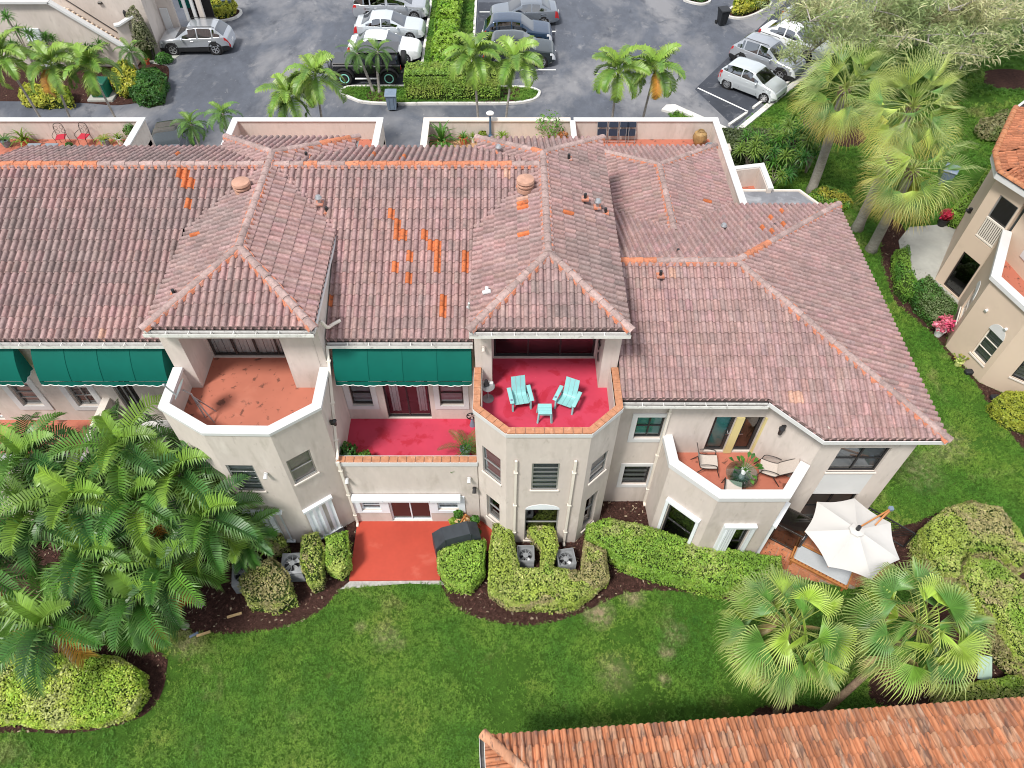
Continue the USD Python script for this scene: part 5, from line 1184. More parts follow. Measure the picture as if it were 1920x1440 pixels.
isl = [((668, 95), (700, 172), 'fine leaved date palm with a slanting trunk in front of the black off-roader'), ((708, 92), (712, 174), 'fine leaved date palm with an upright trunk in front of the black off-roader'), ((243, 92), (265, 143), 'fine leaved date palm beside the iron gate')]
for i, (uv, b, lab) in enumerate(isl):
    bp = at(*b, z=.1); c = at(*uv, y=bp[1] - .1); feather_palm('date_palm', lab, bp, c - [0, 0, .1], 18, 1.25, 40, .20, .022, 'fine leaved date palms', (np.array([.10, .21, .045]), np.array([.08, .17, .04])), dead=0, seed=140 + i, shaft=False, trunk_r=.07, curl=.3, droop=2.1, el=(-.4, 1.4), trunkm='bark_grey')
for i, (uv, z, lab) in enumerate([((358, 232), 3.0, 'bushy fine leaved date palm beside the dark parked car between the garages'), ((418, 212), 3.4, 'small fine leaved date palm by the white rear parapet corner')]):
    c = at(*uv, z=z); feather_palm('date_palm', lab, (c[0], c[1], 0), c, 18, 1.15, 36, .22, .024, 'fine leaved date palms', (np.array([.12, .25, .05]), np.array([.10, .21, .04])), dead=0, seed=150 + i, shaft=False, trunk_r=.07, curl=.4, droop=2.0, el=(-.4, 1.4))
# ---- fan palms
SAB = [np.array([.22, .34, .065]), np.array([.12, .24, .06]), np.array([.34, .44, .085])]
for i, (b, c, lab) in enumerate([((15.6, 31.06, 0), at(1585, 165, z=6.0), 'fan palm with a thick leaning pale trunk, nearest the dark membrane roof'), ((17.05, 28.1, 0), at(1712, 200, z=6.9), 'fan palm with yellow edged round crown, behind the other two'), ((17.2, 26.5, 0), at(1712, 318, z=5.1), 'fan palm with yellow hanging fronds beside the tan building')]):
    fan_palm('sabal_palm', lab, b, c, 52, 1.1, 1.2, 160 + i, SAB, np.array([.58, .60, .24]), np.array([.66, .48, .13]), 'round crowned fan palms beside the tan building', .21, 'bark_grey', 20, (-1.15, 1.5), .38, 1.1, .22)
LIV = [np.array([.16, .31, .042]), np.array([.095, .22, .038]), np.array([.27, .40, .05]), np.array([.095, .21, .05])]
for i, (b, c, lab) in enumerate([((7.94, 5.95, 0), at(1478, 1180, z=3.6), 'fan palm with drooping tips and a short upright trunk behind the orange roof'), ((9.24, 5.95, 0), at(1722, 1172, z=3.7), 'fan palm with drooping tips and a long slanting trunk behind the orange roof')]):
    fan_palm('fan_palm', lab, b, c, 46, 1.0, .92, 170 + i, LIV, np.array([.52, .55, .20]), None, 'drooping fan palms behind the orange roof', .10, 'bark_brown', 26, (-.8, 1.5), 2.0, 1.45, .42)

# ---- hedges and shrubs of the back garden
OLIVE = [np.array([.38, .47, .085]), np.array([.30, .41, .07]), np.array([.50, .52, .17]), np.array([.25, .39, .055])]
hedge('hedge', 'small bright green clipped hedge beside the grill on the red patio', G([(822, 1040), (865, 1022), (912, 1018), (908, 1075), (882, 1106), (838, 1098), (822, 1066)], .55), 1.0, seed=1)
hedge('hedge', 'wide pale hedge wrapping two air conditioners under the bay with the downspouts', G([(924, 990), (962, 985), (966, 1035), (975, 1072), (1012, 1074), (1014, 1030), (988, 1000), (996, 988), (1036, 992), (1046, 1032), (1034, 1072), (1088, 1078), (1094, 1022), (1136, 1040), (1140, 1090), (1105, 1122), (1078, 1140), (962, 1140), (916, 1114), (918, 1040)], .5), 1.0, seed=2, tints=OLIVE, brown=.37)
hedge('hedge', 'long green hedge in front of the corner bay with the sliding doors', G([(1097, 990), (1140, 980), (1186, 988), (1250, 1006), (1320, 1032), (1400, 1042), (1460, 1050), (1466, 1084), (1420, 1106), (1350, 1112), (1255, 1090), (1165, 1062), (1135, 1035), (1100, 1016)], .55), 1.05, seed=3, tints=[HEDGE_T[2], HEDGE_T[0], HEDGE_T[1], np.array([.36, .40, .14])])
hedge('hedge', 'lime green rounded hedge under the drooping feather palm', G([(-30, 1240), (60, 1232), (140, 1226), (230, 1236), (270, 1262), (276, 1298), (250, 1338), (190, 1358), (100, 1362), (-30, 1354)], .45), .85, seed=4, tints=[np.array([.27, .44, .05]), np.array([.36, .52, .065]), np.array([.48, .56, .09]), np.array([.54, .58, .22])])
hedge('hedge', 'tall brownish overgrown hedge to the side of the tile patio', G([(1718, 1000), (1762, 962), (1810, 950), (1862, 962), (1902, 1008), (1930, 1062), (1900, 1078), (1858, 1042), (1802, 1038), (1788, 1092), (1732, 1082)], .8), 1.4, seed=5, tints=OLIVE, brown=.44, bump=.12)
hedge('hedge', 'brownish hedge running down the picture edge behind the slanting fan palm', G([(1792, 1096), (1806, 1052), (1852, 1056), (1898, 1090), (1945, 1130), (1965, 1290), (1890, 1235), (1850, 1165), (1812, 1135)], .8), 1.35, seed=6, tints=OLIVE, brown=.44, bump=.12)
hedge('hedge', 'low scruffy hedge along the orange tile roof', G([(1765, 1286), (1850, 1275), (1940, 1262), (1940, 1320), (1750, 1325)], .5), .7, seed=7, tints=OLIVE, brown=.38, bump=.1)
hedge('shrub', 'loose brownish shrub on the mulch beside the air conditioner', G([(452, 1096), (480, 1062), (515, 1050), (548, 1088), (556, 1128), (520, 1142), (466, 1138)], .5), .95, 'shrub', OLIVE, seed=8, brown=.47, bump=.13, dens=700)
hedge('shrub', 'thin yellowish shrub with a pale stem between the air conditioner and the red patio', G([(566, 1012), (600, 1004), (612, 1040), (604, 1096), (582, 1104), (566, 1060)], .6), 1.1, 'shrub', OLIVE, seed=9, brown=.47, bump=.13, dens=650)
hedge('shrub', 'bright green shrub at the corner of the red patio', G([(612, 1012), (654, 1004), (658, 1058), (640, 1078), (613, 1068)], .6), 1.1, 'shrub', seed=10, bump=.11)
hedge('shrub', 'small green shrub under the white storm shutter', G([(496, 1002), (528, 992), (538, 1022), (508, 1038)], .6), .9, 'shrub', OLIVE, seed=11, brown=.4, bump=.13)
hedge('hedge', 'yellow green hedge under the tan wall at the picture edge', G([(1858, 752), (1882, 736), (1935, 738), (1940, 806), (1895, 792), (1866, 770)], .5), .75, tints=[np.array([.30, .35, .04]), np.array([.40, .42, .05]), np.array([.24, .32, .035])], seed=12)
hedge('hedge', 'green shrub row around the edge of the concrete patio', G([(1672, 478), (1700, 468), (1708, 520), (1722, 552), (1700, 560), (1680, 540)], .4), .8, seed=13, tints=[GREEN * 1.2, HEDGE_T[2], HEDGE_T[0]], bump=.12, dens=600)
hedge('hedge', 'dark green shrubs with white patches at the low corner of the concrete patio', G([(1702, 540), (1738, 522), (1760, 548), (1792, 580), (1785, 606), (1750, 604), (1716, 572)], .4), .8, seed=14, tints=[DEEP * 1.3, GREEN, np.array([.20, .26, .12])], bump=.12, dens=600)
hedge('hedge', 'dense green hedge behind the yellow hanging palm fronds and the tan wall', G([(1775, 402), (1826, 352), (1852, 318), (1868, 344), (1832, 384), (1800, 414)], .6), 1.0, seed=15, tints=[HEDGE_T[2], HEDGE_T[0], LIME], dens=500, size=.08)
hedge('shrub', 'low yellow green ground shrub at the foot of the leaning fan palm', G([(1502, 374), (1540, 350), (1580, 362), (1600, 384), (1560, 400)], .3), .5, 'shrub', [LIME, GREEN * 1.3, YEL * .8], seed=16, dens=500, size=.08)
for i, (u, v, s) in enumerate([(1860, 245, 1.0), (1892, 232, 1.1), (1925, 225, 1.0), (1905, 265, .9)]):
    c = at(u, v, z=.4); bush('shrub', ['brown round shrub nearest the palms behind the tan building', 'greenish brown round shrub with bare stems, in the middle of the row', 'brown round shrub cut by the picture edge behind the tan building', 'dusky green round shrub beside the blue bin'][i], (c[0], c[1], 0), (s, s, .85), tints=[np.array([.22, .22, .09]), np.array([.28, .25, .13]), np.array([.18, .23, .07])], size=.09, n=2200, seed=200 + i, group='round shrubs behind the tan building')
for i, (u, v, s) in enumerate([(1900, 312, .7), (1880, 345, .6)]):
    c = at(u, v, z=.3); bush('shrub', ['yellowish shrub against the tan wall corner', 'lime green shrub under the tile roof corner of the tan building'][i], (c[0], c[1], 0), (s, s, .6), tints=[np.array([.26, .32, .06]), np.array([.20, .29, .05])], size=.08, n=1400, seed=210 + i)
# ---- car park planting
BOX = [np.array([.17, .31, .045]), np.array([.22, .36, .05]), np.array([.30, .39, .075])]
hedge('hedge', 'large clipped box hedge in the middle of the parking island', poly([(-5.85, 39.7), (-.35, 39.75), (-.3, 41.2), (-5.85, 41.25)]), 1.6, tints=BOX, seed=20, dens=520, size=.085, z0=.1, soft=.08, bump=.03)
for i, (y0, y1, lab) in enumerate([(41.9, 44.0, 'bright green loose shrub just behind the clipped box hedge'), (44.2, 48.2, 'bright green shrub row between the parked white sedans and the dark cars'), (48.3, 54, 'bright green shrub row at the top edge of the grass strip')]):
    hedge('shrub', lab, poly([(-4.55, y0), (-3.1, y0 + .1), (-3.0, y1), (-4.5, y1 - .1)]), 1.15, 'shrub', [np.array([.12, .27, .02]), np.array([.20, .36, .03]), np.array([.27, .42, .05])], seed=21 + i, dens=260, size=.15, z0=.1, bump=.22, soft=.4)
TLY = [np.array([.36, .40, .045]), np.array([.50, .47, .06]), np.array([.22, .31, .03])]
hedge('shrub', 'round yellow leaved shrub beside the date palm and the iron gate', G([(208, 160), (222, 130), (245, 124), (262, 140), (258, 170), (230, 176)], .4), .9, 'shrub', TLY, seed=25, dens=280, size=.13, bump=.2, soft=.4)
hedge('shrub', 'dark green leafy shrub at the rounded end of the mulch bed', G([(246, 162), (268, 136), (298, 134), (314, 152), (306, 184), (272, 192), (247, 182)], .4), .8, 'shrub', [DEEP * 1.2, DEEP * .9, GREEN * .8], seed=26, dens=300, size=.13, bump=.2, soft=.4)
hedge('shrub', 'row of yellow leaved shrubs under the leaning white palm trunk', G([(38, 190), (50, 166), (90, 168), (135, 172), (134, 192), (80, 194)], .4), .85, 'shrub', TLY, seed=27, dens=280, size=.13, bump=.22, soft=.4)
bush('shrub', 'grey green climbing shrub against the wall beside the iron gate', (*at(283, 112, z=0)[:2], 0), (.75, .55, 2.6), tints=[np.array([.17, .19, .09]), np.array([.24, .24, .14])], size=.10, n=2600, seed=28)
bush('shrub', 'small green shrub in front of the silver crossover', (*at(310, 118, z=0)[:2], 0), (.6, .5, .5), tints=[GREEN, DEEP * 1.3], size=.10, n=900, seed=29)
for i, (P, lab) in enumerate([(TOPL, 'yellow green shrub in the kerbed bed by the marked bin'), (TOPJ, 'yellow leaved shrub in the kerbed bed beside the black bin'), (TOPI, 'low dark shrub in the small kerbed bed at the top edge')]):
    hedge('shrub', lab, P.buffer(-.3), .8 if i < 2 else .4, 'shrub', TLY if i < 2 else [GREEN, DEEP], seed=30 + i, dens=260, size=.14, z0=.1, bump=.22, soft=.4)
hd = [np.array([.06, .085, .035]), np.array([.10, .13, .05]), np.array([.07, .10, .03])]
hedge('hedge', 'dark dull hedge behind the spiky plants next to the rear terrace', poly([(11.0, 32.8), (15.4, 34.0), (15.0, 35.3), (11.2, 35.4)]), 1.1, tints=hd, seed=34, dens=320, size=.11, bump=.15)
for i, (u, v, h) in enumerate([(1400, 290, 1.5), (1425, 300, 1.9), (1450, 285, 2.2), (1475, 275, 2.6), (1500, 255, 3.0), (1480, 310, 1.7), (1445, 325, 1.3), (1510, 300, 2.3)]):
    c = at(u, v + 25, z=0); spiky('dracaena', ['spiky plant nearest the white parapet', 'yellow green spiky plant in front of the dark hedge', 'spiky plant with pale upright stems', 'spiky plant with bare forked stems', 'tallest spiky plant beside the fan palm trunk', 'dark spiky plant behind the side court wall', 'low spiky plant at the corner of the side court', 'dark green spiky plant beside the lawn'][i], (c[0], c[1], 0), h, 8, .62, 30, .03, (GREEN * 1.1, np.array([.15, .24, .04]), DEEP * 1.3), 220 + i, .85, 'spiky plants next to the rear terrace')
for i, (u, v, z, h, lab) in enumerate([(10, 20, 4.0, 3.2, 'tall spiky plant with a brown skirt at the picture corner'), (50, 60, 2.8, 2.4, 'spiky plant with a brown skirt in front of the stair wall'), (80, 55, 2.6, 2.2, 'spiky plant with a thin bare stem by the pale door'), (160, 85, 1.6, 1.4, 'many headed spiky plant against the stair wall'), (20, 75, 2.0, 1.6, 'spiky plant behind the corner palm')]):
    c = at(u, v, z=z); spiky('dracaena', lab, (c[0], c[1], 0), z, 3 if i != 3 else 8, .62, 34, .03, (GREEN, DEEP * 1.2), 240 + i, .3 if i != 3 else .8, 'spiky plants in front of the stair wall', .03)

# ---- the fine twigged tree over the parked cars
def wispy_tree(label, base, limbs, seed, n=15000, tints=None, sprays=105):
    r = np.random.default_rng(seed); base = np.asarray(base, float); t = thing('feathery_tree', label, 'tree', base, 'fine twigged trees over the lawn')
    tips = []
    tr = MB(); top = base + [r.normal(0, .3), r.normal(0, .3), 1.6]; tr.tube(spline([base, base * .5 + top * .5 + [.1, .1, 0], top], 6), [.38, .33, .30, .28, .26, .24], 10); part('trunk', tr, 'bark_grey', t, True)
    for e in limbs:
        e = np.asarray(e, float); mid = top * .5 + e * .5 + [r.normal(0, .5), r.normal(0, .5), .5]; P = spline([top - [0, 0, .1], mid, e], 9); part('limb', MB().tube(P, np.linspace(.17, .03, 9), 7), 'bark_grey', t, True)
        for k in range(3, 9):
            for _ in range(2):
                q = P[k] + np.array([r.normal(0, 1.1), r.normal(0, 1.1), r.uniform(-.1, 1.1)]); part('branch', MB().tube(spline([P[k], P[k] * .5 + q * .5 + [0, 0, .12], q], 5), np.linspace(.045, .01, 5), 4), 'bark_grey', t, True); tips += [(P[k], q)]
    B, D = [], []
    for a, b in tips:
        d0 = unit(b - a)
        for s in range(sprays):
            q = a + (b - a) * r.uniform(.25, 1.05) + r.normal(0, .22, 3); d = unit(d0 * .6 + r.normal(0, .75, 3) + [0, 0, .25]); B.append(q); D.append(d)
    B, D = np.array(B), np.array(D); m = len(B); L = r.uniform(.25, .6, m)[:, None]; Mid = B + D * L * .55; T = Mid + nrm(D + np.array([0, 0, -.5]) + r.normal(0, .2, (m, 3))) * L * .5
    g = meshkit.fbm(B * .5, 3, seed); tn = np.array(tints or [np.array([.25, .34, .13]), np.array([.42, .47, .22]), np.array([.52, .49, .28])]); x = np.clip((g - .3) / .4 + r.normal(0, .15, m), 0, .999) * 2; i = x.astype(int); f = (x - i)[:, None]
    c = (tn[i] * (1 - f) + tn[np.minimum(i + 1, 2)] * f) * r.uniform(.75, 1.25, (m, 1))
    part('fine_foliage', strips(MB(), B, Mid, T, nrm(np.cross(D, r.normal(0, 1, (m, 3)))), .014, .026, c), 'leaf', t, False, kind='stuff')
    return t
A = lambda u, v, z: at(u, v, z=z)
wispy_tree('feathery grey green tree hanging over the parked grey crossover', (22.5, 46.5, 0), [A(1478, 40, 4.2), A(1492, 120, 2.8), A(1520, 40, 5.0), A(1560, 90, 4.5), A(1500, 5, 5), A(1600, 40, 5.5)], 301)
wispy_tree('feathery tree with thick grey forked limbs at the top edge', (26.5, 47.0, 0), [A(1640, 20, 5.5), A(1700, 10, 6), A(1680, 90, 4.6), A(1740, 80, 5), A(1620, 85, 4.4), A(1760, 20, 6)], 302)
wispy_tree('pale feathery tree beyond the yellow edged fan palm', (29.5, 46.0, 0), [A(1760, 100, 4.2), A(1810, 70, 4.6), A(1800, 130, 3.2), A(1850, 40, 5.2), A(1780, 20, 5.6)], 303)
wispy_tree('feathery tree at the top picture corner with bare white twigs', (34.5, 48.5, 0), [A(1880, 20, 5), A(1920, 60, 4), A(1860, 90, 3.6), A(1940, 10, 5.4)], 304)
# ------------------------------------------------------------------ parked cars
def wheel(parent, c, side, R, wd, rim_m='alloy', spokes=5, rimr=.66, ring=None):
    """side: +1 the wheel's outer face looks along +y of the car"""
    c = np.asarray(c, float); k = 24; a = np.arange(k) * 2 * PI / k
    prof = [(R * .60, -.5), (R * .90, -.5), (R * .985, -.36), (R, -.1), (R, .1), (R * .985, .36), (R * .90, .5), (R * rimr, .46), (R * rimr, .2)]
    V = np.array([[r * math.cos(t), s * wd * side, r * math.sin(t)] for r, s in prof for t in a]); n = len(prof)
    F = [[i * k + j, i * k + (j + 1) % k, (i + 1) * k + (j + 1) % k, (i + 1) * k + j] for i in range(n - 1) for j in range(k)]
    w = part('wheel', MB().add(V + c, F), 'tyre', parent, 40)
    d = MB(); V2 = np.array([[r * math.cos(t), y * side, r * math.sin(t)] for r, y in ((R * rimr, wd * .20), (.01, wd * .16)) for t in a]); d.add(V2 + c, [[j, (j + 1) % k, k + (j + 1) % k, k + j] for j in range(k)]); part('wheel_well', d, 'black_plastic', w)
    rm = MB(); rr = [(R * rimr, .46), (R * (rimr - .07), .47), (R * (rimr - .10), .36)]
    V3 = np.array([[r * math.cos(t), y * wd * side, r * math.sin(t)] for r, y in rr for t in a]); rm.add(V3 + c, [[i * k + j, i * k + (j + 1) % k, (i + 1) * k + (j + 1) % k, (i + 1) * k + j] for i in range(2) for j in range(k)])
    for i in range(spokes):
        t = i * 2 * PI / spokes; p = np.array([math.cos(t), 0, math.sin(t)]); rm.bar(c + [0, wd * .40 * side, 0] + p * R * .08, c + [0, wd * .42 * side, 0] + p * R * (rimr - .05), R * .17, wd * .1, up=(0, 1, 0))
    rm.cyl(c + [0, wd * .3 * side, 0], c + [0, wd * .46 * side, 0], R * .14, n=12); part('rim', rm, ring or rim_m, w)
CARS = {}
def car(name, label, cat, loc, heading, paint, L, W, H, wb, prof, belt, glass_x, R=.33, rear_glass=None, group='parked cars', spokes=5, rim='alloy', trim=False, wheel_inset=.02, roof_rails=False, wr=.74, tip=.0, lamps=True):
    """prof: (x from the nose, height) along the centre line; belt: (height at the front, at the rear); glass_x: windscreen base and top, rear screen top and base, as x from the nose;
    then the upright posts between the side windows"""
    t = thing(name, label, cat, loc, group); UsdGeom.Xformable(stage.GetPrimAtPath(t)).AddRotateZOp().Set(math.degrees(heading)); LOC[t] = np.zeros(3)
    xs = np.linspace(0, L, 64); px_, pz = np.array(prof).T; zt = np.interp(xs, px_, pz)
    for _ in range(2): zt = np.concatenate([[zt[0]], (zt[:-2] + 2 * zt[1:-1] + zt[2:]) / 4, [zt[-1]]])
    u = np.abs(xs / L * 2 - 1); hw = W / 2 * (1 - .17 * np.clip((u - .62) / .38, 0, 1) ** 2.2 - .10 * np.clip((u - .93) / .07, 0, 1) ** 2)
    sill = .20 + .10 * np.clip((u - .8) / .2, 0, 1) ** 2
    bl = np.minimum(np.interp(xs, [0, L * .3, L], [belt[0] * .86, belt[0], belt[1]]), zt - .035)
    g = np.clip((zt - bl) / (H - max(belt)) - .05, 0, 1); re = hw * (.90 * (1 - g) + wr * 1.0 * g)
    rings = []
    for i in range(64):
        w, s, b, z, q = hw[i], sill[i], bl[i], zt[i], re[i]
        half = [(w * .86, s), (w * .965, s + .05), (w * 1.0, s + (b - s) * .42), (w * .985, s + (b - s) * .78), (w * .955, b - .015), (w * .925, b + .01), (w * .925 + (q - w * .925) * .5, b + (z - b) * .47), (q, z - .055 * g[i] - .02), (q * .90, z - .018), (q * .55, z - .004), (0, z)]
        rings.append([(y, zz) for y, zz in half] + [(-y, zz) for y, zz in half[-2::-1]])
    rings = np.array(rings); m = rings.shape[1]
    V = np.concatenate([np.repeat(xs[:, None, None], m, 1), rings], 2); V[:, :, 0] = L / 2 - V[:, :, 0]     # nose towards +x
    V = V.reshape(-1, 3); body, side_g, ws_g, rw_g, arch = [], {}, [], [], []
    wx = ((L - wb) * .47, (L - wb) * .47 + wb); a, b_, c_, d_ = glass_x[:4]; posts = glass_x[4:]
    hl, tl, blk = [], [], []
    for i in range(63):
        xm = (xs[i] + xs[i + 1]) / 2
        for j in range(m - 1):
            f = [i * m + j, (i + 1) * m + j, (i + 1) * m + j + 1, i * m + j + 1]; jj = min(j, m - 2 - j); zc = V[f, 2].mean()
            if jj <= 3 and any((xm - x) ** 2 + (zc - R) ** 2 < (R + .055) ** 2 for x in wx): continue
            gz = g[i] > .03 or g[i + 1] > .03
            if jj in (5, 6) and gz:
                lo = a + (b_ - a) * (.55 if jj == 5 else 1.12); hi = d_ - (d_ - c_) * (.45 if jj == 5 else 1.15)
                if lo < xm < hi and all(abs(xm - p) > .05 for p in posts):
                    k = (j < m / 2, sum(xm > p for p in posts)); side_g.setdefault(k, []).append(f); continue
            if jj in (7, 8, 9):
                if a < xm < b_: ws_g.append(f); continue
                if c_ < xm < d_: rw_g.append(f); continue
            if lamps and jj in (2, 3) and xm < .36 and zc > bl[i] - .26: hl.append(f); continue
            if lamps and jj in (2, 3) and xm > L - .30 and zc > bl[i] - .32: tl.append(f); continue
            if trim and (jj <= 1): blk.append(f); continue
            if jj <= 0: blk.append(f); continue
            body.append(f)
    for e, i in ((1, 0), (-1, 63)):
        ring = list(range(i * m, (i + 1) * m)); cen = len(V); V = np.vstack([V, V[ring].mean(0) + [.02 * e, 0, -.05]])
        for j in range(m - 1): body.append([ring[j], ring[j + 1], cen, cen] if e > 0 else [ring[j + 1], ring[j], cen, cen])
        body.append([ring[-1], ring[0], cen, cen])
    def sub(F):
        F = np.array(F); u_, inv = np.unique(F.ravel(), return_inverse=True); F = inv.reshape(F.shape); T = np.vstack([F[:, [0, 1, 2]], F[:, [0, 2, 3]]]); T = T[(T[:, 0] != T[:, 1]) & (T[:, 1] != T[:, 2]) & (T[:, 0] != T[:, 2])]
        return MB().add(V[u_], T)
    part('body', sub(body), paint, t, 38)
    if ws_g: part('windscreen', sub(ws_g), 'glass_car', t, True)
    if rw_g: part('rear_window', sub(rw_g), 'glass_car', t, True)
    for F in side_g.values(): part('side_window', sub(F), 'glass_car', t, True)
    if hl:
        for sg in (True, False):
            F = [f for f in hl if (V[f, 1].mean() > 0) == sg]; part('headlight', sub(F), 'lamp_clear', t, True)
    if tl:
        for sg in (True, False):
            F = [f for f in tl if (V[f, 1].mean() > 0) == sg]; part('tail_light', sub(F), 'lamp_red', t, True)
    if blk: part('lower_trim', sub(blk), 'black_plastic', t, 38)
    # dark cabin, floor, arches
    cab = MB().rbox((L / 2 - d_ + .15, -W * .36, .3), (L / 2 - a - .25, W * .36, max(belt) - .02), .05); part('cabin', cab, 'interior', t)
    for sx in ((a + b_) / 2 + .55, (a + b_) / 2 + 1.45):
        for sy in (-W * .2, W * .2): part('car_seat', MB().rbox((L / 2 - sx - .14, sy - .22, .4), (L / 2 - sx + .02, sy + .22, min(H - .22, belt[1] + .28)), .06), 'black_plastic', t)
    part('underbody', MB().lohi((-L / 2 + .25, -W * .40, .17), (L / 2 - .25, W * .40, .32)), 'interior', t)
    for x in wx:
        for sgn in (-1, 1): part('wheel_arch', MB().cyl((L / 2 - x, sgn * W * .30, R), (L / 2 - x, sgn * (W / 2 - .045), R), R + .06, n=22), 'interior', t); wheel(t, (L / 2 - x, sgn * (W / 2 - .105), R), sgn, R, .20, rim, spokes)
    for x in wx:
        for sgn in (-1, 1):
            k = 17; aa = np.linspace(-.30, PI + .30, k); yo = sgn * (W / 2 + .004); yi = sgn * (W / 2 - .10); rr_ = [(R + .03, yi), (R + .03, yo), (R + .125, yo - sgn * .012), (R + .13, yi)]
            V2 = np.array([[L / 2 - x + q * math.cos(h), y, max(.15, R + q * math.sin(h))] for q, y in rr_ for h in aa]); part('arch_lip', MB().add(V2, [[i * k + j, i * k + j + 1, (i + 1) * k + j + 1, (i + 1) * k + j] for i in range(3) for j in range(k - 1)]), 'black_plastic' if trim else paint, t, 40)
    for sgn in (-1, 1): part('mirror', MB().ball((L / 2 - a - .42, sgn * (W / 2 + .08), belt[0] + .06), (.07, .11, .065), sub=2).bar((L / 2 - a - .42, sgn * (W / 2 - .08), belt[0] + .02), (L / 2 - a - .42, sgn * (W / 2 + .05), belt[0] + .05), .04), paint, t, True)
    part('grille', MB().rbox((L / 2 - .05, -W * .27, .30), (L / 2 + .015, W * .27, .46), .02), 'black_plastic', t)
    for sgn in (-1, 1):
        for x in [(a + b_) / 2 + .62] + ([posts[0] + .72] if posts else []): part('door_handle', MB().rbox((L / 2 - x - .09, sgn * W * .494 - .015, belt[0] - .13), (L / 2 - x + .09, sgn * W * .494 + .015, belt[0] - .10), .01), paint, t)
        for x in [a + .30] + list(posts[:2]): part('door_seam', MB().bar((L / 2 - x, sgn * W * .4985, .34), (L / 2 - x, sgn * W * .482, belt[0] - .03), .012, .008, up=(0, 1, 0)), 'black_plastic', t)
        if roof_rails: part('roof_rail', MB().tube([(L / 2 - b_ - .1, sgn * W * .345, H - .03), (L / 2 - b_ - .2, sgn * W * .35, H + .02), (L / 2 - c_ + .2, sgn * W * .35, H + .01), (L / 2 - c_ + .05, sgn * W * .345, H - .05)], .018, 6), 'black_plastic', t, True)
    part('number_plate', MB().rbox((-L / 2 - .012, -.16, .55), (-L / 2 + .03, .16, .68), .01), 'white_paint', t)
    return t
SUV = dict(L=4.5, W=1.86, H=1.66, wb=2.68, prof=[(0, .55), (.04, .82), (.25, .95), (1.0, 1.04), (1.25, 1.08), (2.0, 1.58), (2.6, 1.66), (3.5, 1.62), (3.85, 1.55), (4.3, 1.08), (4.44, .95), (4.5, .6)], belt=(1.0, 1.10), glass_x=(1.22, 1.98, 3.80, 4.22, 2.62, 3.55), R=.36)
SEDAN = dict(L=4.6, W=1.78, H=1.46, wb=2.62, prof=[(0, .5), (.04, .70), (.3, .82), (1.1, .93), (1.3, .97), (2.05, 1.39), (2.5, 1.46), (3.1, 1.44), (3.5, 1.36), (4.0, 1.05), (4.45, 1.0), (4.56, .85), (4.6, .55)], belt=(.90, .98), glass_x=(1.25, 2.02, 3.40, 3.98, 2.72), R=.32)
HATCH = dict(L=3.9, W=1.70, H=1.50, wb=2.46, prof=[(0, .5), (.05, .75), (.3, .88), (.75, .98), (.95, 1.03), (1.65, 1.43), (2.1, 1.50), (3.1, 1.46), (3.45, 1.38), (3.75, 1.0), (3.86, .85), (3.9, .5)], belt=(.94, 1.02), glass_x=(.92, 1.62, 3.42, 3.72, 2.38), R=.31)
VAN = dict(L=5.1, W=1.98, H=1.72, wb=3.08, prof=[(0, .5), (.04, .82), (.3, .98), (.9, 1.06), (1.1, 1.10), (2.0, 1.64), (2.6, 1.72), (4.5, 1.70), (4.85, 1.62), (5.02, 1.1), (5.08, .9), (5.1, .5)], belt=(1.0, 1.06), glass_x=(1.08, 1.96, 4.86, 5.0, 2.75, 3.85), R=.34)
car('parked_car', 'silver crossover with roof rails parked nose in beside the iron gate', 'car', (-19.65, 46.25, .004), PI + .03, 'silver_paint', roof_rails=True, trim=True, **SUV)
car('parked_car', 'silver grey minivan beyond the two white sedans', 'car', (-7.75, 51.0, .012), 0.0, 'silver_paint', spokes=9, **VAN)
car('parked_car', 'white sedan with its whole roof in view, next to the silver minivan', 'car', (-7.55, 48.0, .012), -.02, 'silver_light', spokes=7, **SEDAN)
car('parked_car', 'newer white sedan partly hidden behind the black off-roader and palms', 'car', (-7.6, 45.2, .012), -.03, 'white_car', spokes=7, **SEDAN)
car('parked_car', 'grey blue sedan at the top edge with its tail to the open lane', 'car', (1.25, 50.1, .012), PI + .04, 'grey_paint', **SEDAN)
car('parked_car', 'navy blue crossover parked tail to the shrub row', 'car', (.75, 47.2, .012), -.02, 'navy_paint', **SUV)
car('parked_car', 'dark green black crossover half hidden behind the palm crowns', 'car', (.85, 44.7, .012), -.02, 'green_black_paint', **SUV)
sh = math.atan2(-.66, .75)
car('parked_car', 'small silver white hatchback with a black steel rear wheel', 'car', (14.62, 41.05, .012), sh, 'silver_light', spokes=8, **HATCH)
car('parked_car', 'light grey crossover next to the small hatchback, nose under the feathery tree', 'car', (16.1, 43.75, .012), sh, 'silver_paint', roof_rails=True, trim=True, **SUV)
car('parked_car', 'white car almost hidden below the feathery tree', 'car', (18.4, 46.2, .012), sh, 'white_car', **SEDAN)
car('parked_car', 'second hidden pale car below the feathery tree, farther along the row', 'car', (20.4, 48.6, .012), sh, 'silver_light', **SUV)
car('parked_car', 'dark glossy car in the gap between the rear terraces behind the date palm', 'car', (-17.75, 34.3, .012), PI / 2 + .25, 'green_black_paint', **SUV)
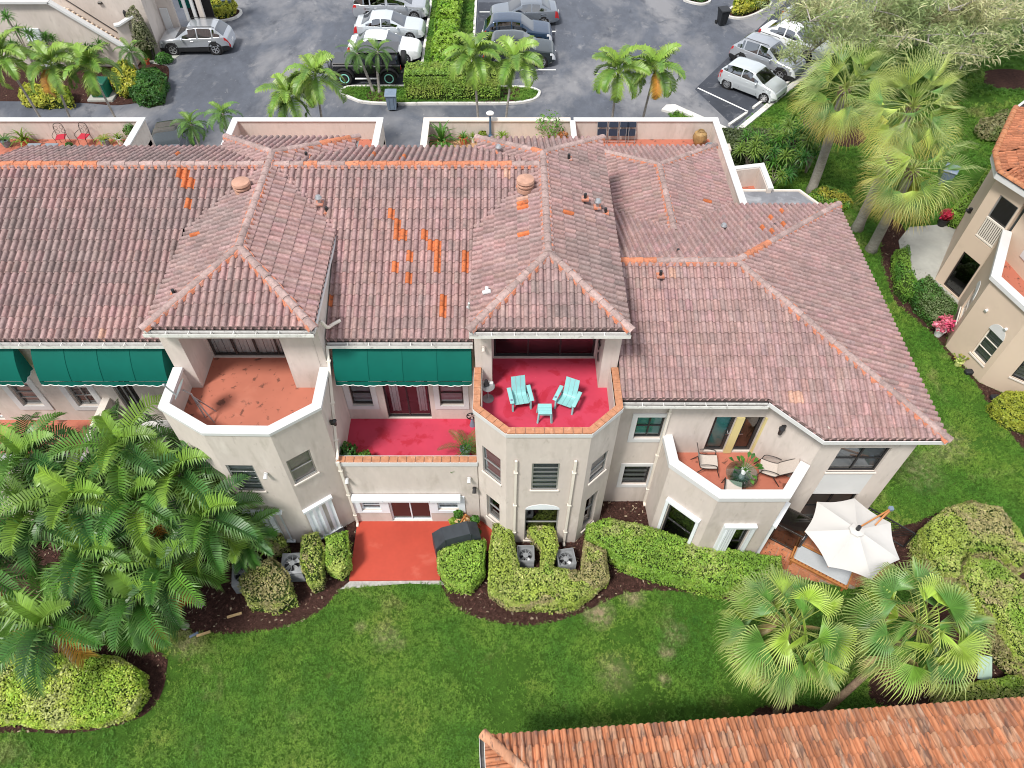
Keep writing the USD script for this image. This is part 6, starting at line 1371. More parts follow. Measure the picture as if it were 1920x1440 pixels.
# the black off-roader
t = thing('off_roader', 'black boxy off-roader with turquoise wheel rings and a spare wheel on its tail', 'car', (-8.35, 42.55, .012), 'parked cars'); UsdGeom.Xformable(stage.GetPrimAtPath(t)).AddRotateZOp().Set(180.0); LOC[t] = np.zeros(3)
Lh = 2.1; b = MB(); b.rbox((-Lh, -.80, .62), (Lh - .15, .80, 1.18), .06); part('body', b, 'black_paint', t)
part('bonnet', MB().rbox((.75, -.72, 1.17), (Lh - .12, .72, 1.27), .06), 'black_paint', t)
hull = trimesh.convex.convex_hull(np.array([(x, y, z) for x, y, z in [(.72, .74, 1.19), (.72, -.74, 1.19), (.40, .66, 1.80), (.40, -.66, 1.80), (-1.98, .66, 1.84), (-1.98, -.66, 1.84), (-2.06, .74, 1.19), (-2.06, -.74, 1.19)]]))
part('cabin', MB().tm(hull), 'black_paint', t)
part('hard_top', MB().rbox((-2.02, -.69, 1.83), (.42, .69, 1.91), .05), 'black_paint', t)
part('windscreen', MB().quad((.745, -.64, 1.26), (.745, .64, 1.26), (.445, .58, 1.77), (.445, -.58, 1.77)), 'glass_car', t)
for sgn in (-1, 1):
    for x0, x1 in ((-.25, .42), (-1.05, -.33), (-1.95, -1.15)): part('side_window', MB().quad((x0, sgn * .752, 1.25), (x1, sgn * .752, 1.25), (x1 - .10, sgn * .688, 1.74), (x0, sgn * .688, 1.74)), 'glass_car', t)
    for x in (1.28, -1.38):
        fl = MB(); k = 9; a_ = np.linspace(.1, PI - .1, k)
        for q in range(k - 1): fl.bar((x + .56 * math.cos(a_[q]), sgn * .90, .48 + .52 * math.sin(a_[q])), (x + .56 * math.cos(a_[q + 1]), sgn * .90, .48 + .52 * math.sin(a_[q + 1])), .26, .05, up=(math.cos((a_[q] + a_[q + 1]) / 2), 0, math.sin((a_[q] + a_[q + 1]) / 2)))
        part('fender_flare', fl, 'black_plastic', t); wheel(t, (x, sgn * .84, .46), sgn, .46, .30, 'rim_teal', 8, .60, 'black_plastic')
        rg = MB(); k = 28; a_ = np.arange(k) * 2 * PI / k; V = np.array([[x + r_ * math.cos(q), sgn * (.84 + .148), .46 + r_ * math.sin(q)] for r_ in (.285, .225) for q in a_]); rg.add(V, [[j, (j + 1) % k, k + (j + 1) % k, k + j] for j in range(k)]); part('rim_ring', rg, 'rim_teal', t)
    part('side_step', MB().rbox((-.75, sgn * .98 - .09, .44), (.65, sgn * .98 + .09, .50), .02), 'metal_grey', t)
    part('headlight', MB().cyl((Lh - .16, sgn * .48, 1.0), (Lh - .12, sgn * .48, 1.0), .11, n=16), 'lamp_clear', t); part('tail_light', MB().rbox((-Lh - .03, sgn * .66 - .08, .85), (-Lh + .02, sgn * .66 + .08, 1.12), .02), 'lamp_red', t)
    part('mirror', MB().rbox((.45, sgn * .86 - .1, 1.25), (.55, sgn * .86 + .1, 1.42), .03), 'black_plastic', t)
    for x in (.25, -.55): part('door_handle', MB().rbox((x - .1, sgn * .80 - .03, 1.08), (x + .05, sgn * .80 + .03, 1.11), .01), 'chrome', t)
part('front_bumper', MB().rbox((Lh - .05, -.82, .62), (Lh + .18, .82, .82), .05), 'black_plastic', t); part('rear_bumper', MB().rbox((-Lh - .16, -.82, .60), (-Lh + .04, .82, .80), .05), 'black_plastic', t)
part('bull_bar', MB().tube([(Lh + .12, -.4, .8), (Lh + .16, -.36, 1.1), (Lh + .16, .36, 1.1), (Lh + .12, .4, .8)], .03, 8), 'black_plastic', t, True)
k = 24; a_ = np.arange(k) * 2 * PI / k; V = np.array([[-Lh - .02 - s_, r_ * math.cos(q), 1.22 + r_ * math.sin(q)] for r_, s_ in ((.2, .0), (.43, .0), (.46, .06), (.46, .22), (.42, .28), (.22, .27), (.0, .24)) for q in a_])
part('spare_wheel', MB().add(V, [[i * k + j, i * k + (j + 1) % k, (i + 1) * k + (j + 1) % k, (i + 1) * k + j] for i in range(6) for j in range(k)]), 'tyre', t, 40)
part('underbody', MB().lohi((-1.9, -.6, .4), (1.9, .6, .64)), 'interior', t)

# ------------------------------------------------------------------ wheeled bins
def bin_(label, c, rz, m, digits=None):
    t = thing('wheeled_bin', label, 'bin', c, 'wheeled bins'); UsdGeom.Xformable(stage.GetPrimAtPath(t)).AddRotateZOp().Set(math.degrees(rz)); LOC[t] = np.zeros(3)
    h = trimesh.convex.convex_hull(np.array([(sx * .23, sy * .24, .1) for sx in (-1, 1) for sy in (-1, 1)] + [(sx * .29, sy * .33, .96) for sx in (-1, 1) for sy in (-1, 1)])); part('body', MB().tm(h), m, t)
    part('rim', MB().rbox((-.315, -.36, .93), (.315, .36, .99), .02), m, t)
    l = trimesh.convex.convex_hull(np.array([(sx * .33, y, z) for sx in (-1, 1) for y, z in ((-.38, .99), (.36, .99), (-.33, 1.05), (.30, 1.09))])); part('lid', MB().tm(l), m, t)
    part('handle', MB().tube([(-.22, .36, .97), (-.22, .44, 1.0), (.22, .44, 1.0), (.22, .36, .97)], .018, 6), m, t, True)
    for sgn in (-1, 1): part('wheel', MB().cyl((sgn * .25, .26, .12), (sgn * .31, .26, .12), .12, n=16), 'tyre', t)
    for x in (-.12, .12): part('rib', MB().bar((x, -.262, .2), (x, -.338, .9), .03, .02, up=(0, 1, 0)), m, t)
    if digits:
        tm = meshkit.text_mesh(digits, .17, .006, True); v = tm.vertices - [tm.bounds[:, 0].mean(), tm.bounds[:, 1].mean(), 0]; q = np.column_stack([v[:, 0], -.312 - v[:, 1] * .084 - v[:, 2] - .014, .62 + v[:, 1]]); part('digits', MB().add(q, tm.faces), 'digit_white', t)
    return t
bin_('blue grey wheeled bin marked 620 in white digits', (-18.9, 51.3, .004), .12, 'plastic_blue', '620')
bin_('blue grey wheeled bin on the lane by the palm island', (-6.55, 38.95, .004), .02, 'plastic_blue')
bin_('black wheeled bin beside the kerbed yellow shrub', (14.5, 49.6, .004), .25, 'plastic_black')
bin_('blue green bin among the round brown shrubs', (22.55, 31.6, 0), -.6, 'plastic_blue')
# ------------------------------------------------------------------ the tan building to the side
TB = thing('tan_building', 'tan stucco apartment building with screened porch, arched windows and white balcony parapet', 'building', (20, 22, 0))
a_, b_, c_, d_, e_, f_ = (22.04, 28.4), (19.46, 24.48), (20.0, 23.1), (18.38, 20.4), (18.98, 18.47), (20.6, 17.25)
ST = 'stucco_tan'
Wall(TB, a_, b_, 0, 5.75, ST).build()
w = Wall(TB, b_, c_, 0, 5.75, ST)
def porch(w, q, rail):
    w.hole(q); s0, z0, s1, z1 = q
    g = MB(); o2 = -1.6
    for A, B in (((s0, z0), (s0, z1)), ((s1, z0), (s1, z1)), ((s0, z0), (s1, z0)), ((s0, z1), (s1, z1))): g.quad(w.L(*A, -.2), w.L(*B, -.2), w.L(*B, o2), w.L(*A, o2))
    g.quad(w.L(s0, z0, o2), w.L(s1, z0, o2), w.L(s1, z1, o2), w.L(s0, z1, o2)); p = part('porch', g, 'membrane' if rail else 'interior', w.parent)
    part('porch_screen', MB().quad(w.L(s0, z0, -.08), w.L(s1, z0, -.08), w.L(s1, z1, -.08), w.L(s0, z1, -.08)), 'glass_dark', p)
    part('porch_frame', w.ring(MB(), q, .05, -.12, -.04), 'frame_bronze' if not rail else 'frame_grey', p)
    if rail:
        part('rail', w.lbox(w.lbox(MB(), s0, s1, z0 + .95, z0 + 1.02, -.06, .0), s0, s1, z0 + .04, z0 + .10, -.06, .0), 'cream_pipe', p)
        n = 10
        for i in range(n): s_ = s0 + (s1 - s0) * (i + .5) / n; part('baluster', w.lbox(MB(), s_ - .025, s_ + .025, z0 + .08, z0 + .97, -.05, -.01), 'cream_pipe', p)
q = w.rect(1876, 365, 1865, 472.5); porch(w, [max(.1, q[0]), q[1], min(q[2], w.len - .08), q[3]], True)
q = w.rect(1807.5, 471, 1800, 566); porch(w, [max(.1, q[0]), max(q[1], .12), min(q[2], w.len - .08), q[3]], False)
w.build()
def arch_window(w, q, rise=.42):
    w.window(q, 'cream_pipe', .045, 1, 3, 'blind_dark', 10)
    s = (q[0] + q[2]) / 2; rw = (q[2] - q[0]) / 2; k = 17; t = np.linspace(0, PI, k); arc = np.array([w.L(s + rw * math.cos(x), q[3] + rise * math.sin(x), .02) for x in t])
    part('arch_panel', MB().add(np.vstack([w.L(s, q[3], .02)[None], arc]), [[0, i, i + 1] for i in range(1, k)]).add(np.vstack([arc, arc - w.n * .03]), [[i, i + 1, k + i + 1, k + i] for i in range(k - 1)]), 'white_paint', w.parent)
w = Wall(TB, c_, d_, 0, 3.78, ST); q = w.rect(1832, 548, 1795, 606); arch_window(w, [w.len * .42, .75, w.len * .78, 2.1]); w.build()
w = Wall(TB, d_, e_, 0, 3.78, ST); q = w.rect(1855, 614, 1845, 686); arch_window(w, [max(.2, q[0]), q[1], q[2], q[3]]); w.build()
w = Wall(TB, e_, f_, 0, 3.78, ST); q = w.rect(1900, 716, 1936, 742); w.window([.75, .9, 1.7, 2.2], 'frame_dark', .045, 1, 2, 'blind_dark', 8); w.build()
lm = LineString([c_, d_, e_, f_]); part('white_parapet', MB().prism(lm.parallel_offset(.06, 'left', join_style=2).buffer(.17, cap_style=2, join_style=2), 3.78, 3.95), 'white_paint', TB)
part('balcony_floor', MB().prism(poly([c_, d_, e_, f_, (22, 19), (21.5, 23.5)]).buffer(-.1), 2.75, 2.95), 'floor_terracotta', TB)
w = Wall(TB, (20.15, 23.0), (20.75, 18.9), 2.9, 5.75, ST); w.window([1.2, 3.75, 2.6, 5.1], 'frame_grey', .05, 2, 2, 'blind', 8, trim=.2); w.build()
Wall(TB, (20.75, 18.9), (23, 17.0), 2.9, 5.75, ST).build()
for (wp, n) in (((18.62, 19.9, 2.7), (-.955, -.297)), ((18.93, 18.9, 2.7), (-.955, -.297))):
    p = np.array(wp); n = unit([*n, 0]); part('flood_light', MB().cyl(p, p + n * .16 + [0, 0, -.06], .05, .07, 10), 'white_paint', TB)
p = np.array([20.5, 26.1, 2.6]); n = unit([-.835, .55, 0]); part('wall_lantern', MB().box(p + n * .05, (.12, .12, .25)).cyl(p + n * .06, p + n * .2 - [0, 0, .05], .05, .07, 8), 'frame_dark', TB)
roofp = [(19.15, 24.2), (19.8, 22.9), (20.0, 18.4), (30, 12), (40, 22), (30, 36), (21.9, 28.9), (19.55, 25.5)]
part('fascia', MB().prism(LineString([(30, 36), (21.9, 28.9), (19.55, 25.5), (19.15, 24.2), (19.8, 22.9), (20.0, 18.4), (30, 12)]).buffer(.05, cap_style=2, join_style=2), 5.62, 5.84), 'white_paint', TB)
mbd = MB().add([[x, y, 5.78] for x, y in roofp] + [[27, 24, 8.3]], [[i, (i + 1) % 8, 8] for i in range(8)]); rf = part('roof', mbd, 'roof_deck', TB)
tt = []
apx = np.array([27, 24])
for i in (0, 1, 6, 7):
    A, B = np.array(roofp[i]), np.array(roofp[(i + 1) % 8]); A, B = B, A
    P = [tuple(A), tuple(B), tuple(apx)]
    if not Polygon(P).exterior.is_ccw: A, B = B, A; P = [tuple(A), tuple(B), tuple(apx)]
    d = (B - A) / np.linalg.norm(B - A); b2 = np.array([-d[1], d[0]]); t_ = (apx - A) @ b2
    tt += [(v, f, c) for v, f, c in facet_tiles((*A, 5.84), tuple(d), 2.5 / t_, [(P, ())], w=.20) if proj(c)[0] < 1990]
rr = np.random.default_rng(31)
tt.sort(key=lambda q: -pxm(q[2]))
restm = MB()
for i, (v, f, c) in enumerate(tt):
    tint = np.array([.38, .15, .08]) * rr.uniform(.75, 1.15)
    if i < 300: part('tile', MB().add(v, f, tint), 'tile_orange', rf, True)
    else: restm.add(v, f, tint)
part('tile', restm, 'tile_orange', rf, True, kind='stuff')
for A, B in (((21.9, 28.9, 5.9), (19.55, 25.5, 5.9)), ((19.55, 25.5, 5.9), (19.15, 24.2, 5.9)), ((19.15, 24.2, 5.9), (19.8, 22.9, 5.9)), ((19.8, 22.9, 5.9), (20, 18.4, 5.9))):
    cc, _m = ridge_caps(A, B, .12, .38)
    for v, f, c in cc: part('edge_cap', MB().add(v, f, np.array([.42, .18, .09]) * rr.uniform(.85, 1.1)), 'tile_orange', rf, True)
# ------------------------------------------------------------------ the orange roof in front
OB = thing('orange_roof_house', 'low house whose orange barrel tile roof fills the lower picture corner', 'house', (6, 1, 0))
ez = 2.9; A = at(908, 1379, z=ez)[:2]; B = at(1960, 1305, z=ez)[:2]; d = (B - A) / np.linalg.norm(B - A); nb = np.array([d[1], -d[0]])      # up the slope, towards the camera
m_, depth_ = .34, 3.4
P0 = A; P1 = A + d * 17; hipA = A + (nb + d) * depth_; back = P1 + nb * depth_
tl = facet_tiles((*P1, ez), tuple(-d), m_, [([tuple(P1), tuple(P0), tuple(hipA), tuple(back)], ())], w=.178, e=.40)
left_eave_end = A + nb * 7
tl2 = facet_tiles((*P0, ez), tuple(nb), m_, [([tuple(P0), tuple(left_eave_end), tuple(A + nb * 7 + d * .01 + (d) * 3.39), tuple(hipA)], ())], w=.178, e=.40)
mbd = MB().add([[*P1, ez - .05], [*P0, ez - .05], [*hipA, ez + m_ * depth_ - .05], [*back, ez + m_ * depth_ - .05], [*left_eave_end, ez - .05], [*(A + nb * 7 + d * 3.4), ez + m_ * depth_ - .05]], [[0, 1, 2], [0, 2, 3], [1, 4, 5], [1, 5, 2]]); rf = part('roof', mbd, 'roof_deck', OB)
tt = tl + [t for t in tl2 if proj(t[2])[1] < 1560]
tt = [t for t in tt if proj(t[2])[1] < 1520 and proj(t[2])[0] < 2000]; tt.sort(key=lambda q: proj(q[2])[1])
restm = MB(); rr = np.random.default_rng(33)
for i, (v, f, c) in enumerate(tt):
    g = rr.uniform(); tint = (np.array([.45, .185, .095]) if g > .3 else np.array([.43, .235, .145]) if g > .12 else np.array([.33, .15, .09])) * rr.uniform(.84, 1.12)
    if i < 300: part('tile', MB().add(v, f, tint), 'tile_front', rf, True)
    else: restm.add(v, f, tint)
part('tile', restm, 'tile_front', rf, True, kind='stuff')
cc, mm2 = ridge_caps((*hipA, ez + m_ * depth_), (*P0, ez + .02), .13, .42)
for v, f, c in cc: part('ridge_cap', MB().add(v, f, np.array([.46, .23, .135]) * rr.uniform(.9, 1.1)), 'tile_front', rf, True)
print('front roof tiles', len(tt))
gutter(OB, (*left_eave_end, ez - .02), (*P0, ez - .02), tuple(-d))
Wall(OB, tuple(A + nb * 7 + d * .45), tuple(A + nb * .45 + d * .45), 0, ez - .1, ST).build()
Wall(OB, tuple(P1 + nb * .45), tuple(A + nb * .45 + d * .66), 0, ez - .1, ST).build()
part('fascia', MB().bar((*(P0 + d * .0 + nb * .02), ez - .1), (*(P1 + nb * .02), ez - .1), .03, .12), 'white_paint', OB)
# ------------------------------------------------------------------ the house across the car park with the outside stair
SH = thing('stair_house', 'beige stucco house with a white capped outside stair wall and an iron gate', 'house', (-25, 46, 0))
w = Wall(SH, (-32, 43.9), (-22.95, 43.9), 0, 4, 'stucco'); x = lambda X: X + 32
w.top = [(0, 0), (x(-22.95), 0), (x(-22.95), 1.05), (x(-23.39), 1.38), (x(-26.53), 3.88), (0, 3.88)]; w.build('stair_wall')
cp = MB(); cp.bar((-32, 43.85, 3.93), (-26.5, 43.85, 3.93), .34, .14); cp.bar((-26.55, 43.85, 3.93), (-22.95, 43.85, 1.09), .34, .14); part('stair_cap', cp, 'white_paint', SH)
for i in range(17):
    X = -22.95 - i * .215; Z = .16 + i * .172; part('stair_step', MB().lohi((X - .23, 44.1, max(0, Z - .3)), (X, 45.35, Z)), 'stucco_tan', SH)
part('stair_landing', MB().lohi((-32, 44.1, 2.75), (-26.6, 45.4, 2.95)), 'stucco_pale', SH)
w = Wall(SH, (-32, 45.4), (-21.9, 45.4), 0, 9, 'stucco'); w.build()
part('handrail', MB().tube([(-31, 45.3, 3.9), (-26.9, 45.3, 3.9), (-23.4, 45.3, .95)], .03, 6), 'frame_dark', SH, True)
for X, Z in ((-26.0, 4.6), (-24.4, 3.2), (-28.5, 5.5)): part('wall_light', MB().rbox((X - .12, 45.28, Z - .05), (X + .12, 45.4, Z + .08), .02), 'frame_bronze', SH)
w = Wall(SH, (-23.5, 44.3), (-22.35, 44.75), 0, 2.75, 'stucco', .25); w.top = [(0, 0), (w.len, 0), (w.len, 2.75), (.25, 2.35), (0, 2.35)]
P = Point(.78, 1.25).buffer(.22); P = P.union(Polygon([(.56, .5), (1.0, .5), (1.0, 1.25), (.56, 1.25)])); w.holes.append(P); w.build('gate_pier')
part('gate_cap', MB().bar((*w.L(-.05, 2.38, 0),), (*w.L(.28, 2.38, 0),), .38, .1).bar((*w.L(.24, 2.38, 0),), (*w.L(w.len + .05, 2.8, 0),), .38, .1), 'white_paint', SH)
part('wall_lantern', MB().box((-23.1, 45.25, 2.6), (.14, .14, .3)).cyl((-23.1, 45.25, 2.75), (-23.1, 45.25, 2.85), .1, .02, 8), 'frame_dark', SH)
gate = part('gate', MB().bar((-22.4, 44.75, 1.5), (-21.95, 44.5, 1.5), .05).bar((-22.4, 44.75, .15), (-21.95, 44.5, .15), .05).bar((-21.95, 44.5, 0), (-21.95, 44.5, 1.6), .06), 'iron', SH)
for i in range(6): p = np.array([-22.4, 44.75, 0]) + np.array([.45, -.25, 0]) * (i + .5) / 6; part('gate_bar', MB().bar(p + [0, 0, .15], p + [0, 0, 1.55], .022), 'iron', gate)
w = Wall(SH, (-21.95, 47.3), (-20.95, 47.3), 0, 9, 'stucco'); w.build()
part('garage_door', MB().rbox((-21.85, 47.2, 0), (-21.35, 47.28, 2.1), .02), 'white_paint', SH)
Wall(SH, (-21.95, 45.5), (-21.95, 47.3), 0, 9, 'stucco').build()
part('carport_back', MB().lohi((-20.95, 49.0, 0), (-19.2, 49.1, 6)), 'interior', SH)
part('green_blind', MB().lohi((-20.9, 48.2, 1.7), (-20.25, 48.25, 4)), 'canvas_green', SH)
for X in (-20.25, -19.75): part('post', MB().bar((X, 47.4, 0), (X, 47.4, 6), .17), 'white_paint', SH)
Wall(SH, (-19.5, 47.4), (-19.2, 47.4), 0, 6, 'stucco').build()
part('storage_box', MB().rbox((-20.85, 47.8, 0), (-20.45, 48.2, .55), .03), 'pine_wood', SH)
part('side_door', MB().rbox((-28.9, 43.8, 0), (-27.9, 43.88, 2.4), .02), 'shutter_white', SH)
part('white_band', MB().lohi((-27, 45.3, 5.2), (-21.9, 45.38, 5.45)), 'white_paint', SH)
# ------------------------------------------------------------------ furniture on the terraces
def turned(t, rz):
    UsdGeom.Xformable(stage.GetPrimAtPath(t)).AddRotateZOp().Set(math.degrees(rz)); LOC[t] = np.zeros(3)
def adirondack(label, c, rz):
    t = thing('adirondack_chair', label, 'chair', c, 'turquoise slatted chairs'); turned(t, rz); UsdGeom.Xformable(stage.GetPrimAtPath(t)).AddScaleOp().Set(Gf.Vec3f(.86, .86, .86))     # faces -y
    for i in range(3):
        x0 = -.24 + i * .163
        P = [(-.30, .36), (-.05, .30), (.16, .26), (.26, .33), (.36, .60), (.45, .93)]; mb = MB()
        sp = spline([(0, y, z) for y, z in P], 12); w = .155
        L_, R_ = sp + [x0, 0, 0], sp + [x0 + w, 0, 0]; k = len(sp); q = np.arange(k - 1)
        n_ = np.gradient(sp, axis=0); n_ = nrm(np.column_stack([np.zeros(k), -n_[:, 2], n_[:, 1]])) * .02
        V = np.vstack([L_, R_, R_ - n_, L_ - n_]); F = np.vstack([np.stack([q + k * a, q + 1 + k * a, q + 1 + k * ((a + 1) % 4), q + k * ((a + 1) % 4)], 1) for a in range(4)]); mb.add(V, F)
        mb.add(V[[0, k, 2 * k, 3 * k]], [[0, 1, 2, 3]]).add(V[[k - 1, 2 * k - 1, 3 * k - 1, 4 * k - 1]], [[3, 2, 1, 0]]); part('slat', mb, 'turquoise', t)
    for s in (-1, 1):
        part('armrest', MB().rbox((s * .34 - .07, -.36, .50), (s * .34 + .07, .34, .535), .012), 'turquoise', t)
        part('leg', MB().bar((s * .31, -.28, 0), (s * .31, -.24, .50), .05, .09), 'turquoise', t); part('leg', MB().bar((s * .28, .62, .0), (s * .27, -.22, .32), .04, .10).bar((s * .31, .38, 0), (s * .31, .28, .5), .04, .07), 'turquoise', t)
    part('cup_holder', MB().cyl((-.34, -.22, .537), (-.34, -.22, .542), .045, n=16), 'plastic_blue', t)
adirondack('turquoise slatted chair beside the pedestal table on the red roof terrace', (.43, 13.15, F3), .18); adirondack('turquoise slatted chair with a cup holder, on the side away from the pedestal table', (1.80, 13.08, F3), -.42)
t = thing('side_table', 'small turquoise slatted table between the two slatted chairs', 'table', (1.13, 12.62, F3))
for i in range(3): part('slat', MB().rbox((.93, 12.44 + i * .125, F3 + .40), (1.33, 12.56 + i * .125, F3 + .43), .008), 'turquoise', t)
for sx in (-1, 1):
    for sy in (-1, 1): part('leg', MB().bar((1.13 + sx * .2, 12.62 + sy * .19, F3), (1.13 + sx * .17, 12.62 + sy * .15, F3 + .40), .05), 'turquoise', t)
part('apron', MB().lohi((.95, 12.45, F3 + .34), (1.31, 12.80, F3 + .40)), 'turquoise', t)
t = thing('pedestal_table', 'small round grey pedestal table holding a black figure, by the terrace parapet', 'table', (-.52, 13.32, F3))
part('base', MB().lathe((-.52, 13.32, F3), [(.17, 0), (.17, .02), (.05, .05), (.0, .05)], 20), 'metal_grey', t, 35); part('stem', MB().cyl((-.52, 13.32, F3 + .03), (-.52, 13.32, F3 + .58), .022, n=10), 'metal_grey', t, 35); part('table_top', MB().lathe((-.52, 13.32, F3 + .58), [(0, 0), (.20, 0), (.21, .02), (.20, .035), (0, .035)], 24), 'metal_grey', t, 35)
single('figurine', MB().lathe((-.56, 13.34, F3 + .616), [(.0, 0), (.07, 0), (.085, .06), (.05, .14), (.055, .19), (.03, .25), (0, .28)], 14), 'black_plastic', 'black bottle shaped figure standing on the small pedestal table', 'ornament', 35)
single('napkin_box', MB().rbox((-.48, 13.36, F3 + .616), (-.36, 13.44, F3 + .68), .01), 'white_paint', 'small white box lying on the pedestal table', 'box')
mb = MB()
for k in range(4):
    a0 = np.linspace(0, 2 * PI, 18); c = np.array([2.735, 14.2 + .16 * (k % 2), F3 + .9 + .33 * k]); mb.tube(np.column_stack([np.full(18, c[0]), c[1] + .13 * np.cos(a0), c[2] + .15 * np.sin(a0)]), .012, 5)
single('wall_ornament', mb, 'iron', 'black scrolled iron ornament hanging on the pier of the red roof terrace', 'ornament', True)
# satellite dish
t = thing('satellite_dish', 'grey satellite dish on a bracket at the parapet of the stained terrace', 'satellite dish', (-8.95, 12.35, P3))
D = np.array([-8.9, 12.5, P3 + .55]); ax = unit([-.78, -.05, .55]); x_, y_, z_ = frame_of(ax); k, n = 7, 24; V = np.array([D + (x_ * math.cos(a) * 1.0 + y_ * math.sin(a)) * r_ * .31 + z_ * (r_ ** 2 * .08) for r_ in np.linspace(.02, 1, k) for a in np.arange(n) * 2 * PI / n])
part('reflector', MB().add(V, [[i * n + j, i * n + (j + 1) % n, (i + 1) * n + (j + 1) % n, (i + 1) * n + j] for i in range(k - 1) for j in range(n)]), 'metal_grey', t, True)
part('mast', MB().tube([(-8.75, 12.62, F3), (-8.78, 12.60, P3 + .25), D - z_ * .03], .025, 8).bar((-8.5, 12.85, F3), (-8.77, 12.61, P3 + .1), .03).bar((-8.45, 12.45, F3), (-8.77, 12.61, P3 + .1), .03), 'metal_grey', t, True); part('feed_arm', MB().bar(D - y_ * .36, D + z_ * .45 - y_ * .05, .03).ball(D + z_ * .47 - y_ * .04, .05), 'metal_grey', t)
def pot(name, label, c, m, r0=.16, h=.3, plant=None, group=None, cat='potted plant'):
    t = thing(name, label, cat, c, group); c = np.asarray(c, float)
    part('pot', MB().lathe(c, [(0, 0), (r0 * .72, 0), (r0, h * .92), (r0 * 1.1, h * .92), (r0 * 1.1, h), (r0 * .92, h), (r0 * .88, h * .85), (0, h * .85)], 18), m, t, 35); return t, c + [0, 0, h * .85]
def leaves_on(t, top, kind, s=.5, seed=1, tints=(GREEN, DEEP)):
    r = np.random.default_rng(seed)
    if kind == 'rosette': part('leaves', rosette(MB(), r, top, [0, 0, 1], s, 26, .028 * s / .5, tints[0]), 'leaf', t, kind='stuff')
    elif kind == 'bush': D = nrm(r.normal(0, 1, (420, 3))); P = top + [0, 0, s * .5] + D * s * .5 * r.uniform(.5, 1.1, (420, 1)); part('leaves', leaf_cloud(r, P, D, .10, list(tints)), 'leaf', t, kind='stuff')
    elif kind == 'palm':
        for i in range(9): part('frond', feather(r, top, i * 2.4, 1.25 - .11 * i, s * r.uniform(.8, 1.1), 20, .20, .022, 1.3, tints[i % len(tints)] * r.uniform(.85, 1.2)), 'leaf', t)
    elif kind == 'fern':
        for i in range(14): part('frond', feather(r, top, i * 2.4, .9, s * r.uniform(.8, 1.1), 16, .07, .02, 2.0, tints[i % len(tints)] * r.uniform(.85, 1.2)), 'leaf', t)
    elif kind == 'broad':
        mb = MB()
        for i in range(16):
            a = i * 2.4; e = r.uniform(.3, 1.3); d = np.array([math.cos(a) * math.cos(e), math.sin(a) * math.cos(e), math.sin(e)]); q = top + d * s * r.uniform(.5, 1.0); mb.tube([top, q], .008, 4, False, tint=tints[0]); sd = unit(np.cross(d, [0, 0, 1])); l = .22 * s / .5
            strips(mb, q[None], (q + d * l * .5 + [0, 0, .02])[None], (q + d * l - [0, 0, .05])[None], sd[None], .02, l * .30, (tints[i % len(tints)] * r.uniform(.8, 1.2))[None])
        part('leaves', mb, 'leaf', t, kind='stuff')
# middle terrace
t, p = pot('potted_palm', 'potted palm in a pale pot at the end of the magenta terrace', (-1.28, 13.0, F2), 'pot_grey', .17, .42); leaves_on(t, p, 'palm', .95, 1, (DEEP * 1.2, GREEN * .8))
t, p = pot('potted_plant', 'bushy dark plant in a white pot at the corner of the magenta terrace', (-4.95, 12.78, F2), 'pot_white', .15, .3); leaves_on(t, p, 'bush', .6, 2, (DEEP * 1.3, GREEN))
t, p = pot('potted_plant', 'low plant behind the orange coping of the magenta terrace', (-4.45, 12.62, F2), 'pot_white', .13, .26); leaves_on(t, p, 'bush', .45, 3, (GREEN, LIME * .7))
t = thing('fan', 'small dark fan with a blue base by the doors of the magenta terrace', 'fan', (-1.1, 14.2, F2)); a0 = np.linspace(0, 2 * PI, 20); part('cage', MB().tube(np.column_stack([-1.1 + .17 * np.cos(a0), np.full(20, 14.2), F2 + .5 + .17 * np.sin(a0)]), .02, 6), 'black_plastic', t, True); part('stand', MB().cyl((-1.1, 14.2, F2), (-1.1, 14.2, F2 + .34), .10, .03, 12), 'plastic_blue', t)
for i in range(5): a = i * 2 * PI / 5; part('blade', MB().quad((-1.1, 14.2, F2 + .5), (-1.1 + .15 * math.cos(a), 14.19, F2 + .5 + .15 * math.sin(a)), (-1.1 + .15 * math.cos(a + .6), 14.21, F2 + .5 + .15 * math.sin(a + .6)), (-1.1, 14.2, F2 + .5)), 'black_plastic', t)
# red patio: plant stand and covered grill
t = thing('plant_stand', 'slatted wooden A-frame plant stand on the red patio', 'plant stand', (-1.35, 11.85, .07)); turned(t, -.32); Z = .0
for y, z, n, wd in ((-.22, .12, 4, 1.0), (.08, .48, 3, .75)):
    for i in range(n): part('slat', MB().rbox((-wd / 2, y - .16 + i * .11, z), (wd / 2, y - .07 + i * .11, z + .03), .006), 'pine_wood', t)
for sx in (-1, 1):
    part('leg', MB().bar((sx * .38, -.40, 0), (0, -.02, .98), .05), 'teak', t); part('leg', MB().bar((sx * .40, .32, 0), (0, .06, .98), .05), 'teak', t)
for i, (dx, dy, z, col, k) in enumerate([(-.42, .0, .22, 'pot_lime', LIME), (-.30, .12, .58, 'pot_white', GREEN), (.30, .10, .58, 'pot_grey', GREEN), (.42, -.12, .22, 'black_plastic', DEEP * 1.4), (-.18, -.05, .22, 'black_plastic', DEEP)]):
    q = np.array([-1.35, 11.85, 0]) + rotz(-.32) @ np.array([dx, dy, z]); tt_, p = pot('potted_plant', ['yellow green plant at the end of the wooden stand', 'green plant in a white pot on the upper shelf of the wooden stand', 'trailing plant on the upper shelf of the wooden stand, by the bay', 'dark plant on the low shelf of the wooden stand, by the bay', 'small black pot on the low shelf of the wooden stand'][i], q, col, .08, .13); leaves_on(tt_, p, 'bush', .26, 10 + i, (k, k * 1.2))
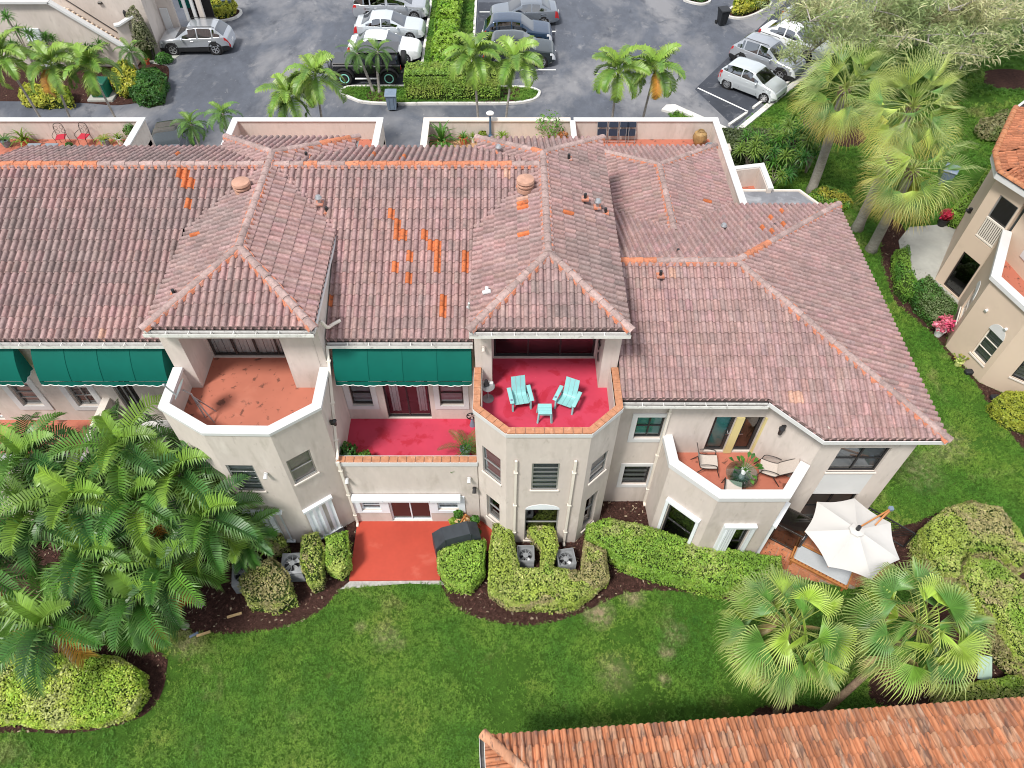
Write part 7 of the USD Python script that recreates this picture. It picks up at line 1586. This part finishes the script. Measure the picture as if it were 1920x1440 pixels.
t = thing('grill', 'barbecue grill under a dark grey cover on the red patio', 'grill', (-1.62, 11.25, .07)); h = trimesh.convex.convex_hull(np.array([(x, y, z) for x, y, z in [(-.78, -.3, 0), (.78, -.3, 0), (.78, .3, 0), (-.78, .3, 0), (-.76, -.30, .78), (.76, -.30, .78), (.76, .3, .78), (-.76, .3, .78), (-.42, -.24, 1.12), (.42, -.24, 1.12), (.42, .24, 1.12), (-.42, .24, 1.12)]])); R_ = rotz(.28)
part('cover', MB().tm(h).move(R_, (-1.62, 11.25, .07)), 'grill_cover', t); part('cover_fold', MB().bar(R_ @ np.array([-.43, -.27, 1.12]) + [-1.62, 11.25, .07], R_ @ np.array([-.46, -.32, .05]) + [-1.62, 11.25, .07], .03), 'grill_cover', t); part('cover_fold', MB().bar(R_ @ np.array([.43, -.27, 1.12]) + [-1.62, 11.25, .07], R_ @ np.array([.46, -.32, .05]) + [-1.62, 11.25, .07], .03), 'grill_cover', t)
# air conditioners
def ac_unit(label, c, rz=0, s=.72, h=.68):
    t = thing('air_conditioner', label, 'air conditioner', c, 'air conditioners in the planting beds'); turned(t, rz); H_ = s / 2
    part('casing', MB().rbox((-H_ + .03, -H_ + .03, 0), (H_ - .03, H_ - .03, h - .25), .05), 'ac_grey', t)
    for i in range(9):
        for sgn in (-1, 1): part('louvre', MB().lohi((-H_, sgn * H_ - .012, .08 + i * .06), (H_, sgn * H_ + .012, .10 + i * .06)).lohi((sgn * H_ - .012, -H_ + .02, .08 + i * .06), (sgn * H_ + .012, H_ - .02, .10 + i * .06)), 'ac_grey', t)
    k = 32; a = np.arange(k) * 2 * PI / k; rr_ = H_ * .80
    sq = np.array([[max(-1, min(1, 1.42 * math.cos(x))) * H_, max(-1, min(1, 1.42 * math.sin(x))) * H_, h] for x in a]); ci = np.array([[rr_ * math.cos(x), rr_ * math.sin(x), h + .02] for x in a]); lo = ci - [0, 0, .22]; q = np.arange(k); F = np.vstack([np.stack([q, (q + 1) % k, k + (q + 1) % k, k + q], 1), np.stack([k + q, k + (q + 1) % k, 2 * k + (q + 1) % k, 2 * k + q], 1)])
    sk = sq - [0, 0, .28]; part('top_cover', MB().add(np.vstack([sq, ci, lo, sk]), np.vstack([F, np.stack([3 * k + q, 3 * k + (q + 1) % k, (q + 1) % k, q], 1)])), 'ac_grey', t)
    part('fan_well', MB().add(np.vstack([[[0, 0, h - .19]], lo + [0, 0, .02]]), [[0, 1 + i, 1 + (i + 1) % k] for i in range(k)]), 'ac_dark', t)
    for i in range(4): x = i * PI / 2 + .4; part('fan_blade', MB().quad((0, 0, h - .1), (rr_ * .9 * math.cos(x), rr_ * .9 * math.sin(x), h - .12), (rr_ * .9 * math.cos(x + .7), rr_ * .9 * math.sin(x + .7), h - .07), (.02, .02, h - .09)), 'metal_grey', t)
    part('guard', MB().cyl((0, 0, h), (0, 0, h + .03), .09, n=16), 'ac_grey', t)
    for i in range(8): x = i * PI / 4; part('guard_spoke', MB().bar((.05 * math.cos(x), .05 * math.sin(x), h + .02), (rr_ * math.cos(x), rr_ * math.sin(x), h + .02), .014), 'ac_grey', t)
ac_unit('light grey air conditioner with its fan in view between two loose shrubs', (-6.9, 10.35, 0), .05); ac_unit('grey air conditioner hidden under the small feather palm', (-8.4, 10.0, 0), .2); ac_unit('grey air conditioner in the notch of the pale hedge, on the grill side', (.66, 10.75, 0), 0, .54, .42); ac_unit('grey air conditioner in the notch of the pale hedge under the downspout', (1.98, 10.62, 0), .15, .56, .42)
# corner balcony: sling chairs, glass table on a green pot
def sling(label, c, rz, rec=.35):
    t = thing('sling_chair', label, 'chair', c, 'sling chairs on the corner balcony'); turned(t, rz)
    P = [(-.30, .42), (.0, .38), (.20, .40), (.28, .52), (.28 + rec * .55, .98)]; sp = spline([(0, y, z) for y, z in P], 14); k = len(sp); q = np.arange(k - 1)
    part('sling', MB().add(np.vstack([sp + [-.25, 0, 0], sp + [.25, 0, 0]]), np.stack([q, q + 1, k + q + 1, k + q], 1)), 'sling', t, True)
    for s in (-1, 1):
        part('side_rail', MB().tube(sp + [s * .26, 0, 0], .014, 6), 'frame_bronze', t, True)
        part('leg', MB().tube(spline([(s * .29, -.42, 0), (s * .29, -.27, .40), (s * .29, -.22, .60), (s * .29, .05, .64), (s * .29, .26, .60)], 12), .015, 6), 'frame_bronze', t, True); part('leg', MB().tube([(s * .29, .42, 0), (s * .27, .12, .39)], .015, 6), 'frame_bronze', t, True)
sling('beige sling chair by the white parapet, facing the glass table', (6.25, 12.35, FB), PI / 2 - .1 + PI * 0, .25); sling('reclined beige sling chair beside the chamfered balcony wall', (8.12, 12.1, FB), -PI / 2 - .35, .75); sling('beige sling chair half hidden behind the front parapet of the corner balcony', (6.85, 11.35, FB), PI - .25, .3)
t = thing('glass_table', 'round glass table top resting on a glossy dark green pot', 'table', (7.2, 11.85, FB)); part('pot_base', MB().lathe((7.2, 11.85, FB), [(0, 0), (.20, 0), (.30, .14), (.31, .28), (.25, .42), (.27, .45), (.22, .45), (.21, .40), (0, .40)], 28), 'pot_green', t, 35); part('glass_top', MB().lathe((7.2, 11.85, FB + .46), [(0, 0), (.48, 0), (.485, .006), (.48, .012), (0, .012)], 36), 'glass_table', t)
t, p = pot('potted_plant', 'leafy plant in a white pot on the round glass table', (7.24, 11.88, FB + .473), 'pot_white', .09, .20); leaves_on(t, p, 'broad', .50, 20, (GREEN, DEEP * 1.4))
# tile patio: umbrella, lounger, screen door, lattice
t = thing('cantilever_umbrella', 'cream octagonal cantilever umbrella with a wooden arm over the tile patio', 'umbrella', (13.0, 12.2, 0))
hub = np.array([10.62, 10.45, 2.75]); rad_ = 1.42; k = 7; az0 = .33; rim_ = np.array([hub + [rad_ * math.cos(az0 + i * 2 * PI / k), rad_ * math.sin(az0 + i * 2 * PI / k), -.42] for i in range(k)]); cap_ = np.array([hub + [.13 * math.cos(az0 + i * 2 * PI / k), .13 * math.sin(az0 + i * 2 * PI / k), -.02] for i in range(k)])
for i in range(k):
    A_, B_ = rim_[i], rim_[(i + 1) % k]; n = 7; T_ = np.linspace(0, 1, n); V = []
    for s in T_:
        e = A_ * (1 - s) + B_ * s; q = math.sin(PI * s); e = e + (hub - e) * [.055 * q, .055 * q, 0]; c0 = cap_[i] * (1 - s) + cap_[(i + 1) % k] * s
        for u_ in np.linspace(0, 1, 6): pt_ = c0 * (1 - u_) + e * u_; pt_[2] -= .06 * q * math.sin(PI * u_) * .8; V.append(pt_)
    part('canopy_panel', MB().add(V, [[a * 6 + b2, (a + 1) * 6 + b2, (a + 1) * 6 + b2 + 1, a * 6 + b2 + 1] for a in range(n - 1) for b2 in range(5)]), 'umbrella_cloth', t, True)
    part('rib', MB().bar(hub - [0, 0, .06], A_ - [0, 0, .03], .03, .02), 'teak', t)
part('vent_cap', MB().lathe(hub, [(.24, -.035), (.23, .0), (.12, .035), (0, .05)], 7), 'umbrella_cloth', t)
top_ = np.array([11.72, 11.02, 3.0]); foot = np.array([12.35, 11.75, 0.0])
part('mast', MB().bar(foot, top_ + [.06, .06, -.15], .09), 'teak', t); part('arm', MB().bar(hub + [0, 0, .14], top_, .04, .06), 'teak', t); part('arm', MB().bar(top_, top_ * .55 + hub * .45 + [.05, -.1, -.25], .05), 'teak', t); part('hub', MB().cyl(hub + [0, 0, .03], hub + [0, 0, .2], .07, .06, 12), 'frame_dark', t); part('arm_tip', MB().rbox(top_ - [.06, .06, .05], top_ + [.08, .08, .07], .02), 'plastic_blue', t); part('base_plate', MB().rbox((12.0, 11.35, .03), (12.75, 12.1, .12), .02), 'frame_dark', t)
t = thing('lounger', 'teak lounger with a grey cushion partly under the cream umbrella', 'lounger', (10.35, 10.45, .04)); turned(t, math.radians(-33))
for y in (-.36, .36): part('side_rail', MB().rbox((-.95, y - .03, .24), (.95, y + .03, .33), .01), 'teak', t)
for x_ in (-.93, .93): part('end_rail', MB().rbox((x_ - .03, -.38, .24), (x_ + .03, .38, .33), .01), 'teak', t)
for i in range(16): part('slat', MB().rbox((-.88 + i * .115, -.32, .285), (-.80 + i * .115, .32, .31), .006), 'teak', t)
for x_ in (-.85, .85):
    for y in (-.34, .34): part('leg', MB().rbox((x_ - .035, y - .035, 0), (x_ + .035, y + .035, .25), .008), 'teak', t)
part('cushion', MB().rbox((-.86, -.29, .315), (.9, .29, .385), .035), 'cushion_grey', t)
t = thing('screen_door', 'open dark mesh screen door standing out from the corner bay', 'door', (8.95, 11.5, .05)); A_, B_ = np.array([8.98, 11.55, .05]), np.array([9.75, 11.05, .05])
for zz_ in (0, 2.05, .95): part('door_rail', MB().bar(A_ + [0, 0, zz_ + .03], B_ + [0, 0, zz_ + .03], .04, .07), 'frame_bronze', t)
for q in (A_, B_): part('door_stile', MB().bar(q, q + [0, 0, 2.1], .05), 'frame_bronze', t)
part('mesh_panel', MB().quad(A_, B_, B_ + [0, 0, 2.08], A_ + [0, 0, 2.08]), 'glass_dark', t); part('handle', MB().bar(B_ + (A_ - B_) * .08 + [0, -.04, .9], B_ + (A_ - B_) * .08 + [0, -.04, 1.15], .03), 'chrome', t)
t = thing('lattice_screen', 'black lattice screen leaning beside the cream umbrella', 'screen', (12.95, 12.2, 0)); A_, B_ = np.array([12.1, 12.35, .0]), np.array([13.45, 11.25, .0]); dd = (B_ - A_)
part('screen_frame', MB().bar(A_ + [0, 0, .03], B_ + [0, 0, .03], .04).bar(A_ + [0, 0, .95], B_ + [0, 0, .95], .04).bar(A_, A_ + [0, 0, .97], .04).bar(B_, B_ + [0, 0, .97], .04), 'frame_dark', t)
for i in range(15): part('lath', MB().bar(A_ + dd * max(0, (i - 4) / 15) + [0, 0, .05 + max(0, 4 - i) * .22], A_ + dd * min(1, (i + 1) / 15) + [0, 0, .93 if i < 15 else .6], .02, .012), 'frame_dark', t)
# neighbour's pots and lights
t, p = pot('flower_pot', 'dark pot with red bougainvillea on the concrete patio', (21.2, 28.35, .04), 'black_plastic', .24, .4); leaves_on(t, p, 'bush', .55, 30, (np.array([.50, .02, .06]), np.array([.55, .05, .10]), GREEN))
t, p = pot('flower_pot', 'white pot with pink bougainvillea at the corner of the tan building', (18.3, 21.05, .01), 'pot_white', .2, .36); leaves_on(t, p, 'bush', .75, 31, (np.array([.75, .10, .22]), np.array([.65, .05, .16]), np.array([.75, .22, .30])))
t, p = pot('potted_plant', 'white pot with a small bushy plant at the edge of the mulch strip', (17.95, 24.2, .01), 'pot_white', .2, .34); leaves_on(t, p, 'bush', .5, 32, (np.array([.20, .24, .12]), GREEN))
t, p = pot('potted_plant', 'lime pot with a yellow green plant under the arched window', (18.45, 19.35, .01), 'pot_lime', .15, .28); leaves_on(t, p, 'broad', .32, 33, (LIME, YEL * .8))
for i, (x_, y) in enumerate([(18.72, 18.92), (19.2, 17.6)]): single('ground_light', MB().rbox((x_ - .16, y - .12, .02), (x_ + .16, y + .12, .22), .05), 'plastic_black', ['black ground box light beside the lime pot', 'black ground box light beside the yellow green hedge'][i], 'garden light')
# rear terraces
def iron_chair(label, c, rz):
    t = thing('iron_chair', label, 'chair', c, 'iron chairs with red seats'); turned(t, rz); part('seat_cushion', MB().rbox((-.22, -.22, .43), (.22, .22, .49), .03), 'cushion_red', t)
    for sx in (-1, 1):
        part('leg', MB().tube([(sx * .22, -.24, 0), (sx * .21, -.2, .43)], .012, 5), 'iron', t, True); part('leg', MB().tube([(sx * .22, .28, 0), (sx * .21, .2, .43)], .012, 5), 'iron', t, True); part('armrest', MB().tube(spline([(sx * .22, -.2, .43), (sx * .27, -.18, .64), (sx * .26, .2, .66)], 8), .012, 5), 'iron', t, True)
    bk = MB().tube(spline([(-.21, .2, .43), (-.22, .25, .8), (-.12, .28, .98), (.12, .28, .98), (.22, .25, .8), (.21, .2, .43)], 18), .014, 5)
    for q in range(4): a0 = np.linspace(0, 2 * PI, 12); bk.tube(np.column_stack([(-.12 + .24 * (q % 2)) + .075 * np.cos(a0), np.full(12, .24), (.60 if q < 2 else .80) + .09 * np.sin(a0)]), .008, 4)
    part('backrest', bk, 'iron', t, True)
iron_chair('iron garden chair with red seat, the nearer to the picture edge on the rear terrace', (-20.9, 30.55, FD), .2); iron_chair('iron garden chair with red seat, beside the pale plant stand on the rear terrace', (-19.85, 30.6, FD), -.15)
for i, x_ in enumerate((-22.0, -21.2)):
    t = thing('terrace_table', ['pale table slab on the rear terrace in front of the first iron chair', 'pale table slab on the rear terrace in front of the second iron chair'][i], 'table', (x_ + .35, 29.6, FD)); part('table_top', MB().rbox((x_, 29.2, FD + .6), (x_ + .6, 29.75, FD + .64), .01), 'pot_grey', t)
    for sx in (.06, .54):
        for y in (29.26, 29.69): part('leg', MB().bar((x_ + sx, y, FD), (x_ + sx, y, FD + .6), .03), 'iron', t)
specs = [((-23.6, 30.5), 'pot_grey', .22, .34, 'fern', .75, (DEEP * 1.3, GREEN), 'drooping green plant in a slate pot at the picture edge of the rear terrace'), ((-22.75, 30.6), 'pot_terracotta', .2, .3, 'rosette', .75, (LIME * .8, GREEN), 'spiky plant in a terracotta pot beside the iron chairs'), ((-20.35, 30.0), 'pot_grey', .12, .2, 'bush', .3, (GREEN, DEEP), 'small green plant on the low table of the rear terrace'),
         ((-18.95, 30.6), 'pot_grey', .2, .3, 'fern', .6, (LIME, YEL * .7), 'yellow green fern in a pale blue pot on the rear terrace'), ((-18.3, 30.7), 'pot_white', .15, .3, 'rosette', .45, (LIME * .8, GREEN), 'agave in a white pot by the white parapet of the rear terrace'), ((-17.7, 30.9), 'pot_white', .15, .3, 'bush', .6, (np.array([.14, .18, .07]), GREEN), 'tall thin shrub in the corner of the rear terrace'),
         ((-3.0, 30.5), 'pot_ochre', .22, .34, 'rosette', 1.05, (GREEN * .9, DEEP), 'broad dark spiky plant in an ochre pot on the tiled rear terrace'), ((-2.95, 29.6), 'pot_terracotta', .16, .22, 'bush', .5, (LIME, GREEN), 'low lime green plant behind the roof edge on the tiled rear terrace'), ((-2.0, 30.7), 'pot_terracotta', .20, .36, 'rosette', .45, (GREEN * 1.2, LIME), 'cactus like plant in an orange terracotta pot on the tiled rear terrace'), ((-1.55, 30.8), 'pot_white', .10, .3, 'rosette', .35, (LIME * .8, GREEN), 'slim cactus in a white pot beside the terracotta pot'), ((-1.1, 30.8), 'pot_white', .12, .2, 'bush', .4, (LIME * .8, YEL * .6), 'yellow green low plant beside the blue lamp post'), ((-.15, 30.8), 'pot_white', .14, .26, 'rosette', .55, (LIME * .9, GREEN), 'upright cactus in a white pot beside the blue lamp post'),
         ((2.05, 30.7), 'pot_terracotta', .22, .3, 'bush', 1.35, (np.array([.07, .20, .03]), np.array([.13, .28, .04])), 'large glossy green shrub in the corner of the tiled rear terrace'), ((2.65, 30.3), 'pot_terracotta', .16, .26, 'bush', .6, (np.array([.45, .13, .05]), np.array([.35, .18, .06])), 'orange red leaved shrub next to the glossy green shrub')]
for i, ((x_, y), m_, r0, h, kind, s, tn, lab) in enumerate(specs): t, p = pot('potted_plant', lab, (x_, y, FD + .01), m_, r0, h); leaves_on(t, p, kind, s, 50 + i, tn)
t = thing('lamp_post', 'blue lamp post with a round white top on the tiled rear terrace', 'lamp post', (-.72, 30.95, FD)); part('post', MB().lathe((-.72, 30.95, FD), [(.16, 0), (.16, .12), (.10, .16), (.10, .3), (.055, .36), (.045, 1.35), (.07, 1.4), (.0, 1.4)], 14), 'lamp_blue', t, 35); part('lamp_head', MB().lathe((-.72, 30.95, FD + 1.4), [(0, 0), (.17, 0), (.19, .04), (.16, .07), (.08, .07), (.08, .05), (0, .05)], 18), 'white_paint', t, 35)
for i, x_ in enumerate((4.55, 5.08, 5.60, 5.92)):
    t = thing('folding_chair', ['dark folding chair leaning on the parapet wall, nearest the glossy shrub', 'navy folding chair leaning on the parapet wall, second from the glossy shrub', 'navy folding chair leaning on the parapet wall, third from the glossy shrub', 'navy folding chair leaning on the parapet wall, farthest from the glossy shrub'][i], 'chair', (x_, 30.8, FD), 'folded chairs against the parapet')
    part('back_panel', MB().bar((x_, 30.95, FD + .72), (x_, 31.03, FD + .93), .42, .03, up=(0, -1, .2)), 'navy_plastic', t); part('seat_panel', MB().bar((x_, 30.86, FD + .32), (x_, 30.94, FD + .62), .40, .03, up=(0, -1, .2)), 'navy_plastic', t)
    for sx in (-1, 1): part('frame_tube', MB().tube([(x_ + sx * .22, 30.72, FD), (x_ + sx * .22, 31.04, FD + .95)], .014, 6), 'metal_grey', t, True)
    part('cross_tube', MB().tube([(x_ - .22, 30.76, FD + .1), (x_ + .22, 30.76, FD + .1)], .012, 6), 'metal_grey', t, True)
t = thing('clay_urn', 'large round mottled clay urn in the corner of the rear terrace', 'urn', (9.15, 30.6, FD)); part('body', MB().lathe((9.15, 30.6, FD), [(0, 0), (.16, 0), (.30, .22), (.34, .42), (.28, .62), (.14, .72), (.15, .76), (.11, .76), (.10, .70), (0, .68)], 26), 'urn_clay', t, 35)
t = thing('dark_bowl', 'low dark grey planter bowl next to the clay urn', 'planter', (9.62, 30.2, FD)); part('body', MB().lathe((9.62, 30.2, FD), [(0, 0), (.15, 0), (.24, .22), (.25, .24), (.21, .24), (.18, .15), (0, .13)], 20), 'pot_grey', t, 35)
for i, x_ in enumerate((4.95, 6.05)): single('paving_slab', MB().rbox((x_, 29.75, FD + .01), (x_ + .5, 30.35, FD + .07), .012), 'concrete', ['grey slab lying on the terrace floor near the folding chairs', 'grey slab lying on the terrace floor beyond the folding chairs'][i], 'slab')
single('round_stone', MB().ball((-6.45, 29.6, FD + .16), (.2, .19, .16)), 'urn_clay', 'rounded brown stone on the rear terrace by the driveway gap', 'stone', True)
# utility boxes and odds
t = thing('utility_box', 'green utility box on a pale concrete pad in the mulch bed', 'utility box', (-23.75, 40.3, .03)); part('pad', MB().rbox((-24.5, 39.7, 0), (-23.0, 41.0, .16), .02), 'concrete', t); part('cabinet', MB().rbox((-24.25, 39.95, .16), (-23.3, 40.8, .95), .04), 'plastic_green', t); part('lid', MB().rbox((-24.28, 39.92, .95), (-23.27, 40.83, 1.02), .03), 'plastic_green', t)
t, p = pot('flower_pot', 'small red pot by the iron gate', (-22.35, 44.2, .04), 'floor_red', .16, .3); leaves_on(t, p, 'rosette', .3, 70, (GREEN, DEEP))
single('hose_reel', MB().lathe((-5.65, 11.75, .02), [(0, 0), (.16, 0), (.17, .18), (.10, .2), (0, .2)], 14), 'black_plastic', 'small black drum at the foot of the cream downspout by the red patio', 'hose reel', 35)
for i, (u, v, s_) in enumerate([(440, 1155, .22), (382, 1190, .2), (364, 1192, .12)]):
    c = at(u, v, z=.03); single('wood_scrap', MB().bar(c + [-s_, -.05, .02], c + [s_, .08, .05], .07, .05), 'pine_wood' if i < 2 else 'plastic_blue', ['pale piece of wood lying on the bare mulch', 'short pale stick at the lawn edge under the palms', 'small bluish scrap at the lawn edge under the palms'][i], 'scrap')
c = at(1895, 1237, z=.1); single('garden_stone', MB().ball(c, (.22, .18, .14), sub=1), 'stone', 'pale grey stone on the mulch below the brownish hedge', 'stone')
c = at(1845, 1250, z=.2); single('pale_board', MB().bar(c - [.05, .35, .15], c + [.1, .3, .1], .4, .03), 'board_green', 'pale greenish board lying under the slanting fan palm', 'board')
